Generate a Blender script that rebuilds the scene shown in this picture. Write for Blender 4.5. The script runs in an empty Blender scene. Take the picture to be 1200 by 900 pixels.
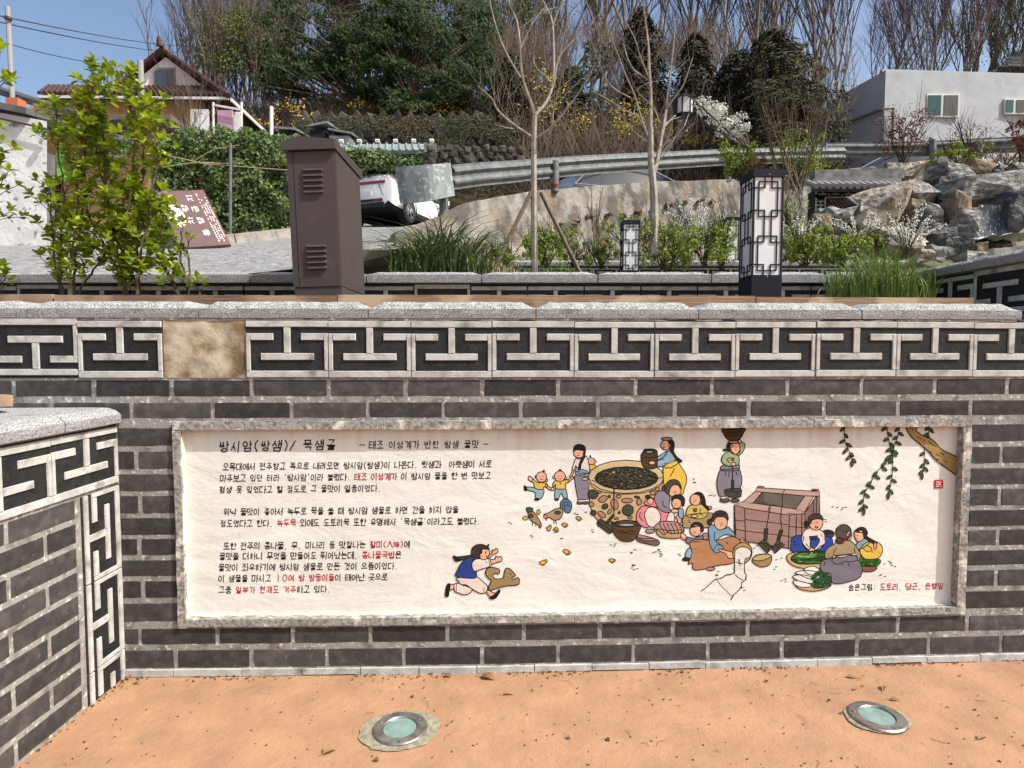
import bpy, bmesh, math, random
import numpy as np
from mathutils import Vector, Matrix, Euler, noise
from mathutils.geometry import tessellate_polygon
R = math.radians
S = bpy.context.scene
COL = S.collection

# ------------------------------------------------------------------ camera, sky, sun, exposure
FPX, TILT, EYE = 710.0, R(3.06), 1.45
cam_d = bpy.data.cameras.new('camera')
cam = bpy.data.objects.new('camera', cam_d)
COL.objects.link(cam)
S.camera = cam
cam.location = (0, 0, EYE)
cam.rotation_euler = (R(90) - TILT, 0, 0)
cam_d.sensor_width = 36
cam_d.lens = FPX / 1200 * 36
cam_d.clip_end = 2000
SUN = Vector((2.3, -1.0, 2.9)).normalized()
world = bpy.data.worlds.new('World')
S.world = world
world.use_nodes = True
_nt = world.node_tree
_bg = _nt.nodes['Background']
_sky = _nt.nodes.new('ShaderNodeTexSky')
_sky.sky_type = 'NISHITA'
_sky.sun_disc = False
_sky.sun_elevation = math.asin(SUN.z)
_sky.sun_rotation = math.atan2(SUN.x, SUN.y)
_sky.air_density = 1.0
_sky.dust_density = 3.6
_sky.ozone_density = 1.0
_nt.links.new(_sky.outputs[0], _bg.inputs[0])
_bg.inputs[1].default_value = 0.15
sun_d = bpy.data.lights.new('sun', 'SUN')
sun = bpy.data.objects.new('sun', sun_d)
COL.objects.link(sun)
sun_d.energy = 4.2
sun_d.angle = R(0.5)
sun_d.color = (1.0, 0.98, 0.93)
sun.rotation_euler = SUN.to_track_quat('Z', 'Y').to_euler()
S.view_settings.view_transform = 'Standard'
S.view_settings.look = 'None'
S.view_settings.exposure = 0.42
S.view_settings.gamma = 1.0

# ------------------------------------------------------------------ geometry helpers
def ray(px, py):
    c = Vector(((px - 600) / FPX, (450 - py) / FPX, -1.0))
    return Euler((R(90) - TILT, 0, 0)).to_matrix() @ c

def P(px, py, y):
    """point of the place seen at pixel (px, py) of the photograph, y metres ahead"""
    d = ray(px, py)
    t = y / d.y
    return Vector((d.x * t, y, EYE + d.z * t))

def lin(c):
    if isinstance(c, str):
        c = c.lstrip('#')
        c = [int(c[i:i + 2], 16) / 255 for i in (0, 2, 4)]
        return tuple((v / 12.92 if v <= .04045 else ((v + .055) / 1.055) ** 2.4) for v in c)
    return tuple(c)

class MB:
    def __init__(s):
        s.v, s.f, s.m, s.c = [], [], [], []
    def add(s, vs, fs, m=0, col=None):
        b = len(s.v)
        s.v.extend([tuple(p) for p in vs])
        for f in fs:
            s.f.append(tuple(b + i for i in f))
            s.m.append(m)
            s.c.append(col)
    def poly(s, pts, m=0, col=None):
        s.add(pts, [tuple(range(len(pts)))], m, col)
    def box(s, c, d, rot=None, m=0, mat=None):
        x, y, z = d[0] / 2, d[1] / 2, d[2] / 2
        vs = [Vector(p) for p in ((-x, -y, -z), (x, -y, -z), (x, y, -z), (-x, y, -z), (-x, -y, z), (x, -y, z), (x, y, z), (-x, y, z))]
        if rot is not None:
            e = Euler(rot).to_matrix()
            vs = [e @ p for p in vs]
        vs = [p + Vector(c) for p in vs]
        if mat is not None:
            vs = [mat @ p for p in vs]
        s.add(vs, [(0, 3, 2, 1), (4, 5, 6, 7), (0, 1, 5, 4), (1, 2, 6, 5), (2, 3, 7, 6), (3, 0, 4, 7)], m)
    def beam(s, a, b, w, h, m=0, up=(0, 0, 1)):
        a, b = Vector(a), Vector(b)
        d = (b - a).normalized()
        up = Vector(up)
        sd = d.cross(up)
        if sd.length < 1e-4:
            sd = Vector((1, 0, 0))
        sd.normalize()
        u = sd.cross(d)
        vs = []
        for p in (a, b):
            for q, r in ((-1, -1), (1, -1), (1, 1), (-1, 1)):
                vs.append(p + sd * q * w / 2 + u * r * h / 2)
        s.add(vs, [(3, 2, 1, 0), (4, 5, 6, 7), (0, 1, 5, 4), (1, 2, 6, 5), (2, 3, 7, 6), (3, 0, 4, 7)], m)
    def tube(s, pts, rad, n=6, m=0, cap=True):
        pts = [Vector(p) for p in pts]
        if not hasattr(rad, '__len__'):
            rad = [rad] * len(pts)
        b = len(s.v)
        k = len(pts)
        for i, p in enumerate(pts):
            d = (pts[min(i + 1, k - 1)] - pts[max(i - 1, 0)])
            if d.length < 1e-9:
                d = Vector((0, 0, 1))
            d.normalize()
            a = d.cross(Vector((.13, .97, .2)))
            if a.length < .05:
                a = d.cross(Vector((1, 0, 0)))
            a.normalize()
            c = d.cross(a)
            for j in range(n):
                t = 2 * math.pi * j / n
                s.v.append(tuple(p + (a * math.cos(t) + c * math.sin(t)) * rad[i]))
        for i in range(k - 1):
            for j in range(n):
                s.f.append((b + i * n + j, b + i * n + (j + 1) % n, b + (i + 1) * n + (j + 1) % n, b + (i + 1) * n + j))
                s.m.append(m); s.c.append(None)
        if cap and n > 2:
            s.f.append(tuple(b + j for j in reversed(range(n)))); s.m.append(m); s.c.append(None)
            s.f.append(tuple(b + (k - 1) * n + j for j in range(n))); s.m.append(m); s.c.append(None)
    def disc(s, c, rx, ry, n=24, m=0, z=0.0):
        s.poly([(c[0] + rx * math.cos(2 * math.pi * i / n), c[1] + ry * math.sin(2 * math.pi * i / n), c[2] + z) for i in range(n)], m)
    def mesh(s, name, mats):
        me = bpy.data.meshes.new(name)
        me.from_pydata(s.v, [], s.f)
        for m in (mats if isinstance(mats, (list, tuple)) else [mats]):
            me.materials.append(m)
        me.polygons.foreach_set('material_index', s.m)
        if any(c is not None for c in s.c):
            at = me.color_attributes.new('Col', 'FLOAT_COLOR', 'CORNER')
            arr = []
            for f, c in zip(s.f, s.c):
                c = c or (0, 0, 0)
                arr.extend([c[0], c[1], c[2], 1.0] * len(f))
            at.data.foreach_set('color', arr)
        me.update()
        return me
    def build(s, name, mats, parent=None, smooth=False, **props):
        me = s.mesh(name, mats)
        if smooth:
            me.polygons.foreach_set('use_smooth', [True] * len(me.polygons))
        return link(name, me, parent, **props)

def link(name, me, parent=None, mw=None, **props):
    o = bpy.data.objects.new(name, me)
    COL.objects.link(o)
    if parent is not None:
        o.parent = parent
        o.matrix_parent_inverse = full(parent).inverted()
    if mw is not None:
        o.matrix_basis = mw
    for k, v in props.items():
        o[k] = v
    return o

def full(o):
    m = o.matrix_basis.copy()
    p = o
    while p.parent is not None:
        m = p.parent.matrix_basis @ p.matrix_parent_inverse @ m
        p = p.parent
    return m

def thing(name, label, cat, loc=(0, 0, 0), group=None, rz=0):
    o = bpy.data.objects.new(name, None)
    COL.objects.link(o)
    o.location = loc
    o.rotation_euler = (0, 0, rz)
    o.empty_display_size = .1
    tag(o, label, cat, group)
    return o

def tag(o, label, cat, group=None, kind=None):
    if label: o['label'] = label
    if cat: o['category'] = cat
    if group: o['group'] = group
    if kind: o['kind'] = kind
    return o

def copy_thing(root, loc, rz=0, scale=1, label=None, group=None):
    """copy of a thing built at the origin, with copies of its parts and sub-parts"""
    r = root.copy(); COL.objects.link(r)
    r.location = loc; r.rotation_euler = (0, 0, rz); r.scale = (scale,) * 3 if not hasattr(scale, '__len__') else scale
    if label: r['label'] = label
    if group: r['group'] = group
    for ch in list(root.children):
        c = ch.copy(); COL.objects.link(c); c.parent = r
        for g in list(ch.children):
            d = g.copy(); COL.objects.link(d); d.parent = c
    return r

# ------------------------------------------------------------------ materials
def M(name, c1, c2=None, scale=8, lo=.35, hi=.65, rough=.85, bump=None, c3=None, s3=60, lo3=.5, hi3=.6, f3=1.0,
      rnd=0.0, isl=0.0, metal=0.0, detail=4, stretch=None, spec=.3, bumps=None, sub=None, transl=0.0):
    m = bpy.data.materials.new(name)
    m.use_nodes = True
    nt = m.node_tree
    N, Lk = nt.nodes, nt.links
    b = N['Principled BSDF']
    b.inputs['Roughness'].default_value = rough
    b.inputs['Metallic'].default_value = metal
    b.inputs['Specular IOR Level'].default_value = spec
    c1 = lin(c1)
    geo = N.new('ShaderNodeNewGeometry')
    mp = N.new('ShaderNodeMapping')
    Lk.new(geo.outputs['Position'], mp.inputs[0])
    if stretch: mp.inputs['Scale'].default_value = stretch
    out = None
    if c2 is not None:
        n = N.new('ShaderNodeTexNoise'); n.inputs['Scale'].default_value = scale; n.inputs['Detail'].default_value = detail
        Lk.new(mp.outputs[0], n.inputs['Vector'])
        r = N.new('ShaderNodeMapRange'); r.inputs[1].default_value = lo; r.inputs[2].default_value = hi
        Lk.new(n.outputs[0], r.inputs[0])
        mx = N.new('ShaderNodeMix'); mx.data_type = 'RGBA'
        Lk.new(r.outputs[0], mx.inputs[0])
        mx.inputs[6].default_value = (*c1, 1); mx.inputs[7].default_value = (*lin(c2), 1)
        out = mx.outputs[2]
    if c3 is not None:
        n = N.new('ShaderNodeTexNoise'); n.inputs['Scale'].default_value = s3; n.inputs['Detail'].default_value = 3
        Lk.new(geo.outputs['Position'], n.inputs['Vector'])
        r = N.new('ShaderNodeMapRange'); r.inputs[1].default_value = lo3; r.inputs[2].default_value = hi3; r.inputs[4].default_value = f3
        Lk.new(n.outputs[0], r.inputs[0])
        mx = N.new('ShaderNodeMix'); mx.data_type = 'RGBA'
        Lk.new(r.outputs[0], mx.inputs[0])
        if out is not None: Lk.new(out, mx.inputs[6])
        else: mx.inputs[6].default_value = (*c1, 1)
        mx.inputs[7].default_value = (*lin(c3), 1)
        out = mx.outputs[2]
    if rnd or isl:
        hs = N.new('ShaderNodeHueSaturation')
        if out is not None: Lk.new(out, hs.inputs['Color'])
        else: hs.inputs['Color'].default_value = (*c1, 1)
        r = N.new('ShaderNodeMapRange')
        k = rnd or isl
        r.inputs[3].default_value = 1 - k; r.inputs[4].default_value = 1 + k
        if rnd:
            oi = N.new('ShaderNodeObjectInfo'); Lk.new(oi.outputs['Random'], r.inputs[0])
        else:
            Lk.new(geo.outputs['Random Per Island'], r.inputs[0])
            r2 = N.new('ShaderNodeMapRange'); r2.inputs[3].default_value = .485; r2.inputs[4].default_value = .515
            mm = N.new('ShaderNodeMath'); mm.operation = 'MULTIPLY'; mm.inputs[1].default_value = 7.31
            fr = N.new('ShaderNodeMath'); fr.operation = 'FRACT'
            Lk.new(geo.outputs['Random Per Island'], mm.inputs[0]); Lk.new(mm.outputs[0], fr.inputs[0]); Lk.new(fr.outputs[0], r2.inputs[0])
            Lk.new(r2.outputs[0], hs.inputs['Hue'])
        Lk.new(r.outputs[0], hs.inputs['Value'])
        out = hs.outputs[0]
    if out is not None: Lk.new(out, b.inputs['Base Color'])
    else: b.inputs['Base Color'].default_value = (*c1, 1)
    last = None
    for sc, st, dist in (bumps or ([bump] if bump else [])):
        n = N.new('ShaderNodeTexNoise'); n.inputs['Scale'].default_value = sc; n.inputs['Detail'].default_value = 5
        Lk.new(geo.outputs['Position'] if not stretch else mp.outputs[0], n.inputs['Vector'])
        bp = N.new('ShaderNodeBump'); bp.inputs['Strength'].default_value = st; bp.inputs['Distance'].default_value = dist
        Lk.new(n.outputs[0], bp.inputs['Height'])
        if last is not None: Lk.new(last, bp.inputs['Normal'])
        last = bp.outputs[0]
    if last is not None: Lk.new(last, b.inputs['Normal'])
    if transl:
        tr = N.new('ShaderNodeBsdfTranslucent')
        if out is not None: Lk.new(out, tr.inputs[0])
        else: tr.inputs[0].default_value = (*c1, 1)
        ms = N.new('ShaderNodeMixShader'); ms.inputs[0].default_value = transl
        o = N['Material Output']
        Lk.new(b.outputs[0], ms.inputs[1]); Lk.new(tr.outputs[0], ms.inputs[2]); Lk.new(ms.outputs[0], o.inputs[0])
    return m

def glassmat(name, c, rough=.08):
    m = M(name, c, rough=rough, spec=.8)
    return m
# ------------------------------------------------------------------ shared materials
m_brick = M('black_brick', (.042, .039, .037), (.078, .072, .066), scale=24, lo=.42, hi=.72, rough=.8, c3=(.13, .125, .12), s3=34, lo3=.64, hi3=.76, f3=.6, rnd=.42,
            bumps=[(60, .3, .004), (11, .3, .008)])
m_mortar = M('lime_mortar', (.27, .26, .238), (.15, .14, .12), scale=18, lo=.48, hi=.68, rough=.95, c3=(.56, .545, .50), s3=45, lo3=.58, hi3=.7, bumps=[(90, .6, .005), (25, .4, .006)])
m_tile = M('black_tile', (.011, .0105, .0105), (.022, .021, .020), scale=22, rough=.7, c3=(.07, .065, .06), s3=90, lo3=.63, hi3=.75, rnd=.25, bumps=[(40, .5, .005), (14, .3, .01)])
m_key = M('white_relief', (.49, .49, .46), (.34, .33, .30), scale=16, lo=.4, hi=.7, rough=.9, c3=(.14, .13, .115), s3=11, lo3=.56, hi3=.74, f3=.8, bump=(120, .5, .004))
m_granite = M('rough_granite', (.47, .47, .455), (.16, .16, .155), scale=210, lo=.44, hi=.58, detail=2, rough=.9, c3=(.17, .165, .15), s3=7, lo3=.56, hi3=.80, f3=.55, bumps=[(130, .9, .006), (24, .8, .02)])
m_granite2 = M('sawn_granite', (.34, .335, .33), (.13, .13, .13), scale=230, lo=.42, hi=.6, detail=2, rough=.85, bumps=[(160, .5, .004)])
m_frame = M('weathered_frame', (.32, .305, .27), (.14, .132, .12), scale=60, lo=.44, hi=.66, detail=6, rough=.95, c3=(.62, .58, .5), s3=16, lo3=.56, hi3=.68, bumps=[(80, .6, .004), (20, .4, .008)])
m_soil = M('soil', (.14, .10, .07), (.22, .17, .12), scale=9, bump=(60, 1, .03), c3=(.30, .26, .2), s3=40)
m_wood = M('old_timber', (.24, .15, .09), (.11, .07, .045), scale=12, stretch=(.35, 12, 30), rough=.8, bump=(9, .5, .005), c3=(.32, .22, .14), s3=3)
m_plaza = M('terracotta_paving', (.40, .222, .122), (.31, .170, .094), scale=5, lo=.36, hi=.68, detail=9, rough=.95, c3=(.26, .165, .10), s3=9, lo3=.56, hi3=.78, f3=.55, bumps=[(150, .55, .005), (28, .35, .014)])

# plaza ground: one sheet up to the wall foot and out to the horizon on the camera's side
def q_fit():
    pts = [(140, 782.7), (300, 781.3), (465, 780), (627, 777.3), (920, 770), (1190, 764)]
    xs, ys = [], []
    for px, py in pts:
        d = ray(px, py); t = (.035 - EYE) / d.z
        xs.append(d.x * t); ys.append(d.y * t)
    return np.polyfit(xs, ys, 2)
QA, QB, QC = [float(v) for v in q_fit()]
def qy(u):
    return QA * u * u + QB * u + QC
def wp(u, z, w=0.0):
    g = 2 * QA * u + QB
    n = Vector((g, -1, 0)).normalized()
    return Vector((u, qy(u), z)) + n * w
def wm(u, z, w=0.0):
    """frame of the wall at u: local x along the wall, y inward, z up"""
    g = 2 * QA * u + QB
    return Matrix.Translation(wp(u, z, w)) @ Matrix.Rotation(math.atan(g), 4, 'Z')
def wuv(px, py):
    d = ray(px, py)
    t = 2.7 / d.y
    for _ in range(6):
        t = qy(d.x * t) / d.y
    return d.x * t, EYE + d.z * t
XL = wuv(142.5, 700)[0]          # plane of the left pier wall

g = MB()
n = 60
for i in range(n):
    for j in range(40):
        pass
xs = [-400, -60, -12] + [-3 + i * .1 for i in range(61)] + [12, 60, 400]
ys = [-400, -60, -10, -2] + [i * .1 for i in range(0, 26)]
vs, fs = [], []
cols = len(xs)
for y in ys:
    for x in xs:
        near = -3.1 < x < 3.1 and y > -.1
        z = 0.0
        if near:
            z = .004 * noise.noise(Vector((x * 1.3, y * 1.3, 0))) - .006 * max(0, (y - 2.2)) 
        vs.append((x, y, z))
yl = len(ys)
for x in xs:
    vs.append((x, max(2.6, qy(max(-4, min(4, x)))) + .02, -.004))
for j in range(yl):
    for i in range(cols - 1):
        a = j * cols + i
        fs.append((a, a + 1, a + cols + 1, a + cols))
g.add(vs, fs)
g.build('plaza_ground', m_plaza, smooth=True, kind='structure')

# ------------------------------------------------------------------ main wall
UL, UR = -3.6, 5.2
wall = thing('brick_wall', 'long black brick wall with white meander tile band and granite coping around the mural', 'wall', wp(0, 0))
def zpx(px, py): return wuv(px, py)[1]
Z_TOP = zpx(465, 353); Z_CH = zpx(465, 362); Z_CB = zpx(465, 373)
Z_TB = zpx(380, 442.7)
fx0, fz0 = wuv(203, 494); fx1, _ = wuv(1137, 491)
fxb0, fzb = wuv(211, 733)
FU0 = fx0 + .002; FU1 = fx1; FZ1 = zpx(203, 494); FZ0 = zpx(300, 732.5)
FW = .033
PU0, PU1, PZ0, PZ1 = FU0 + FW, FU1 - .040, FZ0 + FW, FZ1 - .036
PW = -.024

def slab(mb, u0, u1, z0, z1, w0, w1, m=0, seg=.15, jit=0.0, seed=0):
    """curved box following the wall; w0 back, w1 front"""
    k = max(1, int((u1 - u0) / seg))
    rr = random.Random(seed)
    vs = []
    for i in range(k + 1):
        u = u0 + (u1 - u0) * i / k
        for z, w in ((z0, w0), (z0, w1), (z1, w1), (z1, w0)):
            j = jit if 0 < i < k else 0
            vs.append(wp(u, z + (rr.uniform(-j, j) if j else 0), w + (rr.uniform(-j, j) * .5 if j and w == w1 else 0)))
    fs = []
    for i in range(k):
        a = i * 4
        for e in range(4):
            fs.append((a + e, a + (e + 1) % 4, a + 4 + (e + 1) % 4, a + 4 + e))
    fs.append((0, 3, 2, 1))
    b = k * 4
    fs.append((b, b + 1, b + 2, b + 3))
    mb.add(vs, [tuple(reversed(f)) for f in fs], m)

mb = MB()
slab(mb, UL, FU0 + .01, -.1, Z_CB, -.30, 0)
slab(mb, FU0 + .01, FU1 - .01, -.1, FZ0 + .01, -.30, 0)
slab(mb, FU0 + .01, FU1 - .01, FZ1 - .01, Z_CB, -.30, 0)
slab(mb, FU1 - .01, UR, -.1, Z_CB, -.30, 0)
slab(mb, FU0 + .01, FU1 - .01, FZ0 + .01, FZ1 - .01, -.30, PW - .01)
mb.build('mortar_bed', m_mortar, wall)

_bricks = {}
def brick_mesh(L, H, seed, mt=None, dep=.03):
    key = (round(L, 2), round(H, 3), seed % 5, mt.name if mt else '')
    if key in _bricks: return _bricks[key]
    L = round(L, 2)
    rr = random.Random(hash((key[0] * 1000, seed % 5)) & 0xffff)
    b = MB()
    bv = .004
    nx = 5
    rows = []
    for z, y in ((0, dep), (0, bv), (bv, 0), (H / 2, -.001), (H - bv, 0), (H, bv), (H, dep)):
        row = []
        for i in range(nx + 1):
            x = L * i / nx - L / 2
            if i == 0 and y < bv: x += bv * .8
            if i == nx and y < bv: x -= bv * .8
            row.append((x + rr.uniform(-.001, .001), y + (rr.uniform(-.001, .001) if y <= bv else 0), z + rr.uniform(-.0011, .0011)))
        rows.append(row)
    vs = [p for r_ in rows for p in r_]
    fs = []
    w_ = nx + 1
    for j in range(6):
        for i in range(nx):
            a = j * w_ + i
            fs.append((a, a + 1, a + w_ + 1, a + w_))
    fs.append(tuple(j * w_ for j in range(7)))
    fs.append(tuple(j * w_ + nx for j in reversed(range(7))))
    b.add(vs, fs)
    me = b.mesh('brick', mt or m_brick)
    _bricks[key] = me
    return me
_bn = [0]
def put_brick(u0, u1, z0, z1, w=.0015, name='brick', mt=None, par=None, dep=.03):
    if u1 - u0 < .012: return
    _bn[0] += 1
    me = brick_mesh(u1 - u0, z1 - z0, _bn[0] * 7 + 3, mt, dep)
    o = link(name, me, par or wall, wm((u0 + u1) / 2, z0, w))
    return o
RP = .345
def px_u(px, py): return wuv(px, py)[0]
JM = .0075
def row(joints_px, ypx, z0, z1, ua, ub):
    js = sorted(px_u(p, ypx) for p in joints_px)
    while js[0] > ua - .4: js.insert(0, js[0] - RP)
    while js[-1] < ub + .4: js.append(js[-1] + RP)
    for a, b in zip(js, js[1:]):
        a2, b2 = max(a + JM, ua), min(b - JM, ub)
        if b2 - a2 > .03: put_brick(a2, b2, z0, z1)
zA = (zpx(380, 464.5), zpx(380, 444.8)); zB = (zpx(380, 490), zpx(380, 471))
row([16.5, 110, 201.9, 295.2, 385.3, 476, 565.3, 654.7, 745, 834.7, 923.2, 1009.9, 1095, 1180.5], 454, *zA, UL, UR)
row([154.7, 249.3, 342, 431.5, 519.5, 610.7, 701.3, 790.7, 877.9, 965.9, 1052.5, 1137.3], 480, *zB, XL - .9, UR)
zC = (zpx(465, 752.5), zpx(465, 733.5)); zD = (zpx(465, 780), zpx(465, 758.7))
row([164, 254.7, 344, 434, 524.8, 613.9, 703, 789, 876, 965, 1051.5, 1133], 743, *zC, XL + .012, UR)
row([205.9, 295.2, 384, 473.3, 564.8, 654.7, 742, 830, 916, 1004, 1088, 1172], 770, *zD, XL + .004, UR)
# side columns
sidez = [(501, 523), (528.5, 550), (555, 576), (580.5, 602), (606.5, 627.5), (631, 651), (656, 675.5), (680.5, 701), (706.5, 728.5)]
for k, (a, b) in enumerate(sidez):
    z1, z0 = zpx(165, a), zpx(165, b)
    ua, ub = XL + .008, FU0 - .006
    if k % 2 == 0:
        put_brick(ua, ub, z0, z1)
    else:
        mid = px_u(162 if k % 4 == 1 else 165, 600)
        put_brick(ua, mid - JM, z0, z1); put_brick(mid + JM, ub, z0, z1)
    ua = FU1 + .010
    off = .345 if k % 2 == 0 else .155
    js = [ua] + [ua + off + RP * i for i in range(8)]
    for c, d in zip(js, js[1:]):
        e = min(d - 2 * JM, UR)
        if e - c > .03: put_brick(c, e, z0, z1)
# base course: upside-down rim tiles showing only their upper edge and a stub of their side
uj = [px_u(p, 786) for p in (205, 285, 355, 423.5, 492, 559.5, 626.7)]
while uj[-1] < UR: uj.append(uj[-1] + .262)
while uj[0] > XL: uj.insert(0, uj[0] - .262)
zb1, zb0 = zpx(465, 781.5), -.02
rnd = random.Random(5)
for a, b in zip(uj, uj[1:]):
    a = max(a, XL + .01)
    if b - a < .04: continue
    b -= .004
    t = MB()
    h = rnd.uniform(.024, .032); dz = rnd.uniform(-.002, .003)
    slab(t, a, b, zb1 - h + dz, zb1 + dz, -.01, .012, jit=.0015, seed=int(a * 100), seg=.08)
    slab(t, b - .024, b, zb0, zb1 - h + dz - .0005, -.01, .011)
    t.build('base_tile', m_key, wall)

# ---- meander tiles
TL, TH = .366, Z_CB - Z_TB
def tile_meshes(L, H, kind=0, bar=.030, hide=.004):
    base = MB()
    base.box((0, .015, H / 2), (L - .002, .03, H - .002))
    k = MB()
    def strip(x0, x1, z0, z1):
        if kind == 1:
            z0, z1 = H - z1, H - z0
        bv = .002
        y0, y1 = 0.0, -.006
        vs = [(x0, y0, z0), (x1, y0, z0), (x1, y0, z1), (x0, y0, z1), (x0 + bv, y1, z0 + bv), (x1 - bv, y1, z0 + bv), (x1 - bv, y1, z1 - bv), (x0 + bv, y1, z1 - bv)]
        k.add(vs, [(4, 5, 6, 7), (0, 1, 5, 4), (1, 2, 6, 5), (2, 3, 7, 6), (3, 0, 4, 7)])
    b = bar; e = .001; h2 = L / 2
    s = H / .268
    aT = H - .069 * s; aB = aT - b                    # upper arms
    lB = .079 * s; lT = lB + b                        # lower bar
    strip(-h2 + e, h2 - e, e, b)                       # bottom rail
    strip(-h2 + e, h2 - e, H - .013 * s - b * .9, H - .013 * s) # top rail
    strip(-h2 + e, -h2 + .019, b + .0005, aT)                   # sides
    strip(h2 - .019, h2 - e, b + .0005, aT)
    strip(-h2 + .0195, -h2 + .122 * L / .366, aB, aT)            # arms
    strip(h2 - .122 * L / .366, h2 - .0195, aB, aT)
    strip(-.118 * L / .366, .118 * L / .366, lB, lT)           # lower bar
    strip(-.015, .015, lT + .0005, H - .013 * s - b * .9 - .0005)    # stem
    return base.mesh('meander_tile', m_tile), k.mesh('raised_border', m_key)
tmA = tile_meshes(TL, TH, 0)
tmB = tile_meshes(TL, TH, 1)
def put_tile(tm, mw, par, name='meander_tile'):
    o = link(name, tm[0], par, mw)
    c = bpy.data.objects.new('raised_border', tm[1]); COL.objects.link(c); c.parent = o
    return o
tj = [px_u(p, 410) for p in (92.5, 191.2)]
rnd = random.Random(11)
def tilerow(js, z, tm):
    for a, b in zip(js, js[1:]):
        put_tile(tm, wm((a + b) / 2, z + rnd.uniform(-.0015, .0015), .004 + rnd.uniform(-.002, .002)) @ Matrix.Scale((b - a) / TL, 4, (1, 0, 0)), wall)
tilerow(tj, Z_TB, tmA)
js = [px_u(p, 410) for p in (289, 385.3, 481.9, 576.5, 672.5, 766.5, 861, 955, 1049, 1139)]
while js[-1] < UR - .1: js.append(js[-1] + .366)
tilerow(js, Z_TB, tmA)
tilerow([tj[0] - .366 * 3, tj[0] - .366 * 2, tj[0] - .366, tj[0]], Z_TB, tmB)
# lost tile: the rendered bed behind it
m_bed = M('bare_render', (.48, .41, .30), (.19, .13, .07), scale=8, lo=.42, hi=.62, detail=8, c3=(.035, .032, .03), s3=6.5, lo3=.50, hi3=.75, f3=.9, bumps=[(30, .5, .008), (90, .4, .004)], rough=.95)
t = MB()
ua, ub = px_u(192.2, 410), px_u(288.4, 410)
nx, nz = 22, 14
vs = []
for j in range(nz + 1):
    for i in range(nx + 1):
        u = ua + (ub - ua) * i / nx; z = Z_TB + (TH + .0) * j / nz
        w = .002 + .0018 * noise.noise(Vector((u * 22, 0, z * 22))) + .002 * (noise.noise(Vector((u * 7, 5, z * 7))) > .1)
        vs.append(wp(u, z, w))
t.add(vs, [(j * (nx + 1) + i, j * (nx + 1) + i + 1, (j + 1) * (nx + 1) + i + 1, (j + 1) * (nx + 1) + i) for j in range(nz) for i in range(nx)])
t.build('bare_render_patch', m_bed, wall, smooth=True, label='stained bare render where one meander tile is missing')

# ---- coping stones
def coping_stone(u0, u1, z_b, z_c, z_t, frm, back=.26, over=.009, ch=.045, seed=0, par=None, mats=None, ends=True, rough=1.0):
    """frm(u, z, w) -> world; front at w = over"""
    k = max(4, int((u1 - u0) / .03))
    vs = []
    prof = [(-back, z_b), (over, z_b), (over + .001, (z_b + z_c) / 2), (over, z_c), (over - ch * .35, z_c + (z_t - z_c) * .62), (over - ch, z_t), (over - ch * 2.3, z_t + .001), (-back * .6, z_t), (-back, z_t)]
    for i in range(k + 1):
        u = u0 + (u1 - u0) * i / k
        e = min(i, k - i) / k * (u1 - u0)
        for j, (w, z) in enumerate(prof):
            d = 0
            if ends and z > z_c + .001:
                d = -(z - z_c) * .85 * max(0, 1 - e / .055) ** .7
            nz_ = noise.noise(Vector((u * 18 + seed * 3.3, z * 9, w * 20))) * .006 * rough
            nn = noise.noise(Vector((u * 60 + seed, z * 60, w * 60))) * .0035 * rough
            ww = w + (nz_ + nn if j in (3, 4, 5, 6) else (nn * .25 if j in (1, 2) else 0))
            zz = z + d + ((nz_ + nn) * .6 if j in (4, 5, 6, 7) else 0)
            vs.append(frm(u, zz, ww))
    m = len(prof)
    fs = []
    ms = []
    t = MB()
    for i in range(k):
        for j in range(m):
            a, b = i * m + j, i * m + (j + 1) % m
            fs.append((a, a + m, b + m, b))
            ms.append(1 if j in (0, 1, 2) else 0)
    t.add(vs, fs)
    t.m = ms
    b0 = len(t.v) - m
    t.f.append(tuple(range(m))); t.m.append(1); t.c.append(None)
    t.f.append(tuple(b0 + j for j in reversed(range(m)))); t.m.append(1); t.c.append(None)
    return t.build('coping_stone', mats or [m_granite, m_granite2], par)
cj = [px_u(33 - 199 * i, 365) for i in (3, 2, 1)] + [px_u(p, 365) for p in (33, 233.5, 432, 628, 818, 1008.7, 1196)]
for i, (a, b) in enumerate(zip(cj, cj[1:])):
    coping_stone(a + .002, b - .002, Z_CB + .001, Z_CH, Z_TOP, wp, seed=i, par=wall)
# stain line of mortar under the coping
t = MB()
slab(t, UL, cj[-1] - .02, Z_CB - .010, Z_CB, -.02, .0055, jit=.002, seed=4, seg=.05)
t.build('mortar_fillet', m_mortar, wall)

# ------------------------------------------------------------------ the mural panel and its frame
mural = thing('painted_mural', 'framed cream wall mural with Korean text and cartoon villagers round a well', 'mural', wp((FU0 + FU1) / 2, FZ0))
def frame_piece(u0, u1, z0, z1, seed, w1=.013):
    t = MB()
    slab(t, u0, u1, z0, z1, PW - .012, w1, jit=.0015, seed=seed, seg=.03) if u1 - u0 > z1 - z0 else None
    if u1 - u0 <= z1 - z0:
        rr = random.Random(seed)
        k = max(2, int((z1 - z0) / .04)); vs = []
        for i in range(k + 1):
            z = z0 + (z1 - z0) * i / k
            for u, w in ((u0, PW - .012), (u1, PW - .012), (u1, w1), (u0, w1)):
                vs.append(wp(u + rr.uniform(-.002, .002), z, w + rr.uniform(-.0012, .0012) * (w > 0)))
        fs = []
        for i in range(k):
            a = i * 4
            for e in range(4): fs.append((a + e, a + (e + 1) % 4, a + 4 + (e + 1) % 4, a + 4 + e))
        fs += [(3, 2, 1, 0), (k * 4, k * 4 + 1, k * 4 + 2, k * 4 + 3)]
        t.add(vs, fs)
    t.build('frame_piece', m_frame, mural)
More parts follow.
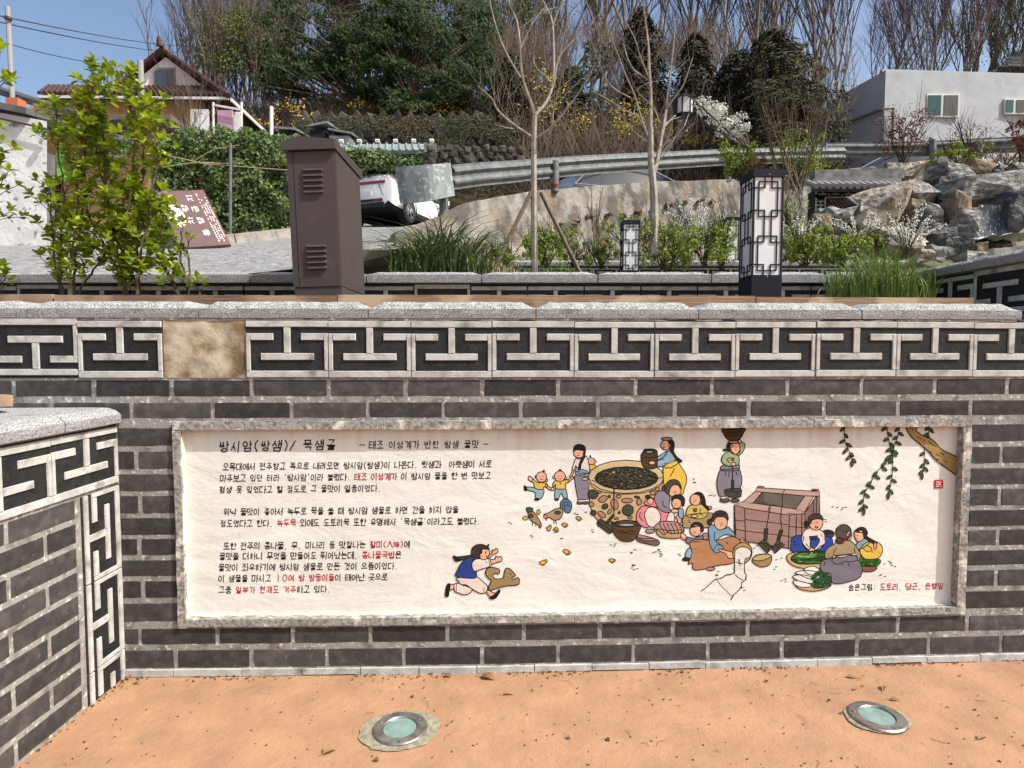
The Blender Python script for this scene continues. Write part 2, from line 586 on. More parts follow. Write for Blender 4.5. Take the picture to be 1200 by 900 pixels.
tops = [FU0] + [px_u(p, 497) for p in (288, 372, 450, 577, 700, 780, 866, 952, 1040)] + [FU1]
for i, (a, b) in enumerate(zip(tops, tops[1:])):
    frame_piece(a + .001, b - .001, PZ1 + .001 * (i % 3), FZ1 + .002 * (i % 2), 30 + i, .013 + .001 * (i % 3))
bots = [FU0 + FW + .001] + [px_u(p, 726) for p in (295, 484, 579, 673, 762, 860, 948, 1039)] + [FU1 - FW - .006]
for i, (a, b) in enumerate(zip(bots, bots[1:])):
    dz = [0, 0, .001, .002, 0, .003, .001, .002, .003][i % 9]
    frame_piece(a + .001, b - .001, FZ0 + dz, PZ0 + dz, 50 + i, .014 + .001 * (i % 2))
for sgn in (0, 1):
    zs = [FZ0 - .008, FZ0 + .36, FZ0 + .62, PZ1 - .003] if sgn == 0 else [FZ0, FZ0 + .33, FZ0 + .64, PZ1 - .003]
    for i, (a, b) in enumerate(zip(zs, zs[1:])):
        u0, u1 = (FU0 + .003 * (i % 2), PU0) if sgn == 0 else (PU1, FU1)
        frame_piece(u0, u1, a + .001, b - .001, 70 + i + sgn * 9, .015)

def print_mat(name, base=None):
    """painted render: colour from the print (attribute) or a plain base, with stains and the render's relief"""
    m = bpy.data.materials.new(name); m.use_nodes = True
    nt = m.node_tree; N, L = nt.nodes, nt.links
    b = N['Principled BSDF']; b.inputs['Roughness'].default_value = .8; b.inputs['Specular IOR Level'].default_value = .2
    geo = N.new('ShaderNodeNewGeometry')
    if base is None:
        at = N.new('ShaderNodeVertexColor'); at.layer_name = 'Col'; col = at.outputs[0]
    else:
        rgb = N.new('ShaderNodeRGB'); rgb.outputs[0].default_value = (*lin(base), 1); col = rgb.outputs[0]
    def mix(col, fac, c, k):
        mr = N.new('ShaderNodeMath'); mr.operation = 'MULTIPLY'; mr.inputs[1].default_value = k; L.new(fac, mr.inputs[0])
        mx = N.new('ShaderNodeMix'); mx.data_type = 'RGBA'; mx.blend_type = 'MULTIPLY'
        L.new(mr.outputs[0], mx.inputs[0]); L.new(col, mx.inputs[6]); mx.inputs[7].default_value = (*c, 1)
        return mx.outputs[2]
    def nz(scale, lo, hi, st=None, det=4):
        n = N.new('ShaderNodeTexNoise'); n.inputs['Scale'].default_value = scale; n.inputs['Detail'].default_value = det
        if st:
            mp = N.new('ShaderNodeMapping'); mp.inputs['Scale'].default_value = st; L.new(geo.outputs['Position'], mp.inputs[0]); L.new(mp.outputs[0], n.inputs[0])
        else: L.new(geo.outputs['Position'], n.inputs[0])
        r = N.new('ShaderNodeMapRange'); r.inputs[1].default_value = lo; r.inputs[2].default_value = hi; L.new(n.outputs[0], r.inputs[0])
        return r.outputs[0]
    col = mix(col, nz(2.2, .4, .7), (.86, .84, .80), .55)
    col = mix(col, nz(60, .55, .75), (.80, .77, .72), .4)
    # rust-brown streaks running down from the top edge
    sp = N.new('ShaderNodeSeparateXYZ'); L.new(geo.outputs['Position'], sp.inputs[0])
    gr = N.new('ShaderNodeMapRange'); gr.inputs[1].default_value = PZ1 - .16; gr.inputs[2].default_value = PZ1 + .01; L.new(sp.outputs[2], gr.inputs[0])
    ml = N.new('ShaderNodeMath'); ml.operation = 'MULTIPLY'; L.new(gr.outputs[0], ml.inputs[0]); L.new(nz(9, .46, .72, (2.2, 1, .08)), ml.inputs[1])
    col = mix(col, ml.outputs[0], (.80, .64, .46), .8)
    gr2 = N.new('ShaderNodeMapRange'); gr2.inputs[1].default_value = PZ1 - .024; gr2.inputs[2].default_value = PZ1 - .002; L.new(sp.outputs[2], gr2.inputs[0])
    col = mix(col, gr2.outputs[0], (.80, .55, .36), .6)
    L.new(col, b.inputs['Base Color'])
    last = None
    for sc, st, ds, stx in ((3, .22, .05, (1, 1, 2)), (14, .16, .010, (1, 1, 1.7)), (150, .3, .002, None)):
        n = N.new('ShaderNodeTexNoise'); n.inputs['Scale'].default_value = sc; n.inputs['Detail'].default_value = 4; n.inputs['Distortion'].default_value = .6
        if stx:
            mp = N.new('ShaderNodeMapping'); mp.inputs['Scale'].default_value = stx; L.new(geo.outputs['Position'], mp.inputs[0]); L.new(mp.outputs[0], n.inputs[0])
        else: L.new(geo.outputs['Position'], n.inputs[0])
        bp = N.new('ShaderNodeBump'); bp.inputs['Strength'].default_value = st; bp.inputs['Distance'].default_value = ds
        L.new(n.outputs[0], bp.inputs['Height'])
        if last: L.new(last, bp.inputs['Normal'])
        last = bp.outputs[0]
    L.new(last, b.inputs['Normal'])
    return m
m_panel = print_mat('cream_render', (.715, .715, .655))
m_print = print_mat('print')
t = MB()
nx, nz_ = 120, 30
vs = []
for j in range(nz_ + 1):
    for i in range(nx + 1):
        u = PU0 - .004 + (PU1 - PU0 + .008) * i / nx; z = PZ0 - .004 + (PZ1 - PZ0 + .008) * j / nz_
        vs.append(wp(u, z, PW))
t.add(vs, [(j * (nx + 1) + i, j * (nx + 1) + i + 1, (j + 1) * (nx + 1) + i + 1, (j + 1) * (nx + 1) + i) for j in range(nz_) for i in range(nx)])
t.build('plaster_panel', m_panel, mural, smooth=True)
# cement fillets where panel meets frame
t = MB()
slab(t, PU0, PU1, PZ0 - .002, PZ0 + .006, PW - .002, PW + .012, jit=.0035, seed=3, seg=.03)
for u0, u1 in ((PU0 - .001, PU0 + .006),):
    t2 = [wp(u0, PZ0, PW + .03), wp(u1, PZ0, PW + .001), wp(u1 - .002, PZ1, PW + .001), wp(u0, PZ1, PW + .03)]
    t.poly(t2)
t.build('cement_fillet', M('pale_cement', (.78, .72, .58), (.55, .5, .4), scale=25, bump=(70, .6, .006)), mural)
# ------------------------------------------------------------------ paint on the mural
def puv(px, py):
    d = ray(px, py); t = 2.7 / d.y
    for _ in range(5):
        t = (qy(d.x * t) - PW) / d.y
    return d.x * t, EYE + d.z * t
def smooth_pts(p, closed, k=4):
    n = len(p); o = []
    rng = range(n) if closed else range(n - 1)
    for i in rng:
        if closed: a, b, c, d = p[i - 1], p[i], p[(i + 1) % n], p[(i + 2) % n]
        else: a, b, c, d = p[max(i - 1, 0)], p[i], p[i + 1], p[min(i + 2, n - 1)]
        for j in range(k):
            t = j / k
            o.append(tuple(.5 * (2 * b[q] + (c[q] - a[q]) * t + (2 * a[q] - 5 * b[q] + 4 * c[q] - d[q]) * t * t + (3 * b[q] - a[q] - 3 * c[q] + d[q]) * t ** 3) for q in (0, 1)))
    if not closed: o.append(p[-1])
    return o
INK = '#1d1714'; SK = '#efb795'
class Fig:
    lvl = 0
    def __init__(s, ox, oy, sc):
        s.o = (ox, oy, sc); s.t = MB()
        Fig.lvl += 1
        s.k = 0
    def at(s, ox, oy, sc): s.o = (ox, oy, sc)
    def w(s):
        Fig.lvl += 1
        return PW + .0008 + Fig.lvl * .0000012
    def uv(s, p): return puv(s.o[0] + p[0] / s.o[2], s.o[1] + p[1] / s.o[2])
    def F(s, col, pts, sm=1, ow=1.0, ink=INK, closed=1):
        if len(pts) and not hasattr(pts[0], '__len__'): pts = list(zip(pts[::2], pts[1::2]))
        if sm: pts = smooth_pts(pts, True)
        uv = [s.uv(p) for p in pts]
        if col:
            w = s.w(); c = tuple(v * .80 for v in lin(col))
            tri = tessellate_polygon([[Vector((a, b, 0)) for a, b in uv]])
            s.t.add([wp(a, b, w) for a, b in uv], [tuple(f) for f in tri], 0, c)
        if ow: s.rib(uv, ow, ink, True)
    def L(s, pts, ow=1.0, ink=INK, sm=1):
        if len(pts) and not hasattr(pts[0], '__len__'): pts = list(zip(pts[::2], pts[1::2]))
        if sm and len(pts) > 2: pts = smooth_pts(pts, False)
        s.rib([s.uv(p) for p in pts], ow, ink, False)
    def rib(s, uv, ow, ink, closed):
        h = ow * .0021; w = s.w(); c = tuple(v * .80 for v in lin(ink)); n = len(uv)
        vs = []
        for i in range(n):
            a = uv[i - 1] if (closed or i) else uv[i]; b = uv[(i + 1) % n] if (closed or i < n - 1) else uv[i]
            dx, dy = b[0] - a[0], b[1] - a[1]; l = math.hypot(dx, dy) or 1
            nx, ny = -dy / l * h, dx / l * h
            vs += [wp(uv[i][0] + nx, uv[i][1] + ny, w), wp(uv[i][0] - nx, uv[i][1] - ny, w)]
        m = n if closed else n - 1
        s.t.add(vs, [(2 * i, 2 * i + 1, (2 * i + 3) % (2 * n), (2 * i + 2) % (2 * n)) for i in range(m)], 0, c)
    def E(s, col, cx, cy, rx, ry, ow=1.0, rot=0, n=16, ink=INK):
        r = R(rot)
        s.F(col, [(cx + rx * math.cos(t) * math.cos(r) - ry * math.sin(t) * math.sin(r), cy + rx * math.cos(t) * math.sin(r) + ry * math.sin(t) * math.cos(r)) for t in [2 * math.pi * i / n for i in range(n)]], 0, ow, ink)
    def face(s, cx, cy, r, dx=0):
        s.L([cx - r * .28 + dx, cy - r * .18, cx - r * .28 + dx, cy + r * .04], .7); s.L([cx + r * .28 + dx, cy - r * .18, cx + r * .28 + dx, cy + r * .04], .7)
        s.L([cx - r * .3 + dx, cy + r * .38, cx + dx, cy + r * .52, cx + r * .3 + dx, cy + r * .36], .7)
        s.E('#e8957f', cx - r * .5 + dx, cy + r * .25, r * .14, r * .1, 0, n=8); s.E('#e8957f', cx + r * .5 + dx, cy + r * .25, r * .14, r * .1, 0, n=8)
    def done(s, name, label=None):
        f = {'label': label} if label else {}
        return s.t.build(name, m_print, mural, **f)
A = (590, 500, 6); B = (700, 490, 7.5); C_ = (720, 560, 7.5); D = (860, 570, 6); E_ = (950, 490, 6); K = (800, 490, 7.5); G = (500, 620, 7.5); H = (840, 540, 5)

# two small children holding hands
f = Fig(*A)
f.F('#8fb2bc', [222, 430, 285, 440, 272, 500, 245, 505, 225, 495, 222, 462, 170, 446, 168, 424])
f.F(INK, [145, 417, 160, 420, 168, 446, 150, 450], 1, .6); f.E(INK, 236, 511, 18, 10, .5)
f.F(SK, [176, 354, 188, 348, 215, 372, 203, 388, 178, 374]); f.F(SK, [298, 402, 326, 426, 345, 432, 342, 447, 320, 442, 300, 424])
f.F('#e6bd4f', [210, 368, 240, 392, 300, 396, 312, 424, 285, 424, 280, 441, 245, 440, 218, 426, 216, 398, 202, 388])
f.E(SK, 234, 352, 10, 11); f.E(SK, 304, 376, 8, 10); f.E(SK, 268, 354, 37, 37); f.face(268, 356, 34); f.L([280, 318, 284, 306, 292, 316], 1.4)
f.done('painted_child')
f = Fig(*A)
f.F('#8fb2bc', [372, 434, 436, 434, 450, 500, 427, 505, 407, 468, 388, 505, 362, 500])
f.E(INK, 375, 512, 16, 8, .5); f.E(INK, 438, 510, 17, 8, .5)
f.E(SK, 347, 438, 12, 12); f.F(SK, [452, 374, 476, 356, 490, 350, 494, 362, 476, 376, 458, 390])
f.F('#e6bd4f', [368, 378, 400, 384, 430, 376, 456, 374, 460, 392, 438, 400, 436, 436, 372, 436, 368, 405, 354, 424, 348, 404])
f.E(SK, 358, 355, 10, 11); f.E(SK, 438, 362, 9, 10); f.E(SK, 398, 348, 38, 37); f.face(398, 350, 34); f.L([392, 312, 398, 300, 408, 312], 1.4); f.L([400, 386, 402, 408], .8)
f.done('painted_child')
# figure with a baby on its back
f = Fig(*A)
f.E('#5b5356', 540, 536, 24, 10, .8); f.E('#5b5356', 578, 536, 22, 10, .8); f.F('#f1e8e0', [528, 510, 596, 508, 594, 526, 530, 528], 1, .7)
f.F('#e6bd4f', [600, 268, 640, 264, 652, 296, 606, 302]); f.E(SK, 620, 243, 27, 24); f.L([606, 212, 612, 202, 616, 214], 1.2); f.E(SK, 646, 246, 8, 8, .8); f.L([622, 238, 622, 244], .7); f.L([632, 238, 632, 244], .7)
f.F('#8d8793', [508, 340, 594, 342, 602, 400, 598, 500, 575, 512, 535, 514, 525, 505, 505, 400])
f.F('#efe4dc', [512, 222, 540, 228, 576, 205, 596, 236, 606, 310, 590, 330, 520, 325, 512, 272, 494, 308, 484, 302, 500, 245])
f.F('#8ab4c8', [514, 288, 545, 300, 592, 312, 596, 347, 512, 336]); f.L([512, 312, 594, 328], .7)
f.F(SK, [486, 306, 496, 312, 488, 342, 474, 356, 466, 348, 476, 336])
f.E(SK, 533, 188, 38, 31); f.F('#2c2624', [494, 176, 498, 142, 520, 126, 555, 128, 577, 150, 574, 196, 560, 196, 562, 170, 498, 162])
f.face(528, 188, 30); f.F('#241e1d', [566, 205, 576, 210, 548, 262, 542, 300, 528, 306, 530, 280, 540, 245]); f.E(SK, 575, 368, 20, 10)
f.done('painted_villager')
# rooster, hen, chicks, grain marks
f = Fig(*A)
f.F('#3f5a45', [162, 572, 204, 572, 202, 600, 178, 612]); f.F('#a98c63', [176, 606, 212, 598, 238, 632, 268, 686, 258, 714, 244, 690, 205, 668, 182, 642])
f.E('#5a4a3e', 196, 628, 16, 12, .8); f.L([205, 670, 206, 698], .8); f.L([228, 672, 230, 700], .8); f.E('#e0707a', 262, 690, 7, 12, .6)
f.E('#e0b245', 155, 643, 19, 14, .8); f.E('#e0b245', 248, 600, 12, 19, .8)
f.done('painted_hen')
f = Fig(*A)
f.F('#5b7690', [402, 586, 404, 530, 432, 508, 468, 520, 482, 558, 466, 604, 436, 600, 424, 578]); f.L([415, 560, 432, 530, 460, 536], .8); f.L([425, 575, 440, 550, 470, 560], .8)
f.F('#b3996e', [284, 618, 318, 606, 368, 578, 412, 578, 418, 612, 396, 650, 356, 656, 322, 638, 300, 646]); f.E('#4b4450', 382, 604, 22, 12, .8); f.E('#e08a8a', 296, 632, 12, 14, .7); f.L([300, 646, 304, 660], 1.2)
f.L([366, 656, 376, 686], .8); f.L([356, 656, 358, 682], .8)
f.done('painted_rooster')
for k, (cx, cy, rx, ry, ro) in enumerate([(322, 714, 20, 13, -60), (374, 723, 19, 12, 65), (432, 690, 21, 12, 20), (531, 644, 20, 12, 20), (447, 880, 27, 15, 30), (282, 954, 27, 15, -25), (600, 680, 0, 0, 0), (765, 940, 22, 12, 10)]):
    if not rx: continue
    f = Fig(*A)
    f.E('#e3b44a', cx, cy, rx, ry, .9, ro); r = R(ro); f.E('#e3b44a', cx + rx * .8 * math.cos(r), cy + rx * .8 * math.sin(r) - 3, ry * .6, ry * .6, .8); f.L([cx - 3, cy + ry, cx - 4, cy + ry + 9], .8); f.L([cx + 5, cy + ry, cx + 6, cy + ry + 9], .8)
    f.F('#c98f3a', [cx - rx * 1.2, cy - 6, cx - rx * .7, cy - 8, cx - rx * .8, cy + 4], 0, .6)
    f.done('painted_chick')
f = Fig(0, 0, 1)
rr = random.Random(3)
for x, y in [(596, 614), (623, 627), (655, 631), (689, 602), (693, 623), (718, 638), (741, 646), (772, 645), (775, 650), (812, 563), (834, 579), (744, 664), (769, 647), (797, 649), (743, 665), (912, 655), (988, 595), (967, 609), (978, 595), (920, 681), (909, 665), (1040, 660), (1047, 662), (700, 606), (676, 602), (652, 622), (1035, 673), (870, 690), (856, 686), (880, 645), (888, 640), (840, 672)]:
    for j in range(rr.choice((2, 3))):
        a, b = x + rr.uniform(-4, 4), y + rr.uniform(-2.5, 2.5); f.L([a - 1.4, b + .2, a + 1.4, b - .3], .8)
f.done('painted_ground_mark')['kind'] = 'stuff'

# the well
f = Fig(*A)
f.F('#cdb384', [597, 370, 604, 480, 612, 560, 640, 632, 700, 690, 780, 720, 900, 720, 1000, 690, 1080, 620, 1120, 520, 1131, 350, 860, 440], 0)
f.E('#d2bd92', 864, 352, 267, 117)
f.E('#c5ae82', 864, 360, 266, 117, 0) if False else None
f.L([598, 392, 660, 446, 780, 470, 880, 474, 1000, 462, 1100, 420, 1128, 372], .9)
f.E('#2f2d28', 866, 362, 224, 81)
rr = random.Random(8)
for _ in range(230):
    a = rr.uniform(0, 2 * math.pi); q = math.sqrt(rr.random()) * .95
    x, y = 866 + 212 * q * math.cos(a), 362 + 73 * q * math.sin(a)
    f.E(rr.choice(['#6b6653', '#57533f', '#4a4838', '#5e5a48']) if rr.random() < .9 or y > 330 else '#b09b70', x, y, rr.uniform(11, 19), rr.uniform(7, 11), .7, rr.uniform(-25, 25), 8)
for cx, cy, rx, ry, ro, c in [(630, 475, 36, 32, 20, 'd'), (701, 508, 32, 22, -25, 'p'), (745, 490, 8, 9, 0, 'd'), (810, 490, 17, 12, 0, 'p'), (715, 560, 23, 18, -30, 'd'), (782, 545, 26, 40, -15, 'p'), (870, 518, 40, 17, 0, 'p'), (876, 586, 40, 40, 0, 'd'), (955, 528, 18, 24, 0, 'p'), (747, 596, 11, 20, 30, 'p'), (634, 605, 19, 20, 0, 'd'), (620, 545, 17, 18, 0, 'p'), (692, 617, 32, 19, 35, 'p'), (892, 638, 16, 10, 0, 'p'), (795, 645, 16, 8, 0, 'p'), (815, 603, 8, 8, 0, 'd'), (940, 494, 20, 7, 10, 'd'), (1050, 465, 18, 16, 0, 'p'), (1084, 440, 15, 14, 0, 'p'), (765, 676, 8, 12, 0, 'd'), (676, 460, 12, 9, 0, 'p')]:
    f.E('#4c4a3d' if c == 'd' else '#b58a74', cx, cy, rx, ry, 1, ro, 10)
f.L([778, 436, 778, 610], 1.3)
f.F('#3c3b33', [724, 668, 772, 612, 784, 620, 742, 678], 0); f.F('#45443a', [658, 672, 680, 645, 772, 704, 768, 744, 745, 752, 664, 692], 0); f.L([664, 672, 750, 725, 748, 750], .8)
f.done('painted_well')
f = Fig(*A)
f.F('#6d5a5a', [940, 770, 958, 782, 1050, 788, 1085, 796, 1099, 815, 1085, 833, 1040, 830, 960, 810, 938, 795]); f.F('#b98b80', [946, 760, 1000, 768, 1060, 786, 1050, 802, 960, 790]); 
f.done('painted_shoe')
f = Fig(*A)
f.F('#5a432e', [772, 686, 866, 656, 960, 686, 955, 740, 920, 795, 868, 808, 818, 795, 780, 750]); f.E('#4a3625', 866, 682, 94, 24); f.E('#a3b6be', 866, 690, 58, 9, .8)
f.L([800, 738, 830, 730, 860, 744, 890, 730, 930, 740], 1); f.L([820, 752, 850, 746, 880, 756, 915, 746], .8)
f.done('painted_bowl')

# woman lifting a jar at the well
f = Fig(*B)
f.F('#e8c14e', [590, 410, 690, 380, 740, 430, 780, 500, 785, 560, 765, 620, 750, 668, 700, 662, 640, 600, 590, 590, 580, 450]); f.L([680, 440, 660, 480, 640, 515], 1); f.F('#e8c14e', [590, 400, 650, 388, 700, 372, 704, 400, 660, 428, 640, 438, 625, 432, 600, 440]); 
f.F('#8fb4c6', [528, 345, 598, 298, 625, 290, 600, 330, 535, 368]); f.F('#8fb4c6', [612, 300, 645, 284, 678, 330, 686, 372, 640, 392, 560, 425, 516, 418, 508, 382, 566, 360]); f.L([575, 352, 590, 372], .9)
f.F('#f0e6dc', [632, 385, 684, 368, 686, 378, 636, 396], 0, .8)
f.E(SK, 600, 236, 42, 42); f.F('#2a2422', [622, 196, 665, 198, 678, 240, 672, 290, 700, 340, 744, 374, 732, 386, 705, 378, 662, 318, 636, 278, 640, 240, 628, 215]); f.E(SK, 636, 240, 9, 12, .8)
f.E('#b08b66', 612, 182, 48, 14); f.L([575, 230, 590, 226], .8); f.L([575, 252, 586, 264, 596, 256], .9)
f.done('painted_woman')
f = Fig(*B)
f.F('#4f3c2a', [408, 290, 415, 276, 462, 270, 512, 278, 528, 300, 528, 400, 515, 435, 465, 445, 410, 430, 390, 380, 388, 320]); f.E('#3f2f21', 462, 290, 50, 18); f.E('#a3b6be', 460, 297, 30, 8, .6); f.L([398, 350, 425, 342, 460, 352, 500, 340, 526, 348], 1); f.E(SK, 482, 392, 28, 17)
f.done('painted_jar')
# woman carrying a bowl on her head
f = Fig(*K)
f.E('#5b5356', 372, 722, 44, 18); f.E('#5b5356', 462, 724, 38, 16); f.F('#efe4dc', [332, 680, 380, 690, 376, 708, 334, 706], 0, .8)
f.F('#86838e', [338, 455, 400, 450, 490, 445, 514, 490, 522, 560, 505, 612, 478, 628, 372, 684, 330, 686, 310, 640, 302, 560, 318, 490]); f.F('#86838e', [336, 428, 360, 415, 420, 424, 490, 404, 500, 430, 488, 458, 430, 462, 344, 460]); f.L([380, 470, 372, 510], .9); f.L([412, 470, 402, 520], .9); f.L([470, 470, 480, 500], .9)
f.F('#9db184', [498, 214, 522, 210, 546, 226, 545, 262, 526, 300, 494, 328, 480, 318, 506, 288])
f.F('#9db184', [405, 292, 440, 312, 490, 330, 498, 375, 490, 408, 440, 420, 390, 418, 355, 395, 342, 360, 362, 318]); f.L([420, 345, 392, 362, 412, 392], .9); f.F('#8f3f44', [424, 350, 456, 346, 452, 374, 430, 374], 0, .7)
f.E(SK, 447, 403, 22, 15); f.E('#231f1e', 372, 280, 16, 9, .8); f.F('#2b2523', [392, 232, 410, 216, 436, 222, 430, 270, 405, 290, 390, 270]); f.F(SK, [426, 228, 496, 224, 500, 286, 470, 318, 438, 300, 422, 270]); f.face(468, 262, 26)
f.E('#b98b80', 450, 210, 52, 12); f.E(SK, 502, 204, 14, 15)
f.F('#4f3c2a', [358, 86, 540, 86, 535, 130, 505, 180, 450, 200, 395, 185, 360, 135]); f.L([380, 128, 420, 120, 450, 132, 500, 120, 525, 128], 1); f.L([372, 150, 410, 144, 450, 152, 500, 146, 520, 150], 1); f.E('#3f2f21', 449, 90, 90, 8)
f.L([438, 415, 438, 545], 1.2); f.F('#3b3a30', [428, 540, 450, 540, 450, 632, 430, 632], 0); f.F('#454a3c', [368, 632, 400, 620, 510, 616, 520, 636, 514, 690, 462, 702, 400, 690, 366, 655], 0); f.L([370, 640, 480, 646, 516, 625], .8); f.L([480, 646, 484, 695], .8)
f.done('painted_woman')

# crouching mother and child with the washing
f = Fig(*C_)
f.E('#4c4650', 440, 90, 22, 25); f.F('#ea8f98', [195, 330, 215, 280, 270, 245, 460, 290, 474, 380, 350, 402, 290, 437, 240, 420, 200, 380]); f.L([232, 300, 222, 340, 256, 380], .9)
f.F('#e9878f', [262, 226, 285, 190, 330, 172, 376, 230, 374, 255, 320, 248]); f.E('#2b2523', 296, 165, 24, 16, .8); f.E(SK, 318, 205, 26, 26, .8)
f.F('#efe6da', [265, 320, 300, 262, 362, 262, 405, 320, 400, 380, 350, 430, 300, 420, 280, 380]); f.E('#b98b80', 315, 467, 40, 19); f.F('#efe6da', [465, 345, 490, 300, 522, 310, 526, 390, 465, 390])
f.F('#8e8a96', [352, 170, 380, 125, 420, 112, 462, 130, 488, 170, 482, 250, 500, 300, 440, 300, 390, 270, 362, 215]); f.L([430, 200, 428, 240, 460, 262], .9)
f.F(SK, [480, 100, 522, 58, 582, 80, 582, 130, 545, 165, 500, 160, 472, 130]); f.F('#4f463e', [448, 120, 446, 70, 476, 28, 520, 14, 562, 28, 586, 70, 584, 100, 560, 62, 520, 62, 492, 92, 480, 140, 458, 138]); f.face(535, 115, 30)
f.F(SK, [540, 345, 556, 330, 590, 340, 585, 395, 560, 400, 556, 365]); f.F('#8fb4c6', [566, 272, 604, 278, 606, 345, 570, 347]); f.E(SK, 548, 222, 42, 46); f.F('#2b2523', [508, 205, 506, 170, 545, 146, 598, 158, 618, 190, 614, 234, 602, 250, 592, 210, 560, 182, 520, 186]); f.face(544, 226, 30); f.E(SK, 532, 290, 34, 17)
f.done('painted_mother')
f = Fig(*C_)
f.F('#c2a46f', [372, 450, 480, 462, 602, 460, 582, 520, 520, 532, 400, 515]); f.F('#b98f86', [350, 440, 380, 398, 450, 380, 560, 392, 612, 450, 600, 478, 500, 490, 470, 470, 440, 500, 400, 470])
for q in range(6): f.L([395 + q * 34, 400, 415 + q * 34, 440, 445 + q * 30, 488], .9)
f.done('painted_basket')
# girl in yellow
f = Fig(*C_)
f.F('#ab976c', [600, 360, 640, 326, 850, 306, 864, 340, 832, 380, 842, 432, 620, 437, 604, 400]); f.L([650, 365, 668, 395], .9)
f.F('#d6c069', [632, 305, 652, 252, 700, 234, 760, 232, 806, 258, 822, 300, 798, 345, 740, 360, 680, 350, 640, 335]); f.L([760, 270, 750, 310, 780, 330], .9); f.F('#7d4648', [690, 270, 726, 266, 722, 300, 694, 300], 0, .7)
f.E(SK, 712, 190, 46, 52); f.F('#2b2523', [700, 142, 735, 124, 775, 140, 798, 190, 804, 235, 842, 266, 826, 282, 780, 242, 764, 220, 768, 185, 745, 150]); f.face(706, 194, 34); f.E('#e08a8a', 843, 262, 15, 14, .9); f.E(SK, 705, 335, 32, 14)
f.done('painted_girl')
# woman pouring from a gourd, small boy behind her
f = Fig(*C_)
f.E('#b98b80', 800, 512, 28, 30); f.F('#8fb4c6', [624, 690, 648, 622, 690, 630, 676, 700]); f.E('#2b2523', 632, 714, 33, 15); f.F(SK, [585, 492, 606, 485, 640, 522, 622, 545, 590, 530])
f.F('#7c7884', [624, 552, 642, 520, 700, 530, 770, 505, 778, 545, 700, 562, 660, 582]); f.E(SK, 716, 462, 50, 50); f.F('#2b2523', [672, 436, 690, 398, 735, 388, 778, 415, 782, 468, 758, 468, 750, 425]); f.face(708, 466, 32)
f.E('#3c3431', 838, 388, 24, 27); f.F('#b9865f', [664, 575, 700, 545, 760, 540, 835, 548, 920, 545, 1000, 520, 1090, 520, 1112, 560, 1046, 620, 1052, 700, 1040, 748, 900, 770, 800, 798, 720, 808, 690, 792, 688, 748, 650, 755, 682, 660]); f.L([980, 560, 1000, 580], .9); f.E('#b98b80', 848, 798, 38, 15)
f.F('#7fa3ba', [832, 430, 872, 410, 920, 455, 985, 440, 1000, 428, 1060, 490, 1112, 515, 1095, 530, 980, 495, 905, 545, 895, 560, 958, 608, 915, 657, 868, 640, 840, 580, 830, 500]); f.L([880, 470, 880, 540, 900, 562], .9); f.L([870, 640, 900, 590, 955, 592], .8)
f.F(SK, [920, 622, 962, 632, 1050, 660, 1042, 704, 1000, 702, 978, 665, 926, 642]); f.F(SK, [1092, 525, 1115, 520, 1160, 552, 1182, 578, 1140, 582, 1112, 560])
f.F(SK, [872, 390, 882, 330, 960, 316, 992, 340, 990, 410, 955, 450, 905, 448]); f.E(SK, 868, 396, 14, 18, .8); f.F('#3f3733', [858, 385, 862, 330, 890, 298, 935, 286, 985, 305, 1002, 350, 995, 372, 965, 344, 900, 345, 878, 372]); f.face(940, 398, 38)
f.done('painted_woman')
f = Fig(*H)
f.E('#bd9f6e', 150, 540, 56, 64, 1.1, 20); f.F('#efeae0', [106, 545, 112, 520, 140, 505, 178, 508, 202, 535, 190, 565, 165, 580, 163, 655, 172, 668, 164, 700, 110, 668, 106, 600]); f.L([126, 572, 130, 600], .9); f.L([136, 574, 136, 618], .9)
f.F('#efeae0', [105, 655, 164, 660, 172, 672, 160, 705, 140, 735, 120, 765, 95, 790, 60, 760, 20, 720, 10, 692, 50, 684, 90, 664], 1, 0)
f.L([106, 655, 84, 664, 55, 668, 30, 686, -10, 694], 1.1); f.L([163, 640, 165, 658, 172, 668, 164, 700, 146, 712, 144, 738, 118, 768, 100, 784, 84, 814], 1.1); f.L([-10, 694, -60, 740, -90, 760], .9)
f.done('painted_gourd_bowl')
# timber trough, its buckets and a gourd
f = Fig(*D)
f.F('#6e645a', [130, 120, 205, 40, 500, 65, 435, 160], 0); f.L([205, 40, 205, 120], .9); f.L([342, 52, 340, 140], .9); f.F('#5b5349', [130, 120, 205, 42, 208, 112, 300, 135], 0, .7)
f.F('#8d7067', [500, 185, 605, 35, 605, 200, 560, 290, 500, 330], 0); f.L([560, 90, 558, 270], .9); f.L([582, 60, 580, 240], .9)
f.F('#a5857b', [5, 130, 80, 152, 395, 192, 500, 190, 500, 330, 470, 440, 392, 436, 80, 385, 15, 362], 0)
for pts in ([5, 130, 5, 360], [76, 155, 82, 384], [390, 200, 384, 434], [440, 205, 436, 430], [478, 195, 476, 400]): f.L(pts, 1.1)
for pts in ([8, 236, 76, 244], [80, 232, 382, 268], [386, 280, 500, 290], [10, 300, 80, 312], [82, 312, 384, 350], [386, 356, 480, 362]): f.L(pts, .9)
f.F('#c3a297', [5, 128, 70, 105, 150, 118, 435, 158, 500, 168, 498, 190, 395, 202, 250, 180, 76, 152], 0); f.F('#c3a297', [70, 105, 150, 35, 200, 40, 130, 120], 0); f.F('#c3a297', [150, 35, 165, 8, 605, 36, 600, 68, 500, 66, 205, 40], 0); f.F('#c3a297', [435, 158, 500, 66, 560, 70, 498, 180], 0)
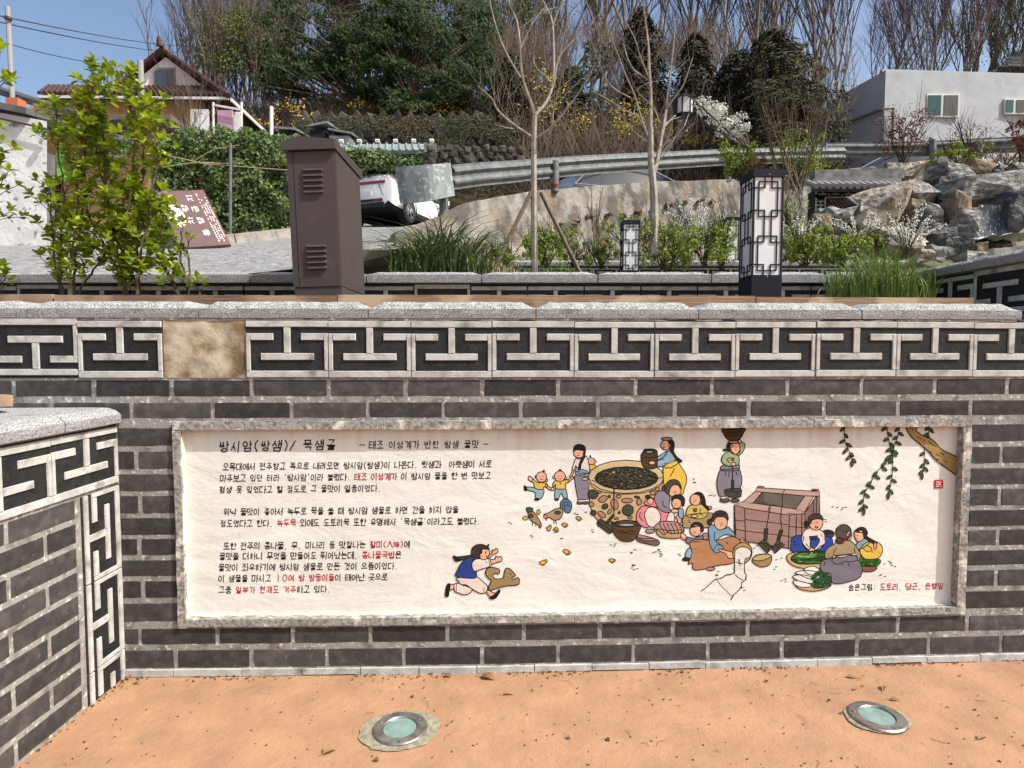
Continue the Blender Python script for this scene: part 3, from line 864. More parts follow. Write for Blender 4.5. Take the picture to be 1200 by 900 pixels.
f.L([250, 135, 240, 178], .9); f.L([360, 22, 340, 52], .9); f.F('#a5857b', [162, 8, 172, -2, 215, 2, 206, 12], 0); f.F('#a5857b', [545, 26, 552, 18, 598, 22, 594, 32], 0)
for x, y in ((32, 185), (45, 182), (108, 190), (125, 188), (118, 262), (135, 265), (410, 232), (425, 240), (140, 340), (150, 338), (220, 66), (232, 82), (370, 80), (385, 92)): f.E(INK, x, y, 2.4, 2.4, 0, n=6)
f.L([258, 140, 246, 200, 230, 290], 1.1); f.L([335, 140, 330, 240, 340, 300], 1.1)
f.done('painted_trough')
for dx, pts, hd in ((0, [165, 398, 215, 370, 272, 430, 236, 470], [214, 296, 240, 290, 234, 378, 210, 380]), (1, [264, 432, 312, 374, 358, 410, 290, 471], [324, 300, 347, 306, 320, 386, 300, 380])):
    f = Fig(*D); f.F('#4a493d', pts, 0); f.F('#3a392f', hd, 0)
    a = pts; f.L([a[0] + 6, a[1] + 4, (a[2] + a[4]) / 2, (a[3] + a[5]) / 2 + 6, a[6], a[7] - 4], .8); f.L([(a[0] + a[2]) / 2, (a[1] + a[3]) / 2, (a[4] + a[6]) / 2, (a[5] + a[7]) / 2], .8)
    f.done('painted_bucket')
f = Fig(*D); f.F('#a98c5c', [130, 515, 160, 482, 230, 475, 266, 490, 255, 545, 200, 565, 150, 545]); f.F('#cbb07a', [132, 514, 162, 484, 230, 476, 264, 490, 200, 520]); f.done('painted_gourd')
# women sorting greens
f = Fig(*D)
f.E('#4a3b2e', 660, 335, 46, 30); f.E('#33281f', 660, 322, 42, 14)
f.F('#2f4b9a', [402, 400, 410, 360, 445, 345, 490, 352, 484, 410, 520, 445, 590, 445, 640, 400, 636, 350, 682, 358, 696, 385, 690, 425, 640, 458, 420, 462]); f.L([425, 380, 430, 420], .9)
f.F('#efe2d8', [478, 355, 496, 312, 540, 290, 592, 298, 634, 328, 644, 395, 604, 422, 585, 440, 552, 450, 520, 440, 486, 402]); f.F('#2f4b9a', [545, 368, 598, 362, 596, 400, 560, 440, 536, 420], 1, .9); f.F('#33355a', [528, 350, 590, 345, 586, 372, 534, 376], 0, .7); f.L([505, 400, 530, 430], .9)
f.E(SK, 548, 450, 20, 20); f.E('#2b2523', 510, 265, 18, 23); f.F(SK, [530, 240, 560, 228, 622, 235, 620, 280, 590, 306, 550, 300, 532, 272]); f.F('#463d38', [522, 250, 528, 212, 570, 190, 614, 202, 628, 236, 600, 226, 552, 236, 540, 262]); f.L([570, 278, 580, 292, 592, 280], 1.6, '#8e2f2c'); f.L([580, 256, 592, 250], .8)
f.done('painted_woman')
f = Fig(*D)
f.F('#d2b47a', [372, 498, 400, 470, 500, 456, 640, 458, 690, 500, 660, 560, 600, 574, 480, 574, 400, 545]); f.F('#2b4420', [400, 505, 440, 470, 540, 458, 640, 458, 655, 500, 620, 538, 480, 546, 420, 530])
rr = random.Random(4)
for _ in range(34):
    x, y = rr.uniform(410, 560), rr.uniform(470, 530); f.L([x, y, x + rr.uniform(30, 90), y + rr.uniform(-12, 8)], .8, rr.choice(['#5f9a3a', '#3f7a2c', '#7fb44e', '#18280f', '#c9c0b6']), 0)
f.done('painted_basket')
f = Fig(*D)
f.F('#8a5e48', [895, 560, 1000, 560, 988, 592, 910, 596]); f.F('#4b8a2b', [880, 500, 940, 492, 1000, 502, 1032, 522, 1010, 556, 940, 562, 890, 552])
for _ in range(40):
    x, y = rr.uniform(890, 1020), rr.uniform(505, 552); f.E('#3c7a22', x, y, 8, 6, .6, rr.uniform(0, 90), 7)
f.done('painted_bowl')
f = Fig(*D)
f.F('#8fa9b4', [858, 412, 900, 368, 956, 378, 940, 410, 878, 442]); f.F('#e6bf55', [888, 442, 925, 398, 990, 384, 1038, 415, 1042, 465, 1010, 505, 930, 510, 895, 480]); f.L([930, 410, 965, 430, 970, 465], .9); f.L([900, 430, 940, 460, 958, 450], .9)
f.F(SK, [848, 345, 852, 312, 900, 310, 915, 345, 905, 375, 868, 384]); f.F('#2b2523', [850, 318, 878, 290, 918, 290, 940, 322, 938, 352, 1002, 390, 990, 408, 930, 372, 912, 352, 904, 326]); f.E('#e08a8a', 993, 417, 12, 25, .9); f.L([862, 345, 872, 345], .8); f.L([862, 364, 874, 368], .8)
f.done('painted_girl')
f = Fig(*D)
f.F('#cda27c', [432, 690, 470, 722, 560, 736, 650, 718, 684, 690, 600, 700, 500, 700])
for q in ([500, 575, 560, 560, 610, 590, 600, 620, 540, 620, 500, 600], [432, 605, 500, 590, 580, 600, 600, 640, 540, 650, 460, 620], [415, 630, 480, 620, 560, 640, 570, 680, 500, 675, 440, 655], [418, 665, 440, 660, 520, 680, 560, 700, 480, 708, 430, 690]): f.F('#f3efe6', q)
f.F('#24502a', [540, 640, 580, 600, 620, 585, 652, 608, 678, 640, 682, 690, 640, 712, 570, 716, 540, 695, 556, 665], 1, .6)
for _ in range(60):
    x, y = rr.uniform(540, 672), rr.uniform(600, 704); f.L([x, y, x + rr.uniform(-9, 9), y + rr.uniform(-12, 12)], .8, rr.choice(['#5e9c4a', '#16331a', '#3d7a35']), 0)
f.done('painted_basket')
f = Fig(*D)
f.F('#7d7982', [606, 550, 625, 520, 660, 510, 700, 505, 850, 490, 884, 528, 902, 590, 882, 642, 820, 665, 742, 683, 690, 672, 678, 615, 622, 600]); f.L([640, 530, 632, 560], .9)
f.F('#a8946e', [638, 490, 652, 440, 700, 408, 745, 386, 815, 380, 858, 420, 892, 480, 872, 524, 850, 480, 700, 492, 662, 508]); f.L([720, 430, 705, 460, 700, 488], .9); f.L([845, 430, 852, 470], .9)
f.F('#eee6dd', [700, 486, 850, 470, 856, 488, 698, 506], 0, .8); f.F('#7d7982', [690, 512, 720, 495, 760, 500, 800, 488, 850, 486, 868, 515, 820, 530, 780, 525, 740, 545, 700, 535]); f.L([760, 530, 762, 556], .9); f.L([800, 530, 812, 562], .9)
f.E(SK, 810, 345, 18, 32); f.E('#5a5048', 772, 322, 55, 56); f.L([715, 375, 760, 370, 800, 350], 2, '#8b2b2f'); f.E('#443b34', 745, 380, 28, 24); f.E(SK, 800, 338, 8, 12, .8)
f.done('painted_woman')
# running child and dog
f = Fig(*G)
f.F('#cfae8a', [200, 488, 246, 490, 240, 520, 206, 532]); f.F(SK, [200, 488, 246, 490, 240, 520, 206, 532]); f.F('#1b1716', [166, 580, 172, 520, 188, 480, 208, 486, 200, 540, 192, 588, 176, 592]); f.F('#efe0d2', [244, 485, 290, 476, 332, 493, 398, 525, 382, 560, 330, 576, 285, 560, 250, 545]); f.L([262, 480, 262, 550], .8)
f.F(SK, [525, 545, 545, 535, 580, 556, 600, 560, 590, 590, 555, 590]); f.F('#1b1716', [556, 600, 600, 572, 636, 532, 644, 550, 612, 600, 576, 614])
f.F('#efe0d2', [270, 428, 435, 420, 472, 440, 535, 500, 525, 548, 500, 562, 462, 558, 400, 525, 350, 490, 300, 485, 284, 460]); f.L([508, 515, 500, 555], .8); f.L([300, 480, 330, 500], .8)
f.F('#241e1c', [236, 234, 270, 244, 330, 236, 392, 230, 412, 250, 332, 264, 270, 282, 246, 268]); 
for q in range(5): f.L([300 + q * 22, 238, 308 + q * 22, 264], .8, '#6b5a50')
f.F('#2c4794', [255, 410, 275, 355, 305, 300, 350, 260, 422, 250, 402, 290, 405, 340, 437, 375, 430, 428, 330, 428]); f.F('#efe0d2', [430, 265, 482, 260, 562, 262, 570, 318, 480, 352, 424, 368, 402, 340, 402, 295]); f.L([548, 264, 555, 322], .8); f.L([520, 280, 530, 296], .8)
f.F(SK, [565, 272, 602, 262, 610, 238, 628, 246, 655, 240, 664, 262, 656, 284, 620, 290, 572, 306]); f.F(SK, [532, 240, 575, 212, 576, 182, 592, 188, 612, 168, 628, 186, 622, 208, 592, 220, 548, 254])
f.F(SK, [470, 210, 485, 178, 545, 172, 553, 215, 532, 258, 495, 268, 470, 250]); f.F('#42362f', [396, 215, 404, 165, 445, 136, 500, 136, 545, 160, 545, 178, 492, 172, 486, 212, 468, 212, 470, 250, 440, 252, 405, 242]); f.L([530, 152, 548, 132, 540, 158], 1.2); f.L([520, 196, 520, 214], 1.3); f.L([522, 232, 535, 246, 545, 236], .9)
f.done('painted_child')
f = Fig(*G)
f.F('#a3895a', [520, 392, 530, 350, 570, 334, 615, 342, 642, 356, 638, 392, 602, 386, 584, 408, 602, 434, 640, 436, 676, 428, 684, 385, 696, 345, 712, 342, 735, 350, 768, 385, 782, 408, 750, 424, 760, 440, 808, 424, 814, 480, 770, 493, 700, 498, 600, 525, 560, 536, 545, 512, 570, 452, 546, 432]); f.L([736, 388, 742, 398], 1.4); f.L([560, 480, 548, 510], .9)
f.done('painted_dog')
# willow and branch
f = Fig(*E_)
for st, ls in (([240, 50, 238, 140, 262, 210, 288, 270, 292, 300], 9), ([835, 42, 826, 130], 4), ([800, 218, 802, 300, 795, 350, 782, 390], 6), ([535, 50, 545, 130, 560, 200, 575, 290, 573, 400, 558, 480, 545, 530], 13), ([628, 50, 612, 130, 585, 200, 568, 265], 7), ([560, 255, 530, 310, 468, 375, 418, 460, 380, 530, 368, 610, 376, 640], 14)):
    p = smooth_pts(list(zip(st[::2], st[1::2])), False, 6); f.L(p, .8, sm=0)
    for i in range(ls * 1):
        t = (i + .7) / ls * (len(p) - 1); x, y = p[min(int(t), len(p) - 1)]
        sg = 1 if i % 2 else -1; a = R(90 - sg * (48 + rr.uniform(-12, 12))); ln = rr.uniform(38, 52) if i < ls - 1 else 46
        if i == ls - 1: a = R(92)
        ca, sa = math.cos(a), math.sin(a)
        def q(l, w): return (x + ca * l - sa * w, y + sa * l + ca * w)
        f.F(rr.choice(['#4f7a3c', '#5a8344', '#46703a', '#6f6a3e']), [q(0, 0), q(ln * .45, 10), q(ln, 0), q(ln * .45, -10)], 1, .9); f.L([q(3, 0), q(ln - 4, 0)], .5)
f.F('#b08f5a', [670, 44, 752, 44, 742, 88, 800, 128, 860, 155, 925, 222, 1048, 292, 1048, 406, 960, 355, 880, 292, 830, 235, 760, 175, 700, 122], 1, 1.2)
for l in ([750, 128, 780, 150], [790, 150, 800, 160], [825, 160, 850, 185, 885, 200], [840, 232, 850, 242], [880, 250, 915, 270], [905, 242, 935, 256], [880, 285, 910, 294], [940, 300, 960, 308], [695, 60, 700, 80], [715, 50, 718, 88]): f.L(l, 1)
f.done('painted_willow_branch')
f = Fig(*E_)
f.F('#c4202e', [870, 433, 930, 433, 931, 493, 870, 493], 0, 0)
for l in ([880, 446, 898, 446], [906, 442, 922, 442], [884, 456, 884, 470], [892, 452, 918, 452], [912, 452, 904, 470], [878, 480, 900, 478], [908, 462, 924, 474], [910, 482, 924, 484], [896, 458, 896, 474]): f.L(l, .8, '#f0dcd2', 0)
f.done('painted_seal')

# ---- lettering
CIRC = [(.5 + .5 * math.cos(t * math.pi / 5), .5 + .5 * math.sin(t * math.pi / 5)) for t in range(11)]
BASE = {
    'g': [[(0, 1), (1, 1), (.8, 0)]], 'n': [[(.05, 1), (0, .05), (1, .1)]], 'd': [[(1, 1), (0, 1), (0, 0), (1, .05)]],
    'r': [[(0, 1), (1, 1), (.95, .52), (0, .5), (0, 0), (1, .05)]], 'm': [[(0, 1), (.05, 0), (.95, 0), (1, 1), (0, 1)]],
    'b': [[(0, 1), (.03, 0), (.97, 0), (1, 1)], [(0, .5), (1, .5)]], 's': [[(.55, 1), (.4, .5), (0, 0)], [(.46, .6), (1, 0)]],
    'o': [CIRC], 'j': [[(0, 1), (1, 1), (.5, .5), (0, 0)], [(.55, .5), (1, 0)]],
    'c': [[(.3, 1.06), (.7, 1.06)], [(0, .78), (1, .78), (.5, .4), (0, 0)], [(.55, .4), (1, 0)]],
    'k': [[(0, 1), (1, 1), (.8, 0)], [(0, .5), (.9, .52)]], 't': [[(1, 1), (0, 1), (0, 0), (1, .05)], [(0, .5), (.9, .52)]],
    'p': [[(0, 1), (1, 1)], [(0, 0), (1, 0)], [(.3, 1), (.33, 0)], [(.7, 1), (.67, 0)]],
    'h': [[(.35, 1.04), (.65, 1.04)], [(0, .76), (1, .76)], [(x * .62 + .19, y * .56) for x, y in CIRC]]}
INI = 'g gg n d dd r m b bb s ss o j jj c k t p h'.split()
FIN = ['', 'g', 'gg', 'gs', 'n', 'nj', 'nh', 'd', 'r', 'rg', 'rm', 'rb', 'rs', 'rt', 'rp', 'rh', 'm', 'b', 'bs', 's', 'ss', 'o', 'j', 'c', 'k', 't', 'p', 'h']
# vowels: (strokes beside, strokes below); beside in a box right of the first letter, below in a box under it
V_I = [[(.6, 1.05), (.6, -.05)]]
def arm(y, x0, x1): return [(x0, y), (x1, y)]
SIDE = {0: V_I + [arm(.5, .6, 1.05)], 1: [[(.3, 1), (.3, 0)], [(.85, 1.05), (.85, -.05)], arm(.5, .3, .85)], 2: V_I + [arm(.65, .6, 1.05), arm(.35, .6, 1.05)],
        3: [[(.3, 1), (.3, 0)], [(.85, 1.05), (.85, -.05)], arm(.65, .3, .85), arm(.35, .3, .85)], 4: V_I + [arm(.5, .1, .6)], 5: [[(.45, 1), (.45, 0)], [(.95, 1.05), (.95, -.05)], arm(.5, 0, .45)],
        6: V_I + [arm(.65, .1, .6), arm(.35, .1, .6)], 7: [[(.45, 1), (.45, 0)], [(.95, 1.05), (.95, -.05)], arm(.65, 0, .45), arm(.35, 0, .45)], 20: V_I}
BELOW = {8: [arm(0, 0, 1), [(.5, 0), (.5, .9)]], 12: [arm(0, 0, 1), [(.33, 0), (.33, .9)], [(.67, 0), (.67, .9)]], 13: [arm(.9, 0, 1), [(.5, .9), (.5, -.1)]],
         17: [arm(.9, 0, 1), [(.33, .9), (.33, -.1)], [(.67, .9), (.67, -.1)]], 18: [arm(.5, 0, 1)]}
MIXED = {9: (8, 0), 10: (8, 1), 11: (8, 20), 14: (13, 4), 15: (13, 5), 16: (13, 20), 19: (18, 20)}
OTHER = {'(': [[(.62, 1.05), (.4, .75), (.36, .4), (.6, -.05)]], ')': [[(.38, 1.05), (.6, .75), (.64, .4), (.4, -.05)]], ',': [[(.5, .08), (.42, -.1)]], '.': [[(.46, .04), (.54, .04)]],
         "'": [[(.5, 1.02), (.48, .85)]], '-': [[(.1, .5), (.9, .5)]], '/': [[(.85, .95), (.2, .0)]], ':': [[(.46, .2), (.54, .2)], [(.46, .7), (.54, .7)]],
         '0': [[(x * .7 + .15, y) for x, y in CIRC]], '1': [[(.5, 1), (.5, 0)]], '八': [[(.42, .95), (.35, .5), (.05, .02)], [(.52, .95), (.68, .5), (1, .02)]],
         '味': [[(.0, .8), (.02, .25), (.3, .25), (.3, .8), (0, .8)], [(.42, .72), (.98, .72)], [(.38, .45), (1, .45)], [(.7, 1), (.7, 0)], [(.7, .45), (.4, .08)], [(.7, .45), (1, .08)]]}
def fit(code, x0, y0, x1, y1):
    out = []
    for i, c in enumerate(code):
        w_ = (x1 - x0) / len(code); a = x0 + w_ * i; g_ = .04 if len(code) > 1 else 0
        for st in BASE[c]:
            out.append([(a + g_ * i + px * (w_ - g_), y0 + py * (y1 - y0)) for px, py in st])
    return out
def strokes_of(ch):
    if ch in OTHER: return OTHER[ch]
    k = ord(ch) - 0xAC00
    i, v, f = k // 588, k % 588 // 28, k % 28
    y0 = .40 if f else 0.0
    hh = 1 - y0
    out = []
    below, side = (MIXED[v] if v in MIXED else ((v, None) if v in BELOW else (None, v)))
    if below is None: out += fit(INI[i], .02, y0 + hh * .10, .50, y0 + hh * .9)
    elif side is None: out += fit(INI[i], .18, y0 + hh * .46, .82, y0 + hh)
    else: out += fit(INI[i], .04, y0 + hh * .50, .54, y0 + hh)
    if below is not None:
        bx0, bx1 = (0, 1) if side is None else (0, .62)
        by0, by1 = y0 + hh * .06, y0 + hh * .34
        out += [[(bx0 + px * (bx1 - bx0), by0 + py * (by1 - by0)) for px, py in st] for st in BELOW[below]]
    if side is not None: out += [[(.56 + px * .44 if below is None else .62 + px * .38, y0 + py * hh) for px, py in st] for st in SIDE[side]]
    if f: out += fit(FIN[f], .20, 0, .88, .30)
    return out
def glyph_tris(ch, cache={}):
    """outline of one written character, from pen strokes"""
    if ch in cache: return cache[ch]
    vs, fs = [], []
    h = .066
    for st in strokes_of(ch):
        n = len(st); b = len(vs)
        st = list(st)
        if st[0] != st[-1]:
            for e, q in ((0, 1), (-1, -2)):
                dx, dy = st[e][0] - st[q][0], st[e][1] - st[q][1]; l = math.hypot(dx, dy) or 1
                st[e] = (st[e][0] + dx / l * .03, st[e][1] + dy / l * .03)
        for i, (x, y) in enumerate(st):
            a = st[i - 1] if i else (st[-2] if st[0] == st[-1] else st[i]); c = st[i + 1] if i < n - 1 else (st[1] if st[0] == st[-1] else st[i])
            d1 = Vector((x - a[0], y - a[1])); d2 = Vector((c[0] - x, c[1] - y))
            if d1.length < 1e-6: d1 = d2
            if d2.length < 1e-6: d2 = d1
            d1.normalize(); d2.normalize(); t = d1 + d2
            if t.length < .2: t = d1
            t.normalize(); nn = Vector((-t.y, t.x)); k = h / max(.6, nn.dot(Vector((-d1.y, d1.x))))
            vs += [(x + nn.x * k, y + nn.y * k), (x - nn.x * k, y - nn.y * k)]
        fs += [(b + 2 * i, b + 2 * i + 1, b + 2 * i + 3, b + 2 * i + 2) for i in range(n - 1)]
    cache[ch] = (vs, fs)
    return cache[ch]
def text_line(segs, x0, x1, y0, y1, size, name='lettering', place=None, mat=None, par=None, lift=0.0, ws=.55):
    """characters spread evenly from x0 to x1 (pixels); y0, y1 = their middle at both ends; size = glyph height in pixels"""
    chars = [(ch, c) for s_, c in segs for ch in s_]
    wd = [ws if ch in " .,'()/:-" else 1.0 for ch, _ in chars]
    tot = sum(wd); adv = (x1 - x0) / tot; x = x0; t = MB(); rr = random.Random(len(chars))
    for (ch, c), w_ in zip(chars, wd):
        if ch != ' ':
            vs, fs = glyph_tris(ch)
            if vs:
                cx = x + adv * w_ / 2; k = (cx - x0) / (x1 - x0); cy = y0 + (y1 - y0) * k
                sc = size / .92 * rr.uniform(.95, 1.05); a = rr.uniform(-.05, .05); sx = rr.uniform(.95, 1.08)
                pts = []
                for gx, gy in vs:
                    gx = (gx - .5) * .76; gy = (gy - .5) * .88
                    gx, gy = gx * sx * math.cos(a) - gy * math.sin(a) + gy * .05, gx * math.sin(a) + gy * math.cos(a)
                    pts.append((cx + gx * sc, cy - gy * sc))
                if place: P3 = [place(*p) for p in pts]
                else: P3 = [wp(*puv(*p), PW + .0010 + lift) for p in pts]
                t.add(P3, fs, 0, tuple(v * .8 for v in lin('#c4182c' if c else '#1f1a19')))
        x += adv * w_
    return t.build(name, mat or m_print, par or mural, kind='stuff')
text_line([("쌍시암(쌍샘)/ 묵샘골", 0)], 256, 395, 523.5, 521, 12.4)
text_line([("- 태조 이성계가 반한 쌍샘 물맛 -", 0)], 422, 572, 521.5, 520.5, 8.8)
text_line([("오목대에서 전주향교 쪽으로 내려오면 쌍시암(쌍샘)이 나온다. 윗샘과  아랫샘이 서로", 0)], 261, 577, 547, 543.5, 8.0)
text_line([("마주보고 있던 터라 '쌍시암'이라 불렀다. ", 0), ("태조 이성계", 1), ("가 이 쌍시암 물을 한 번 맛보고", 0)], 258, 576, 560.5, 557, 8.0)
text_line([("평생 못 잊었다고 할 정도로 그 물맛이 일품이었다.", 0)], 257, 447, 574, 572, 8.0)
text_line([("워낙 물맛이 좋아서 녹두로 묵을 쑬 때 쌍시암 샘물로 하면 간을 하지 않을", 0)], 262, 538, 600, 597, 8.0)
text_line([("정도였다고 한다. ", 0), ("녹두묵", 1), (" 외에도 도토리묵 또한 유명해서 '묵샘골'이라고도 불렀다.", 0)], 258, 563, 613.5, 610.5, 8.0)
text_line([("또한 전주의 콩나물, 무, 미나리 등 맛깔나는 ", 0), ("팔미(八味)", 1), ("에", 0)], 262, 481, 640, 637.5, 8.0)
text_line([("물맛을 더하니 무엇을 만들어도 뛰어났는데, ", 0), ("콩나물국밥", 1), ("은", 0)], 257, 471, 652, 650, 8.0)
text_line([("물맛이 좌우하기에 쌍시암 샘물로 만든 것이 으뜸이었다.", 0)], 256, 467, 665, 663, 8.0)
text_line([("이 샘물을 마시고 ", 0), ("10여 쌍 쌍둥이들", 1), ("이 태어난 곳으로", 0)], 256, 455, 678, 676, 8.0)
text_line([("그중 ", 0), ("일부가 현재도 거주", 1), ("하고 있다.", 0)], 256, 388, 691.5, 690, 8.0)
text_line([("숨은그림: ", 0), ("도토리, 당근, 은행잎", 1)], 994, 1106, 688.5, 686.5, 7.4)
# ------------------------------------------------------------------ left pier wall (faces +x)
def lw(y, z, w=0.0): return Vector((XL + w, y, z))          # w outward
def lwm(y, z, w=0.0): return Matrix.Translation((XL + w, y, z)) @ Matrix.Rotation(R(90), 4, 'Z')   # local x -> +y, local y -> -x (inward)
pier = thing('low_brick_wall', 'low side wall at left with granite coping and an upright meander column', 'wall', (XL - .3, 1.6, 0))
YE = qy(XL)
CZB, CZC, CZT = 1.140, 1.178, 1.205
t = MB()
t.box((XL - .30, (YE + 0.2) / 2 - .004, CZB / 2 - .05), (.60, YE - 0.2 - .008, CZB + .1))
t.build('mortar_bed', m_mortar, pier)
def lcop(u, z, w): return Vector((XL + w, u, z))
# coping stones run along y; corner stone at the main wall is rounded
for i, (a, b) in enumerate([(.2, .95), (.955, 1.62), (1.625, 2.30)]):
    coping_stone(a, b, CZB + .001, CZC, CZT, lcop, back=.62, over=.03, ch=.055, seed=20 + i, par=pier, ends=False)
coping_stone(2.305, YE - .006, CZB + .001, CZC, CZT, lcop, back=.62, over=.03, ch=.055, seed=29, par=pier, ends=False)
ltz = CZB - .263
yc = XL * 0
def y_at(px): return XL / ((px - 600) / FPX)                # distance along the pier seen at px (near enough)
Y1 = YE - .055; 
y_r = y_at(132.5); y_s = y_at(53)
lt = tile_meshes(y_r - y_s, .260, 0)
put_tile(lt, lwm((y_r + y_s) / 2, ltz, .004), pier)
lt2 = tile_meshes(.18, .260, 1)
half = MB()
# cut tile: two half motifs
y_a = y_s - .24
o = link('meander_tile', lt2[0], pier, lwm((y_a + y_s) / 2, ltz, .004) @ Matrix.Scale(.24 / .18, 4, (1, 0, 0)))
k = MB()
H_ = .26; L_ = .24
def lstrip(mb, x0, x1, z0, z1, y1=-.006):
    vs = [(x0, 0, z0), (x1, 0, z0), (x1, 0, z1), (x0, 0, z1), (x0 + .002, y1, z0 + .002), (x1 - .002, y1, z0 + .002), (x1 - .002, y1, z1 - .002), (x0 + .002, y1, z1 - .002)]
    mb.add(vs, [(4, 5, 6, 7), (0, 1, 5, 4), (1, 2, 6, 5), (2, 3, 7, 6), (3, 0, 4, 7)])
for q in ((-.119, .119, .001, .030), (-.119, .119, .218, .247), (-.119, -.100, .0305, .2175), (-.0995, .035, .079, .108), (.100, .119, .0305, .190), (-.03, .0995, .161, .190)):
    lstrip(k, *q)
c = k.build('raised_border', m_key); c.parent = o; c.matrix_parent_inverse = Matrix.Scale(.18 / .24, 4, (1, 0, 0))
for i in (1, 2, 3):
    b_ = y_a - .366 * (i - 1); put_tile(tmA, lwm(b_ - .183, ltz, .004) @ Matrix.Scale(.260 / TH, 4, (0, 0, 1)), pier)
# column of tiles turned upright beside the corner
y_m = y_at(87.5)
wc = y_r - y_m
for i in range(3):
    zt = ltz - .012 - i * .369
    mw = Matrix.Translation((XL + .004, y_r, zt - .3665)) @ Matrix(((0, -1, 0, 0), (0, 0, -1, 0), (1, 0, 0, 0), (0, 0, 0, 1))).to_4x4()
    # local x -> up (z), local z -> -y, local y -> inward (-x)
    mw = Matrix(((0, -1, 0, XL + .004), (0, 0, -1, y_r), (1, 0, 0, zt - .183), (0, 0, 0, 1))) @ Matrix.Scale(wc / TH, 4, (0, 0, 1)) @ Matrix.Rotation(0, 4, 'X')
    put_tile(tmA, mw, pier)
zs = ltz - .012
k = 0
while zs > -.02:
    z1_ = zs; z0_ = zs - .080
    off = 0 if k % 2 else -.17
    y = y_m - .022
    first = True
    yy = y
    while yy > .3:
        Lb = .335 if not (first and k % 2) else .165
        _bn[0] += 1
        me = brick_mesh(Lb - .016, .080, _bn[0] * 7 + 1)
        link('brick', me, pier, lwm(yy - Lb / 2, z0_, .0015))
        yy -= Lb; first = False
    zs -= .0973; k += 1
t = MB()
t.box((XL - .05, (Y1 + .25) / 2, CZB - .004), (.11, Y1 - .25, .009)); 
t.build('mortar_fillet', m_mortar, pier)
# planter timber end lying on the low wall's bed
t = MB(); t.beam(P(-60, 470, 2.3), P(10, 469, 2.45), .10, .045)
tag(t.build('timber_board', m_wood), 'short brown timber end on top of the low left wall', 'timber')
t = MB(); t.poly([(XL - .62, .2, CZB), (XL - .60, .2, CZB), (XL - .60, YE, CZB), (XL - .62, YE, CZB)])

# ------------------------------------------------------------------ ground lights
m_steel = M('brushed_steel', (.42, .41, .38), (.22, .21, .19), scale=30, rough=.38, metal=.9, bump=(90, .15, .002))
m_lens = M('frosted_lens', (.20, .30, .27), (.14, .22, .20), scale=22, rough=.25, spec=.6)
m_conc = M('patch_concrete', (.32, .29, .21), (.19, .165, .115), scale=40, rough=.95, bump=(120, .8, .006))
for idx, (px, py, lab, sq) in enumerate([(469, 856, 'round steel ground light nearer the middle, in an uneven cement patch', 1.0), (1028, 842, 'round steel ground light at right with a narrow cement rim', .82)]):
    d = ray(px, py); tt = -EYE / d.z; c = Vector((d.x * tt, d.y * tt, 0))
    L_ = thing('ground_light', lab, 'ground light', c, 'round lights set in the paving')
    r0 = .104
    t = MB(); rr = random.Random(idx + 3); n = 40
    for rad, z in ((0.0, .009), (r0 * 1.0, .009)): pass
    ring = []
    for i in range(n):
        a = 2 * math.pi * i / n
        rad = r0 * (1.32 + .16 * math.sin(2 * a + 1.2) + rr.uniform(-.05, .05)) * (1 if idx == 0 else .80)
        ring.append((c.x + rad * math.cos(a), c.y + rad * math.sin(a), .0035))
    inner = [(c.x + r0 * .9 * math.cos(2 * math.pi * i / n), c.y + r0 * .9 * math.sin(2 * math.pi * i / n), .008) for i in range(n)]
    t.add(ring + inner, [(i, (i + 1) % n, n + (i + 1) % n, n + i) for i in range(n)])
    t.build('cement_patch', m_conc, L_)
    t = MB(); prof = [(r0, .002), (r0, .010), (r0 - .006, .014), (r0 * .64, .015), (r0 * .61, .012), (r0 * .60, .006)]
    vs = [(c.x + r_ * math.cos(2 * math.pi * i / 48), c.y + r_ * math.sin(2 * math.pi * i / 48), z) for r_, z in prof for i in range(48)]
    t.add(vs, [(j * 48 + i, j * 48 + (i + 1) % 48, (j + 1) * 48 + (i + 1) % 48, (j + 1) * 48 + i) for j in range(len(prof) - 1) for i in range(48)])
    t.build('steel_ring', m_steel, L_, smooth=False)
    t = MB(); t.disc((c.x, c.y, .0085), r0 * .605, r0 * .605, 40); t.build('glass_lens', m_lens, L_)
    for a in (40, 160, 280):
        t = MB(); x, y = c.x + r0 * .81 * math.cos(R(a)), c.y + r0 * .81 * math.sin(R(a))
        t.tube([(x, y, .014), (x, y, .0175)], .0075, 10); t.build('screw', m_steel, L_)

# dry leaves, twigs and grit
m_dry = M('dry_leaf', (.16, .075, .03), (.26, .15, .07), scale=20, rnd=.4, rough=.7)
m_grit = M('grit', (.12, .08, .05), isl=.7)
def gpt(px, py):
    d = ray(px, py); tt = -EYE / d.z
    return Vector((d.x * tt, d.y * tt, .002))
def leaf_mesh(L, W, seed, curl=.3):
    t = MB(); rr = random.Random(seed); n = 6
    vs = []
    for i in range(n + 1):
        x = i / n; w = math.sin(math.pi * min(1, x * 1.02)) ** .8 * W / 2
        zc = curl * L * (x * (1 - x)) * 1.2
        vs += [((x - .5) * L, -w, zc + abs(w) * .7), ((x - .5) * L, 0, zc), ((x - .5) * L, w, zc + abs(w) * .9)]
    t.add(vs, [(3 * i + j, 3 * i + j + 1, 3 * i + 3 + j + 1, 3 * i + 3 + j) for i in range(n) for j in (0, 1)])
    t.tube([(-.5 * L, 0, 0), (-.8 * L, .05 * L, .004)], .0012, 3)
    return t.mesh('dry_leaf', m_dry)
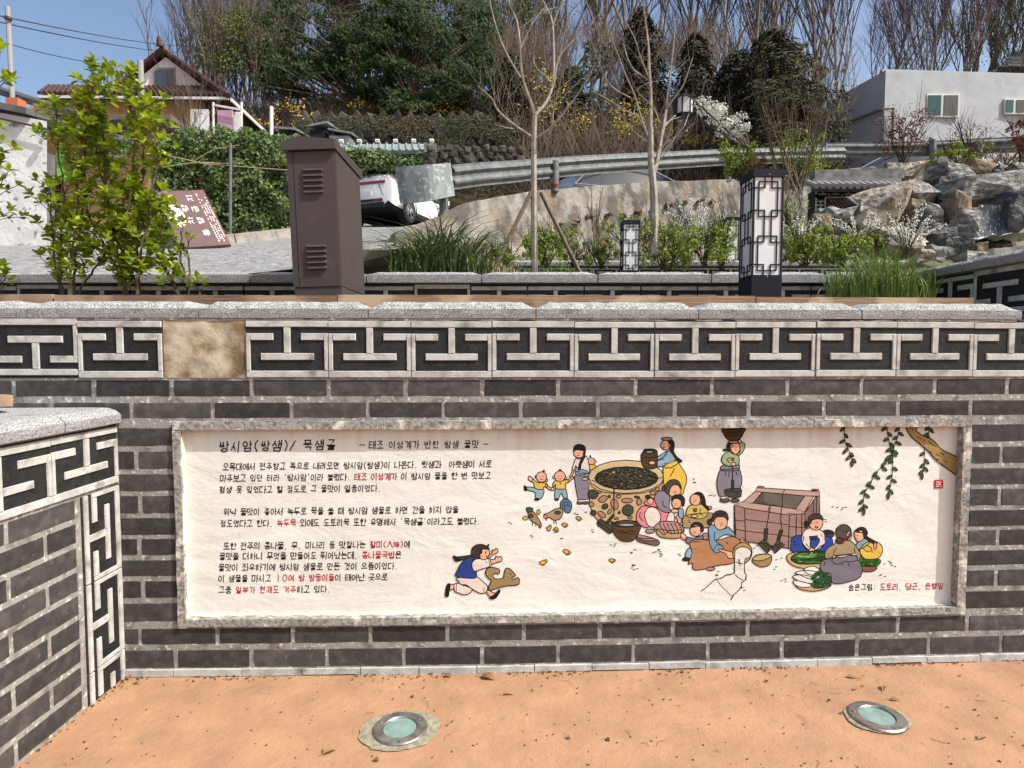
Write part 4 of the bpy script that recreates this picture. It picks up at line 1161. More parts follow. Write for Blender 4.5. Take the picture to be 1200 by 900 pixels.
lvs = [(572, 795, .075, .03, 20, 'dark curled leaf against the wall foot right of the middle'), (525, 793, .04, .018, 5, 'small brown leaf at the wall foot below the running child'), (596, 814, .05, .014, -5, 'slender tan leaf lying just below the wall foot'), (386, 882, .05, .035, -35, 'brown heart-shaped leaf left of the middle ground light'),
       (441, 892, .022, .018, 10, 'tiny black seed pod near the bottom edge'), (1035, 807, .05, .016, -60, 'dark narrow leaf above the right ground light'), (1049, 821, .045, .015, 10, 'curled leaf just right above the right ground light'), (999, 794, .05, .018, 5, 'flat brown leaf near the wall left of the right ground light'), (1151, 866, .05, .02, -20, 'spidery dry flower head at the far right of the paving'),
       (712, 868, .02, .015, 40, 'small brown leaf scrap right of the middle ground light'), (666, 866, .02, .016, 0, 'pale dried petal right of the middle ground light'), (1003, 808, .025, .012, -30, 'small dark leaf scrap above left of the right ground light'), (160, 801, .03, .015, 10, 'small dry leaf near the left wall corner'), (151, 795, .035, .02, 60, 'rust coloured leaf in the wall corner')]
for i, (px, py, L_, W_, a, lab) in enumerate(lvs):
    o = link('dry_leaf', leaf_mesh(L_, W_, i), None, Matrix.Translation(gpt(px, py)) @ Matrix.Rotation(R(-a), 4, 'Z'))
    tag(o, lab, 'leaf', 'dry leaves lying on the paving')
t = MB(); rr = random.Random(2)
for i in range(420):
    u_ = rr.uniform(XL, 2.9); p = wp(u_, 0, .012 + abs(rr.gauss(0, .018))); s_ = rr.uniform(.0015, .006)
    if noise.noise(Vector((u_ * 3, 0, 0))) > -.1: t.box(p + Vector((0, 0, .002)), (s_ * rr.uniform(1, 3), s_, s_ * .6), (rr.uniform(-.5, .5), 0, rr.uniform(0, 3)))
for i in range(120):
    y_ = rr.uniform(1.2, 2.7); p = Vector((XL + .01 + abs(rr.gauss(0, .015)), y_, .002)); s_ = rr.uniform(.0015, .005)
    t.box(p, (s_ * rr.uniform(1, 3), s_, s_ * .6), (0, 0, rr.uniform(0, 3)))
for i in range(300):
    px = rr.uniform(60, 1240); py = 792 + 110 * rr.random() ** (2.2 if i % 2 else 1)
    if py < 793 - (px - 140) * .014 + 2: continue
    p = gpt(px, py); s_ = rr.uniform(.0015, .005) * (1 if rr.random() < .93 else 1.8)
    t.box(p + Vector((0, 0, s_ * .3)), (s_ * rr.uniform(1, 2), s_, s_ * .6), (0, 0, rr.uniform(0, 3)))
for i in range(26):
    p = gpt(rr.uniform(60, 1240), rr.uniform(795, 900)); a = rr.uniform(0, 6.28); l = rr.uniform(.015, .07)
    t.tube([p, p + Vector((math.cos(a) * l * .5, math.sin(a) * l * .5, .004)), p + Vector((math.cos(a + .4) * l, math.sin(a + .4) * l, .001))], .0009, 3)
tag(t.build('ground_litter', m_grit), 'fine dark grit and twig bits scattered over the paving', 'litter', kind='stuff')

# ------------------------------------------------------------------ timber planter edge behind the coping
timb = thing('timber_edging', 'long weathered timber boards edging the planter behind the coping', 'timber edge', P(600, 350, 2.96))
zt = P(400, 346, 2.97).z; 
m_wood2 = M('sunlit_tone_timber', (.33, .20, .115), (.17, .105, .065), scale=7, stretch=(.5, 12, 26), rough=.8, bump=(9, .5, .004), c3=(.42, .30, .18), s3=4)  # paler copy of the timber: sunlight on the right boards put into the colour
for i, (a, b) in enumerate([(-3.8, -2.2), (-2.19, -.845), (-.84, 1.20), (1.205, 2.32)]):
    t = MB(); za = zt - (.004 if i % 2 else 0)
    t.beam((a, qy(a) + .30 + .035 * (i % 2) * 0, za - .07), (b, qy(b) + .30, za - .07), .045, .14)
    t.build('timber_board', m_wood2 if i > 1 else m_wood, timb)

# planter soil between the main wall and the second wall
Y2 = 4.0
t = MB()
for a, b in ((-9, 6),):
    n = 30; vs = []
    for j in range(5):
        for i in range(n + 1):
            x = a + (b - a) * i / n; yb = qy(max(-4, min(3.4, x))) + .24
            y = yb + (Y2 - .05 - yb) * j / 4
            vs.append((x, y, 1.615 + .012 * noise.noise(Vector((x * 3, y * 3, 0)))))
    t.add(vs, [(j * (n + 1) + i, j * (n + 1) + i + 1, (j + 1) * (n + 1) + i + 1, (j + 1) * (n + 1) + i) for j in range(4) for i in range(n)])
t.build('planter_soil', m_soil, kind='structure', smooth=True)

# ------------------------------------------------------------------ second wall (behind the planter) and its coping
w2 = thing('planter_wall', 'second low wall with granite coping and meander tiles behind the front planter', 'wall', (0, Y2, 1.6))
Z2T = P(600, 319.5, Y2).z; Z2B = P(600, 332, Y2).z
t = MB(); t.box((-1.6, Y2 + .15 + .03, (Z2B + 1.3) / 2), (8.9, .30, Z2B - 1.3)); t.build('mortar_bed', m_mortar, w2)
def f2(u, z, w): return Vector((u, Y2 - w, z))
jx = [P(p, 325, Y2).x for p in (431.5, 565, 699.5, 831)]
while jx[0] > -5.6: jx.insert(0, jx[0] - .75)
while jx[-1] < 2.4: jx.append(min(jx[-1] + .75, 2.62))
for i, (a, b) in enumerate(zip(jx, jx[1:])):
    coping_stone(a + .004, b - .004, Z2B, Z2T - .018, Z2T, f2, back=.28, over=.05, ch=.03, seed=40 + i, par=w2, rough=.6)
tz = Z2B - TH - .006
x = P(485, 335, Y2).x
x -= .372 * 12
rnd = random.Random(9)
while x < 2.55:
    if x > -5.7:
        put_tile(tmB if rnd.random() < .12 else tmA, Matrix.Translation((x + .186, Y2 + rnd.uniform(0, .004), tz)), w2)
    x += .372

# ------------------------------------------------------------------ right return wall
XR = 2.62
w3 = thing('return_wall', 'side wall at right running back with granite coping above shaded meander tiles', 'wall', (XR + .2, 3.5, 1.6))
Z3 = Z2T + .005
t = MB(); t.box((XR + .01 + 1.3, (2.98 + 5.2) / 2, (Z3 - .05 + Z_TOP - .02) / 2), (2.6, 5.2 - 2.98, Z3 - .05 - Z_TOP + .02)); t.box((XR + .18, 4.1, 1.4), (.34, 2.1, .6)); t.build('mortar_bed', m_mortar, w3)
def f3(u, z, w): return Vector((XR - w, u, z))
for i, (a, b) in enumerate([(2.94, 3.5), (3.505, 4.3), (4.305, 5.2)]):
    coping_stone(a, b, Z3 - .062, Z3 - .02, Z3, f3, back=2.60, over=.04, ch=.035, seed=60 + i, par=w3, ends=False, rough=.6)
tz3 = Z3 - .066 - TH
for i in range(5):
    mw = Matrix(((0, 1, 0, XR + .008), (-1, 0, 0, 3.10 + .186 + .37 * i), (0, 0, 1, tz3), (0, 0, 0, 1)))
    put_tile(tmB if i == 0 else (tmA if i % 2 else tmB), mw, w3)
for j in range(0):
    z0_ = tz3 - .02 + .0973 * j - .08
    if z0_ > Z3 - .15: break
    _bn[0] += 1
    link('brick', brick_mesh(.31, .08, _bn[0]), w3, Matrix.Translation((XR + .18, 2.976, z0_)))
for j in range(3):
    _bn[0] += 1
    for q_ in range(7): link('brick', brick_mesh(.31, .08, _bn[0] + q_), w3, Matrix.Translation((XR + .18 + .345 * q_, 2.976, Z3 - .15 - .0973 * j)))

# ------------------------------------------------------------------ brown electrical cabinet
m_cab = M('brown_powder_coat', (.060, .046, .042), (.052, .040, .037), scale=3, rough=.55, spec=.35, c3=(.11, .09, .08), s3=14, lo3=.60, hi3=.8, f3=.4)
m_cabd = M('dark_brown_metal', (.03, .024, .022))  # plain very dark brown for the bolt, wires and lamp pole
cx0, cx1 = P(346, 345, 3.25).x, P(402, 345, 3.25).x
W_ = cx1 - cx0; D_ = .52
zb_, zt_ = 1.60, P(370, 176, 3.25).z
cab = thing('electrical_cabinet', 'tall brown metal cabinet with louvre vents standing in the planter', 'cabinet', ((cx0 + cx1) / 2, 3.25 + D_ / 2, zb_))
CT = Matrix.Translation((cx1, 3.25, zb_)) @ Matrix.Rotation(R(-1.9), 4, 'Y')
def cbox(mb, x0, x1, y0, y1, z0, z1, m=0):
    mb.box(((x0 + x1) / 2, (y0 + y1) / 2, (z0 + z1) / 2), (x1 - x0, y1 - y0, z1 - z0), m=m, mat=CT)
Hc = zt_ - zb_
t = MB(); cbox(t, -W_ + .006, -.003, .003, D_, 0, Hc); t.build('cabinet_body', m_cab, cab)
t = MB(); cbox(t, -W_ + .004, 0, -.001, D_ + .001, 0, .195); t.build('plinth', m_cab, cab)
t = MB(); cbox(t, -W_ + .034, -.004, -.006, .0025, .200, Hc - .004); t.build('door', m_cab, cab)
t = MB(); cbox(t, -W_ + .0, -W_ + .030, -.006, .0025, .202, Hc - .004); cbox(t, -.0035, .0005, .006, D_ - .01, .200, Hc - .004); t.build('side_panel', m_cab, cab)
for base in (Hc - .222, .290):
    v = MB()
    x0, x1 = -W_ * .69, -W_ * .27
    xs_ = x0
    for i in range(5):
        z = base + i * .0285
        vs = [CT @ Vector(p) for p in ((x0, -.0065, z), (x1, -.0065, z), (x1 - .004, -.022, z + .003), (x0 + .004, -.022, z + .003), (x0 + .002, -.0065, z + .017), (x1 - .002, -.0065, z + .017), (x1 - .005, -.014, z + .015), (x0 + .005, -.014, z + .015))]
        l_ = MB(); l_.add(vs, [(0, 1, 2, 3), (3, 2, 6, 7), (7, 6, 5, 4), (0, 3, 7, 4), (1, 5, 6, 2)])
        l_.build('louvre', m_cab, cab)
t = MB()
ov = .022
a0, a1, ph = -W_ - ov, ov * .4, .052
prof = [(a0, 0), (a1, 0), (a1, .048), (-W_ * .72, .068), (a0, .040)]
vs = [CT @ Vector((x, y, Hc + .001 + z)) for y in (-.03, D_ + .03) for x, z in prof]
n = len(prof)
t.add(vs, [tuple(range(n)), tuple(reversed(range(n, 2 * n)))] + [(i, n + i, n + (i + 1) % n, (i + 1) % n) for i in range(n)])
t.build('roof_cap', m_cab, cab)

# ------------------------------------------------------------------ lattice lanterns
m_lframe = M('dark_lantern_metal', (.008, .011, .017), rough=.6, spec=.15)
m_lpanel = M('frosted_panel', (.84, .84, .84), (.74, .74, .75), scale=6, rough=.5, transl=.25)
def lantern(loc, W, H, base, lab, rz=0.0):
    root = thing('lattice_lantern', lab, 'lantern', loc, 'square lanterns with lattice panes', rz)
    T = Matrix.Translation(loc) @ Matrix.Rotation(rz, 4, 'Z')
    h = W / 2
    t = MB(); t.box((0, 0, base / 2), (W, W, base), mat=T); t.build('base', m_lframe, root)
    t = MB(); t.box((0, 0, H - .022 * W / .18), (W * 1.04, W * 1.04, .044 * W / .18), mat=T); t.build('cap', m_lframe, root)
    pz0, pz1 = base, H - .045 * W / .18
    p = W * .055
    for sx, sy in ((-1, -1), (1, -1), (1, 1), (-1, 1)):
        t = MB(); t.box((sx * (h - p / 2), sy * (h - p / 2), (pz0 + pz1) / 2), (p, p, pz1 - pz0), mat=T); t.build('corner_post', m_lframe, root)
    for k in range(4):
        Rk = T @ Matrix.Rotation(R(90 * k), 4, 'Z')
        t = MB(); t.box((0, -h + p * .8, (pz0 + pz1) / 2), (W - 2 * p, .004, pz1 - pz0 - .002), mat=Rk); pan = t.build('pane', m_lpanel, root)
        t = MB(); b = W * .030
        w = W - 2 * p; x0, x1 = -w / 2, w / 2; hh = pz1 - pz0
        def vb(x, za, zb, d=0): t.box((x, -h + p * .25, (za + zb) / 2), (b, b * (1 + d), abs(zb - za)), mat=Rk)
        def hb(xa, xb, z, d=.1): t.box(((xa + xb) / 2, -h + p * .25, z), (abs(xb - xa), b * (1 + d), b), mat=Rk)
        q = w * .22; g = w * .15
        for za, zb in ((pz0 + hh * .045, pz0 + hh * .40), (pz0 + hh * .60, pz0 + hh * .955)):
            # long frame with small squares knotted at its four corners
            xl, xr = x0 + g, x1 - g
            vb(xl, za, zb); vb(xr, za, zb); hb(xl + q, xr - q, za + .0); hb(xl + q, xr - q, zb - .0)
            for xx, sg in ((xl, 1), (xr, -1)):
                for zz, sz in ((za, 1), (zb, -1)):
                    hb(xx, xx + sg * q, zz, .2); vb(xx + sg * q, zz, zz + sz * q, .25); hb(xx - sg * g, xx + sg * q, zz + sz * q, .15)
        for xx in (x0 + g + q, x1 - g - q): vb(xx, pz0 + hh * .40, pz0 + hh * .60); vb(xx, pz0, pz0 + hh * .045); vb(xx, pz0 + hh * .955, pz1)
        t.build('lattice', m_lframe, root)
    for k in range(1):
        t = MB(); t.box((0, -h - .002, base - .008), (.006, .004, .006), mat=T); t.box((0, -h * 1.04 - .002, H - .03), (.006, .004, .006), mat=T); t.build('screw', m_steel, root)
    return root
c1 = P(897.5, 340, 3.40)
lantern((c1.x, 3.40 + .088, 1.62), .172, P(890, 198, 3.40).z - 1.62, P(890, 322, 3.4).z - 1.62, 'large black lattice lantern with white panes right of the bare trees, in the front planter', R(3))
c2 = P(737.5, 318, 7.0)
lantern((c2.x, 7.0, P(737, 324, 7).z), .185, P(737, 260, 7).z - P(737, 324, 7).z, .06, 'small lattice lantern standing behind the second wall near the middle tree')
c3 = P(854, 318, 8.2)
lantern((c3.x, 8.2, P(854, 316, 8.2).z), .19, P(854, 256, 8.2).z - P(854, 316, 8.2).z, .06, 'half hidden lattice lantern just left behind the large one')

# ------------------------------------------------------------------ leafy plants
m_leaf = M('euonymus_leaf', (.38, .45, .02), (.17, .26, .015), scale=14, isl=.42, rough=.42, spec=.45, transl=.35)
m_leafo = M('euonymus_leaf_single', (.38, .45, .02), (.17, .26, .015), scale=14, rnd=.42, rough=.42, spec=.45, transl=.35)
m_stem = M('green_brown_stem', (.06, .04, .025), (.11, .085, .04), scale=20)
def leaf_shape(mb, M4, L, W, fold=.25):
    pts = [(0, 0, 0), (.25, .42, fold * .42), (.6, .5, fold * .5 - .04), (.9, .22, .0 - .08), (1.0, 0, -.1), (.9, -.22, -.08), (.6, -.5, fold * .5 - .04), (.25, -.42, fold * .42), (.5, 0, -.0)]
    vs = [M4 @ Vector((x * L, y * W, z * W)) for x, y, z in pts]
    mb.add(vs, [(0, 8, 2, 1), (8, 4, 3, 2), (0, 7, 6, 8), (8, 6, 5, 4)])
sl = MB(); leaf_shape(sl, Matrix.Identity(4), 1, .6); leaf1 = sl.mesh('leaf', m_leafo)
def orient(d, roll):
    d = Vector(d).normalized()
    return d.to_track_quat('X', 'Z').to_matrix().to_4x4() @ Matrix.Rotation(roll, 4, 'X')
def rosette(mb, root, p, up, n, L, rr, store):
    up = Vector(up).normalized()
    a0 = rr.uniform(0, 6.28)
    x = up.orthogonal().normalized(); y = up.cross(x)
    for i in range(n):
        a = a0 + i * 2.4
        el = .25 + .75 * i / n
        d = (x * math.cos(a) + y * math.sin(a)) * (1.1 - el * .7) + up * el * .9
        l = L * rr.uniform(.7, 1.15) * (1 - .25 * i / n)
        M4 = Matrix.Translation(p + up * (i * L * .06)) @ orient(d, rr.uniform(-.4, .4))
        store.append((M4, l))
def shrub_euonymus(root, stems, seed, L0=.054, dens=1.0, big=300):
    rr = random.Random(seed); st = MB(); store = []
    for pts, nn in stems:
        pts = [Vector(p) for p in pts]
        k = []
        for a, b in zip(pts, pts[1:]):
            for i in range(5): k.append(a.lerp(b, i / 5) + Vector([rr.uniform(-.008, .008) for _ in range(3)]))
        k.append(pts[-1])
        st.tube(k, [.008 * (1 - .7 * i / len(k)) for i in range(len(k))], 5)
        for j in range(int(nn * dens)):
            t_ = rr.random() ** .8; i = int(t_ * (len(k) - 2)) + 1
            p = k[i]
            out = Vector((rr.uniform(-1, 1), rr.uniform(-1, 1), rr.uniform(.35, 1.2))).normalized()
            l = rr.uniform(.03, .13)
            q = p + out * l
            st.tube([p, p.lerp(q, .5) + Vector((0, 0, .006)), q], .0022, 3, cap=False)
            rosette(None, root, q, out + Vector((0, 0, .5)), rr.randint(5, 8), L0, rr, store)
            if l > .08: rosette(None, root, p.lerp(q, .5), out, 3, L0 * .85, rr, store)
        rosette(None, root, k[-1], (rr.uniform(-.2, .2), rr.uniform(-.2, .2), 1), 8, L0 * 1.1, rr, store)
    st.build('stem', m_stem, root)
    store.sort(key=lambda s: s[0].translation.y)
    inv = full(root).inverted()
    for M4, l in store[:big]:
        o = bpy.data.objects.new('leaf', leaf1); COL.objects.link(o); o.parent = root; o.matrix_parent_inverse = inv
        o.matrix_basis = M4 @ Matrix.Scale(l, 4)
    rest = MB()
    for M4, l in store[big:]: leaf_shape(rest, M4, l, l * .6)
    if rest.v: rest.build('foliage', m_leaf, root, kind='stuff')
YB = 3.45
e = thing('euonymus_shrub', 'tall bright green leafy shrub in the planter at left', 'shrub', P(125, 350, YB))
def stem(*pp, n=10, y=YB): return ([P(px, py, y + dy) for px, py, dy in pp], n)
shrub_euonymus(e, [
    stem((72, 350, 0), (70, 300, 0), (74, 240, -.05), (70, 180, -.1), (66, 130, -.1), n=15),
    stem((85, 350, .1), (90, 290, .05), (100, 220, 0), (98, 160, -.05), (92, 120, 0), n=16),
    stem((82, 350, -.1), (84, 300, -.1), (92, 200, -.1), (104, 130, -.1), (110, 85, -.1), n=18),
    stem((150, 350, 0), (140, 300, 0), (126, 230, 0), (120, 150, 0), (126, 82, 0), n=19),
    stem((152, 350, .1), (135, 310, .1), (108, 260, .1), (85, 210, .1), (80, 165, .1), n=15),
    stem((145, 350, -.05), (148, 300, -.05), (152, 230, -.1), (158, 160, -.1), (150, 88, -.1), n=17),
    stem((165, 350, .05), (160, 290, .05), (165, 220, 0), (172, 160, 0), (176, 120, 0), n=18),
    stem((160, 350, -.1), (165, 300, -.1), (178, 230, -.1), (184, 180, -.1), (182, 140, -.1), n=16),
    stem((165, 350, 0), (150, 310, 0), (132, 270, 0), (120, 210, .05), (112, 170, .05), n=16),
    stem((210, 345, 0), (190, 310, 0), (170, 270, 0), (160, 230, 0), n=12),
    stem((212, 348, -.05), (196, 322, -.05), (188, 290, -.05), (192, 250, -.05), n=9),
    stem((88, 350, 0), (110, 315, 0), (130, 290, 0), (148, 262, 0), n=8),
    stem((72, 350, .1), (62, 300, .1), (60, 250, .1), (58, 215, .1), n=9)], 5, dens=2.7)
e = thing('euonymus_shrub', 'thin separate green shoot in the planter between shrub and cabinet', 'shrub', P(222, 348, YB))
shrub_euonymus(e, [stem((222, 348, 0), (222, 310, 0), (220, 280, 0), n=5), stem((233, 349, 0), (235, 338, 0), (240, 334, 0), n=2), stem((215, 330, 0), (212, 290, 0), (213, 262, 0), n=3)], 7, L0=.036)
e = thing('euonymus_shrub', 'green leaves reaching in at the left edge of the photo', 'shrub', P(-18, 350, YB))
shrub_euonymus(e, [stem((-14, 350, 0), (-10, 280, 0), (-2, 230, 0), (0, 190, 0), n=20), stem((-22, 350, -.1), (-14, 200, -.1), (-8, 120, -.1), (0, 60, -.1), n=20), stem((-12, 350, 0), (-4, 338, 0), (6, 325, 0), n=4)], 9, big=120)
# ------------------------------------------------------------------ terrain behind the walls
CP = [(-7, 4.1, 1.93), (-4, 4.1, 1.95), (-2, 4.1, 1.95), (-8, 7, 2.55), (-5, 7, 2.55), (-2, 7, 2.62), (-12, 10, 3.15), (-8, 10, 3.15), (-4.5, 10, 3.15), (-2.4, 8, 2.85), (-1.5, 8, 2.90), (.3, 9.5, 3.75), (1.5, 10.6, 4.15),
      (-2.6, 16.6, 4.82), (-4.6, 16.6, 4.82), (-4, 13, 3.95), (4, 13.4, 4.75), (5.5, 14.4, 5.0), (9, 14.8, 5.15), (14, 15, 5.2), (3, 16, 4.85), (-9, 16, 4.6), (-14, 16, 4.9), (-12, 22, 5.6), (0, 21, 5.6), (7, 21, 6.0), (14, 20, 6.5), (24, 20, 7), (-24, 18, 5),
      (-20, 30, 7.5), (-12, 30, 9.5), (-30, 40, 8), (8, 30, 10.5), (0, 30, 10.6), (16, 32, 10.5), (26, 32, 11), (0, 36, 13.2), (-8, 36, 12.6), (10, 36, 13.2), (20, 38, 13), (0, 50, 13), (-20, 55, 8), (20, 55, 13), (0, 90, 6), (-60, 90, 4), (60, 90, 6), (60, 30, 8), (-60, 30, 5), (-60, 4, 2), (60, 4, 2), (-200, 200, 0), (200, 200, 0), (0, 200, 0)]
_c = np.array(CP, float)
_A = np.sqrt(((_c[:, None, :2] - _c[None, :, :2]) ** 2).sum(-1) + .3)
_n = len(_c)
_K = np.zeros((_n + 3, _n + 3)); _K[:_n, :_n] = _A; _K[:_n, _n] = 1; _K[:_n, _n + 1:] = _c[:, :2]; _K[_n, :_n] = 1; _K[_n + 1:, :_n] = _c[:, :2].T
_w = np.linalg.solve(_K, np.concatenate([_c[:, 2], [0, 0, 0]]))
def hz(x, y):
    r = np.sqrt((x - _c[:, 0]) ** 2 + (y - _c[:, 1]) ** 2 + .3)
    return float(r @ _w[:_n] + _w[_n] + _w[_n + 1] * x + _w[_n + 2] * y)
# the line of the concrete ramp wall, seen from above
RW = [P(463, 272, 7.7), P(520, 252, 8.0), P(560, 236, 8.5), P(600, 228, 9.1), P(640, 222, 9.9), P(700, 217, 10.7), P(770, 213, 11.6), P(850, 210, 12.7), P(900, 207, 13.6), P(1010, 196, 14.2), P(1260, 192, 14.6), P(1500, 192, 15)]
def rwy(x):
    if x < RW[0].x: return 4.06
    for a, b in zip(RW, RW[1:]):
        if a.x <= x <= b.x: return a.y + (b.y - a.y) * (x - a.x) / (b.x - a.x)
    return RW[-1].y
def rwz(x):
    for a, b in zip(RW, RW[1:]):
        if a.x <= x <= b.x: return a.z + (b.z - a.z) * (x - a.x) / (b.x - a.x)
    return RW[-1].z if x > 0 else RW[0].z
m_pave = M('stone_paving', (.36, .355, .335), (.20, .195, .185), scale=14, rough=.9, c3=(.10, .10, .09), s3=9, lo3=.52, hi3=.66, f3=.6, bumps=[(14, 1, .06), (60, .6, .02)])
m_earth = M('hill_earth', (.075, .055, .032), (.12, .09, .05), scale=1.5, rough=1, c3=(.09, .10, .03), s3=5)
m_bedsoil = M('bed_soil', (.10, .08, .055), (.17, .14, .10), scale=5, rough=1, c3=(.13, .15, .05), s3=9, bump=(40, 1, .03))
def axis(lo, hi, core, step, far):
    a = list(np.arange(core[0], core[1] + .001, step)); v = core[0]; s_ = step
    while v > lo: s_ *= 1.5; v -= s_; a.insert(0, v)
    v = core[1]; s_ = step
    while v < hi: s_ *= 1.5; v += s_; a.append(v)
    return a
gx = sorted(axis(-400, 400, (-9, 13), .45, 0) + [RW[0].x - .006, RW[0].x])
gy = [4.06 + .45 * i for i in range(40)]; v = gy[-1]; s_ = .6
while v < 450: v += s_; gy.append(v); s_ *= 1.15
vs, fs, ms = [], [], []
for y in gy:
    for x in gx:
        yy = max(y, rwy(x) + .12) if y < 17 and x >= RW[0].x else y
        z = hz(x, yy) if yy < 200 else 0
        if x >= RW[0].x and yy < rwy(x) + 1.5: z = min(z, rwz(x) - .12)
        if x < -1.6 and yy < 15: z += .012 * noise.noise(Vector((x * 4, yy * 4, 0)))
        vs.append((x, yy, z))
for j in range(len(gy) - 1):
    for i in range(len(gx) - 1):
        a = j * len(gx) + i
        f = (a, a + 1, a + len(gx) + 1, a + len(gx))
        if abs(vs[a][1] - vs[f[3]][1]) < 1e-4 and abs(vs[a + 1][1] - vs[f[2]][1]) < 1e-4: continue
        fs.append(f); ms.append(0 if vs[a][1] < 19.5 else 1)
t = MB(); t.add(vs, fs); t.m = ms
t.build('sloping_ground', [m_pave, m_earth], kind='structure', smooth=True)
def bz(x, y):
    """height of the planted bed between the second wall and the ramp wall"""
    k = (y - 4.1) / 8
    z = 1.90 + k * .55
    if y > 8.2: z += min(.32, (y - 8.2) * .4)
    if x > 3.9: z += min(1.0, (x - 3.9) * .7) * max(0, y - 5.0) * .07
    return z
vs, fs = [], []
bx = [RW[0].x + .02 + .3 * i for i in range(58)]; nn = 22
for j in range(nn + 1):
    for x in bx:
        y1 = rwy(x) + .02; y = 4.20 + (y1 - 4.20) * j / nn
        vs.append((x, y, bz(x, y) + .03 * noise.noise(Vector((x * 2.5, y * 2.5, 0)))))
t = MB(); t.add(vs, [(j * len(bx) + i, j * len(bx) + i + 1, (j + 1) * len(bx) + i + 1, (j + 1) * len(bx) + i) for j in range(nn) for i in range(len(bx) - 1)])
t.build('garden_bed', m_bedsoil, kind='structure', smooth=True)

# third low wall with small meander tiles
Y3 = 8.0
w4 = thing('terrace_wall', 'third, farthest low wall with small meander tiles behind the small lantern', 'wall', (1.5, Y3, 2.2))
z3t, z3b = P(700, 305.5, Y3).z, P(700, 311.5, Y3).z
xa, xb = P(575, 320, Y3).x, P(1030, 320, Y3).x
t = MB(); t.box(((xa + xb) / 2, Y3 + .14, (z3b + 1.9) / 2), (xb - xa, .22, z3b - 1.9)); t.build('mortar_bed', m_mortar, w4)
def f4(u, z, w): return Vector((u, Y3 - w, z))
u = xa; i = 0
while u < xb:
    coping_stone(u, u + .62, z3b, z3t - .02, z3t, f4, back=.25, over=.03, ch=.03, seed=80 + i, par=w4, rough=.7); u += .626; i += 1
tm4 = tile_meshes(.298, .21, 0, bar=.026)
u = xa + .15
while u < xb - .1:
    put_tile(tm4, Matrix.Translation((u, Y3 + .02, z3b - .225)), w4); u += .30

# ------------------------------------------------------------------ concrete ramp wall
m_oldconc = M('stained_concrete', (.29, .27, .235), (.11, .10, .085), scale=3.6, stretch=(1, 1, .8), lo=.40, hi=.60, rough=.95, c3=(.30, .21, .11), s3=2.1, lo3=.55, hi3=.68, f3=.4, bumps=[(10, .8, .05), (50, .6, .012)], detail=7)
rw = thing('concrete_ramp_wall', 'stained old concrete retaining wall rising along the road under the guardrail', 'retaining wall', RW[0])
k = 70; vs = []
for i in range(k + 1):
    s_ = i / k * (len(RW) - 2.001); a, b = RW[int(s_)], RW[int(s_) + 1]; p = a.lerp(b, s_ - int(s_))
    d = (b - a); d.z = 0; d.normalize(); nrm = Vector((d.y, -d.x, 0))
    n1 = noise.noise(p * 1.1) * .025; n2 = noise.noise(p * 3.1 + Vector((4, 0, 0))) * .018
    base = bz(p.x, p.y) - .3
    hgt = p.z - base
    for j in range(9):
        f_ = j / 8; off = .10 * (1 - f_) + .015 * noise.noise(Vector((p.x * 1.7, p.y, f_ * 5))) + (.10 if f_ < .42 and noise.noise(Vector((p.x * .9, 7, 0))) > -.25 else 0)
        vs.append(p + nrm * off + Vector((0, 0, -hgt * (1 - f_) + (n1 + n2 if j == 8 else 0))))
    vs.append(p - nrm * .22 + Vector((0, 0, n1 + n2))); vs.append(p - nrm * .22 - Vector((0, 0, hgt)))
m_ = 11
t = MB(); t.add(vs, [(i * m_ + j, (i + 1) * m_ + j, (i + 1) * m_ + j + 1, i * m_ + j + 1) for i in range(k) for j in range(m_ - 1)] + [tuple(range(m_ - 1, -1, -1))])
t.build('concrete_face', m_oldconc, rw)
m_rubble = M('red_rubble', (.16, .085, .065), (.24, .18, .13), scale=6, rnd=.3, rough=.95, bump=(20, .8, .03))
rr = random.Random(3)
def rock_mesh(seed, dims, n=16, sub=1, rough=.08, mt=None, name='rock'):
    rr = random.Random(seed); bm = bmesh.new()
    for _ in range(n):
        v = Vector([rr.uniform(-1, 1) for _ in range(3)])
        v = v.normalized() * rr.uniform(.82, 1.05) if rr.random() < .7 else Vector([.78 * (1 if c > 0 else -1) * rr.uniform(.8, 1.05) for c in v])
        bm.verts.new((v.x * dims[0] / 2, v.y * dims[1] / 2, v.z * dims[2] / 2))
    r = bmesh.ops.convex_hull(bm, input=bm.verts)
    bmesh.ops.delete(bm, geom=list({g for g in r['geom_interior'] + r['geom_unused'] if isinstance(g, bmesh.types.BMVert)}), context='VERTS')
    if sub:
        bmesh.ops.triangulate(bm, faces=bm.faces)
        for s_ in range(sub):
            bmesh.ops.subdivide_edges(bm, edges=bm.edges, cuts=1, use_grid_fill=True)
            a = rough * min(dims) / (1.6 ** s_); f = 2.2 / max(dims) * (2 ** s_)
            for v in bm.verts: v.co += v.co.normalized() * noise.noise(v.co * f + Vector((seed, 0, 0))) * a
    me = bpy.data.meshes.new(name); bm.to_mesh(me); bm.free()
    if mt: me.materials.append(mt)
    return me
for i in range(0, 22, 2):
    x = P(655 + i * 9.2, 262, 10.3 + i * .1).x; y = rwy(x) - .10
    z = P(655 + i * 9.2, 262 - i * 1.4 + rr.uniform(-3, 3), y).z
    link('rubble_stone', rock_mesh(i, (rr.uniform(.10, .24), .2, rr.uniform(.07, .13)), 10, 1, mt=m_rubble), rw, Matrix.Translation((x, y, z)))

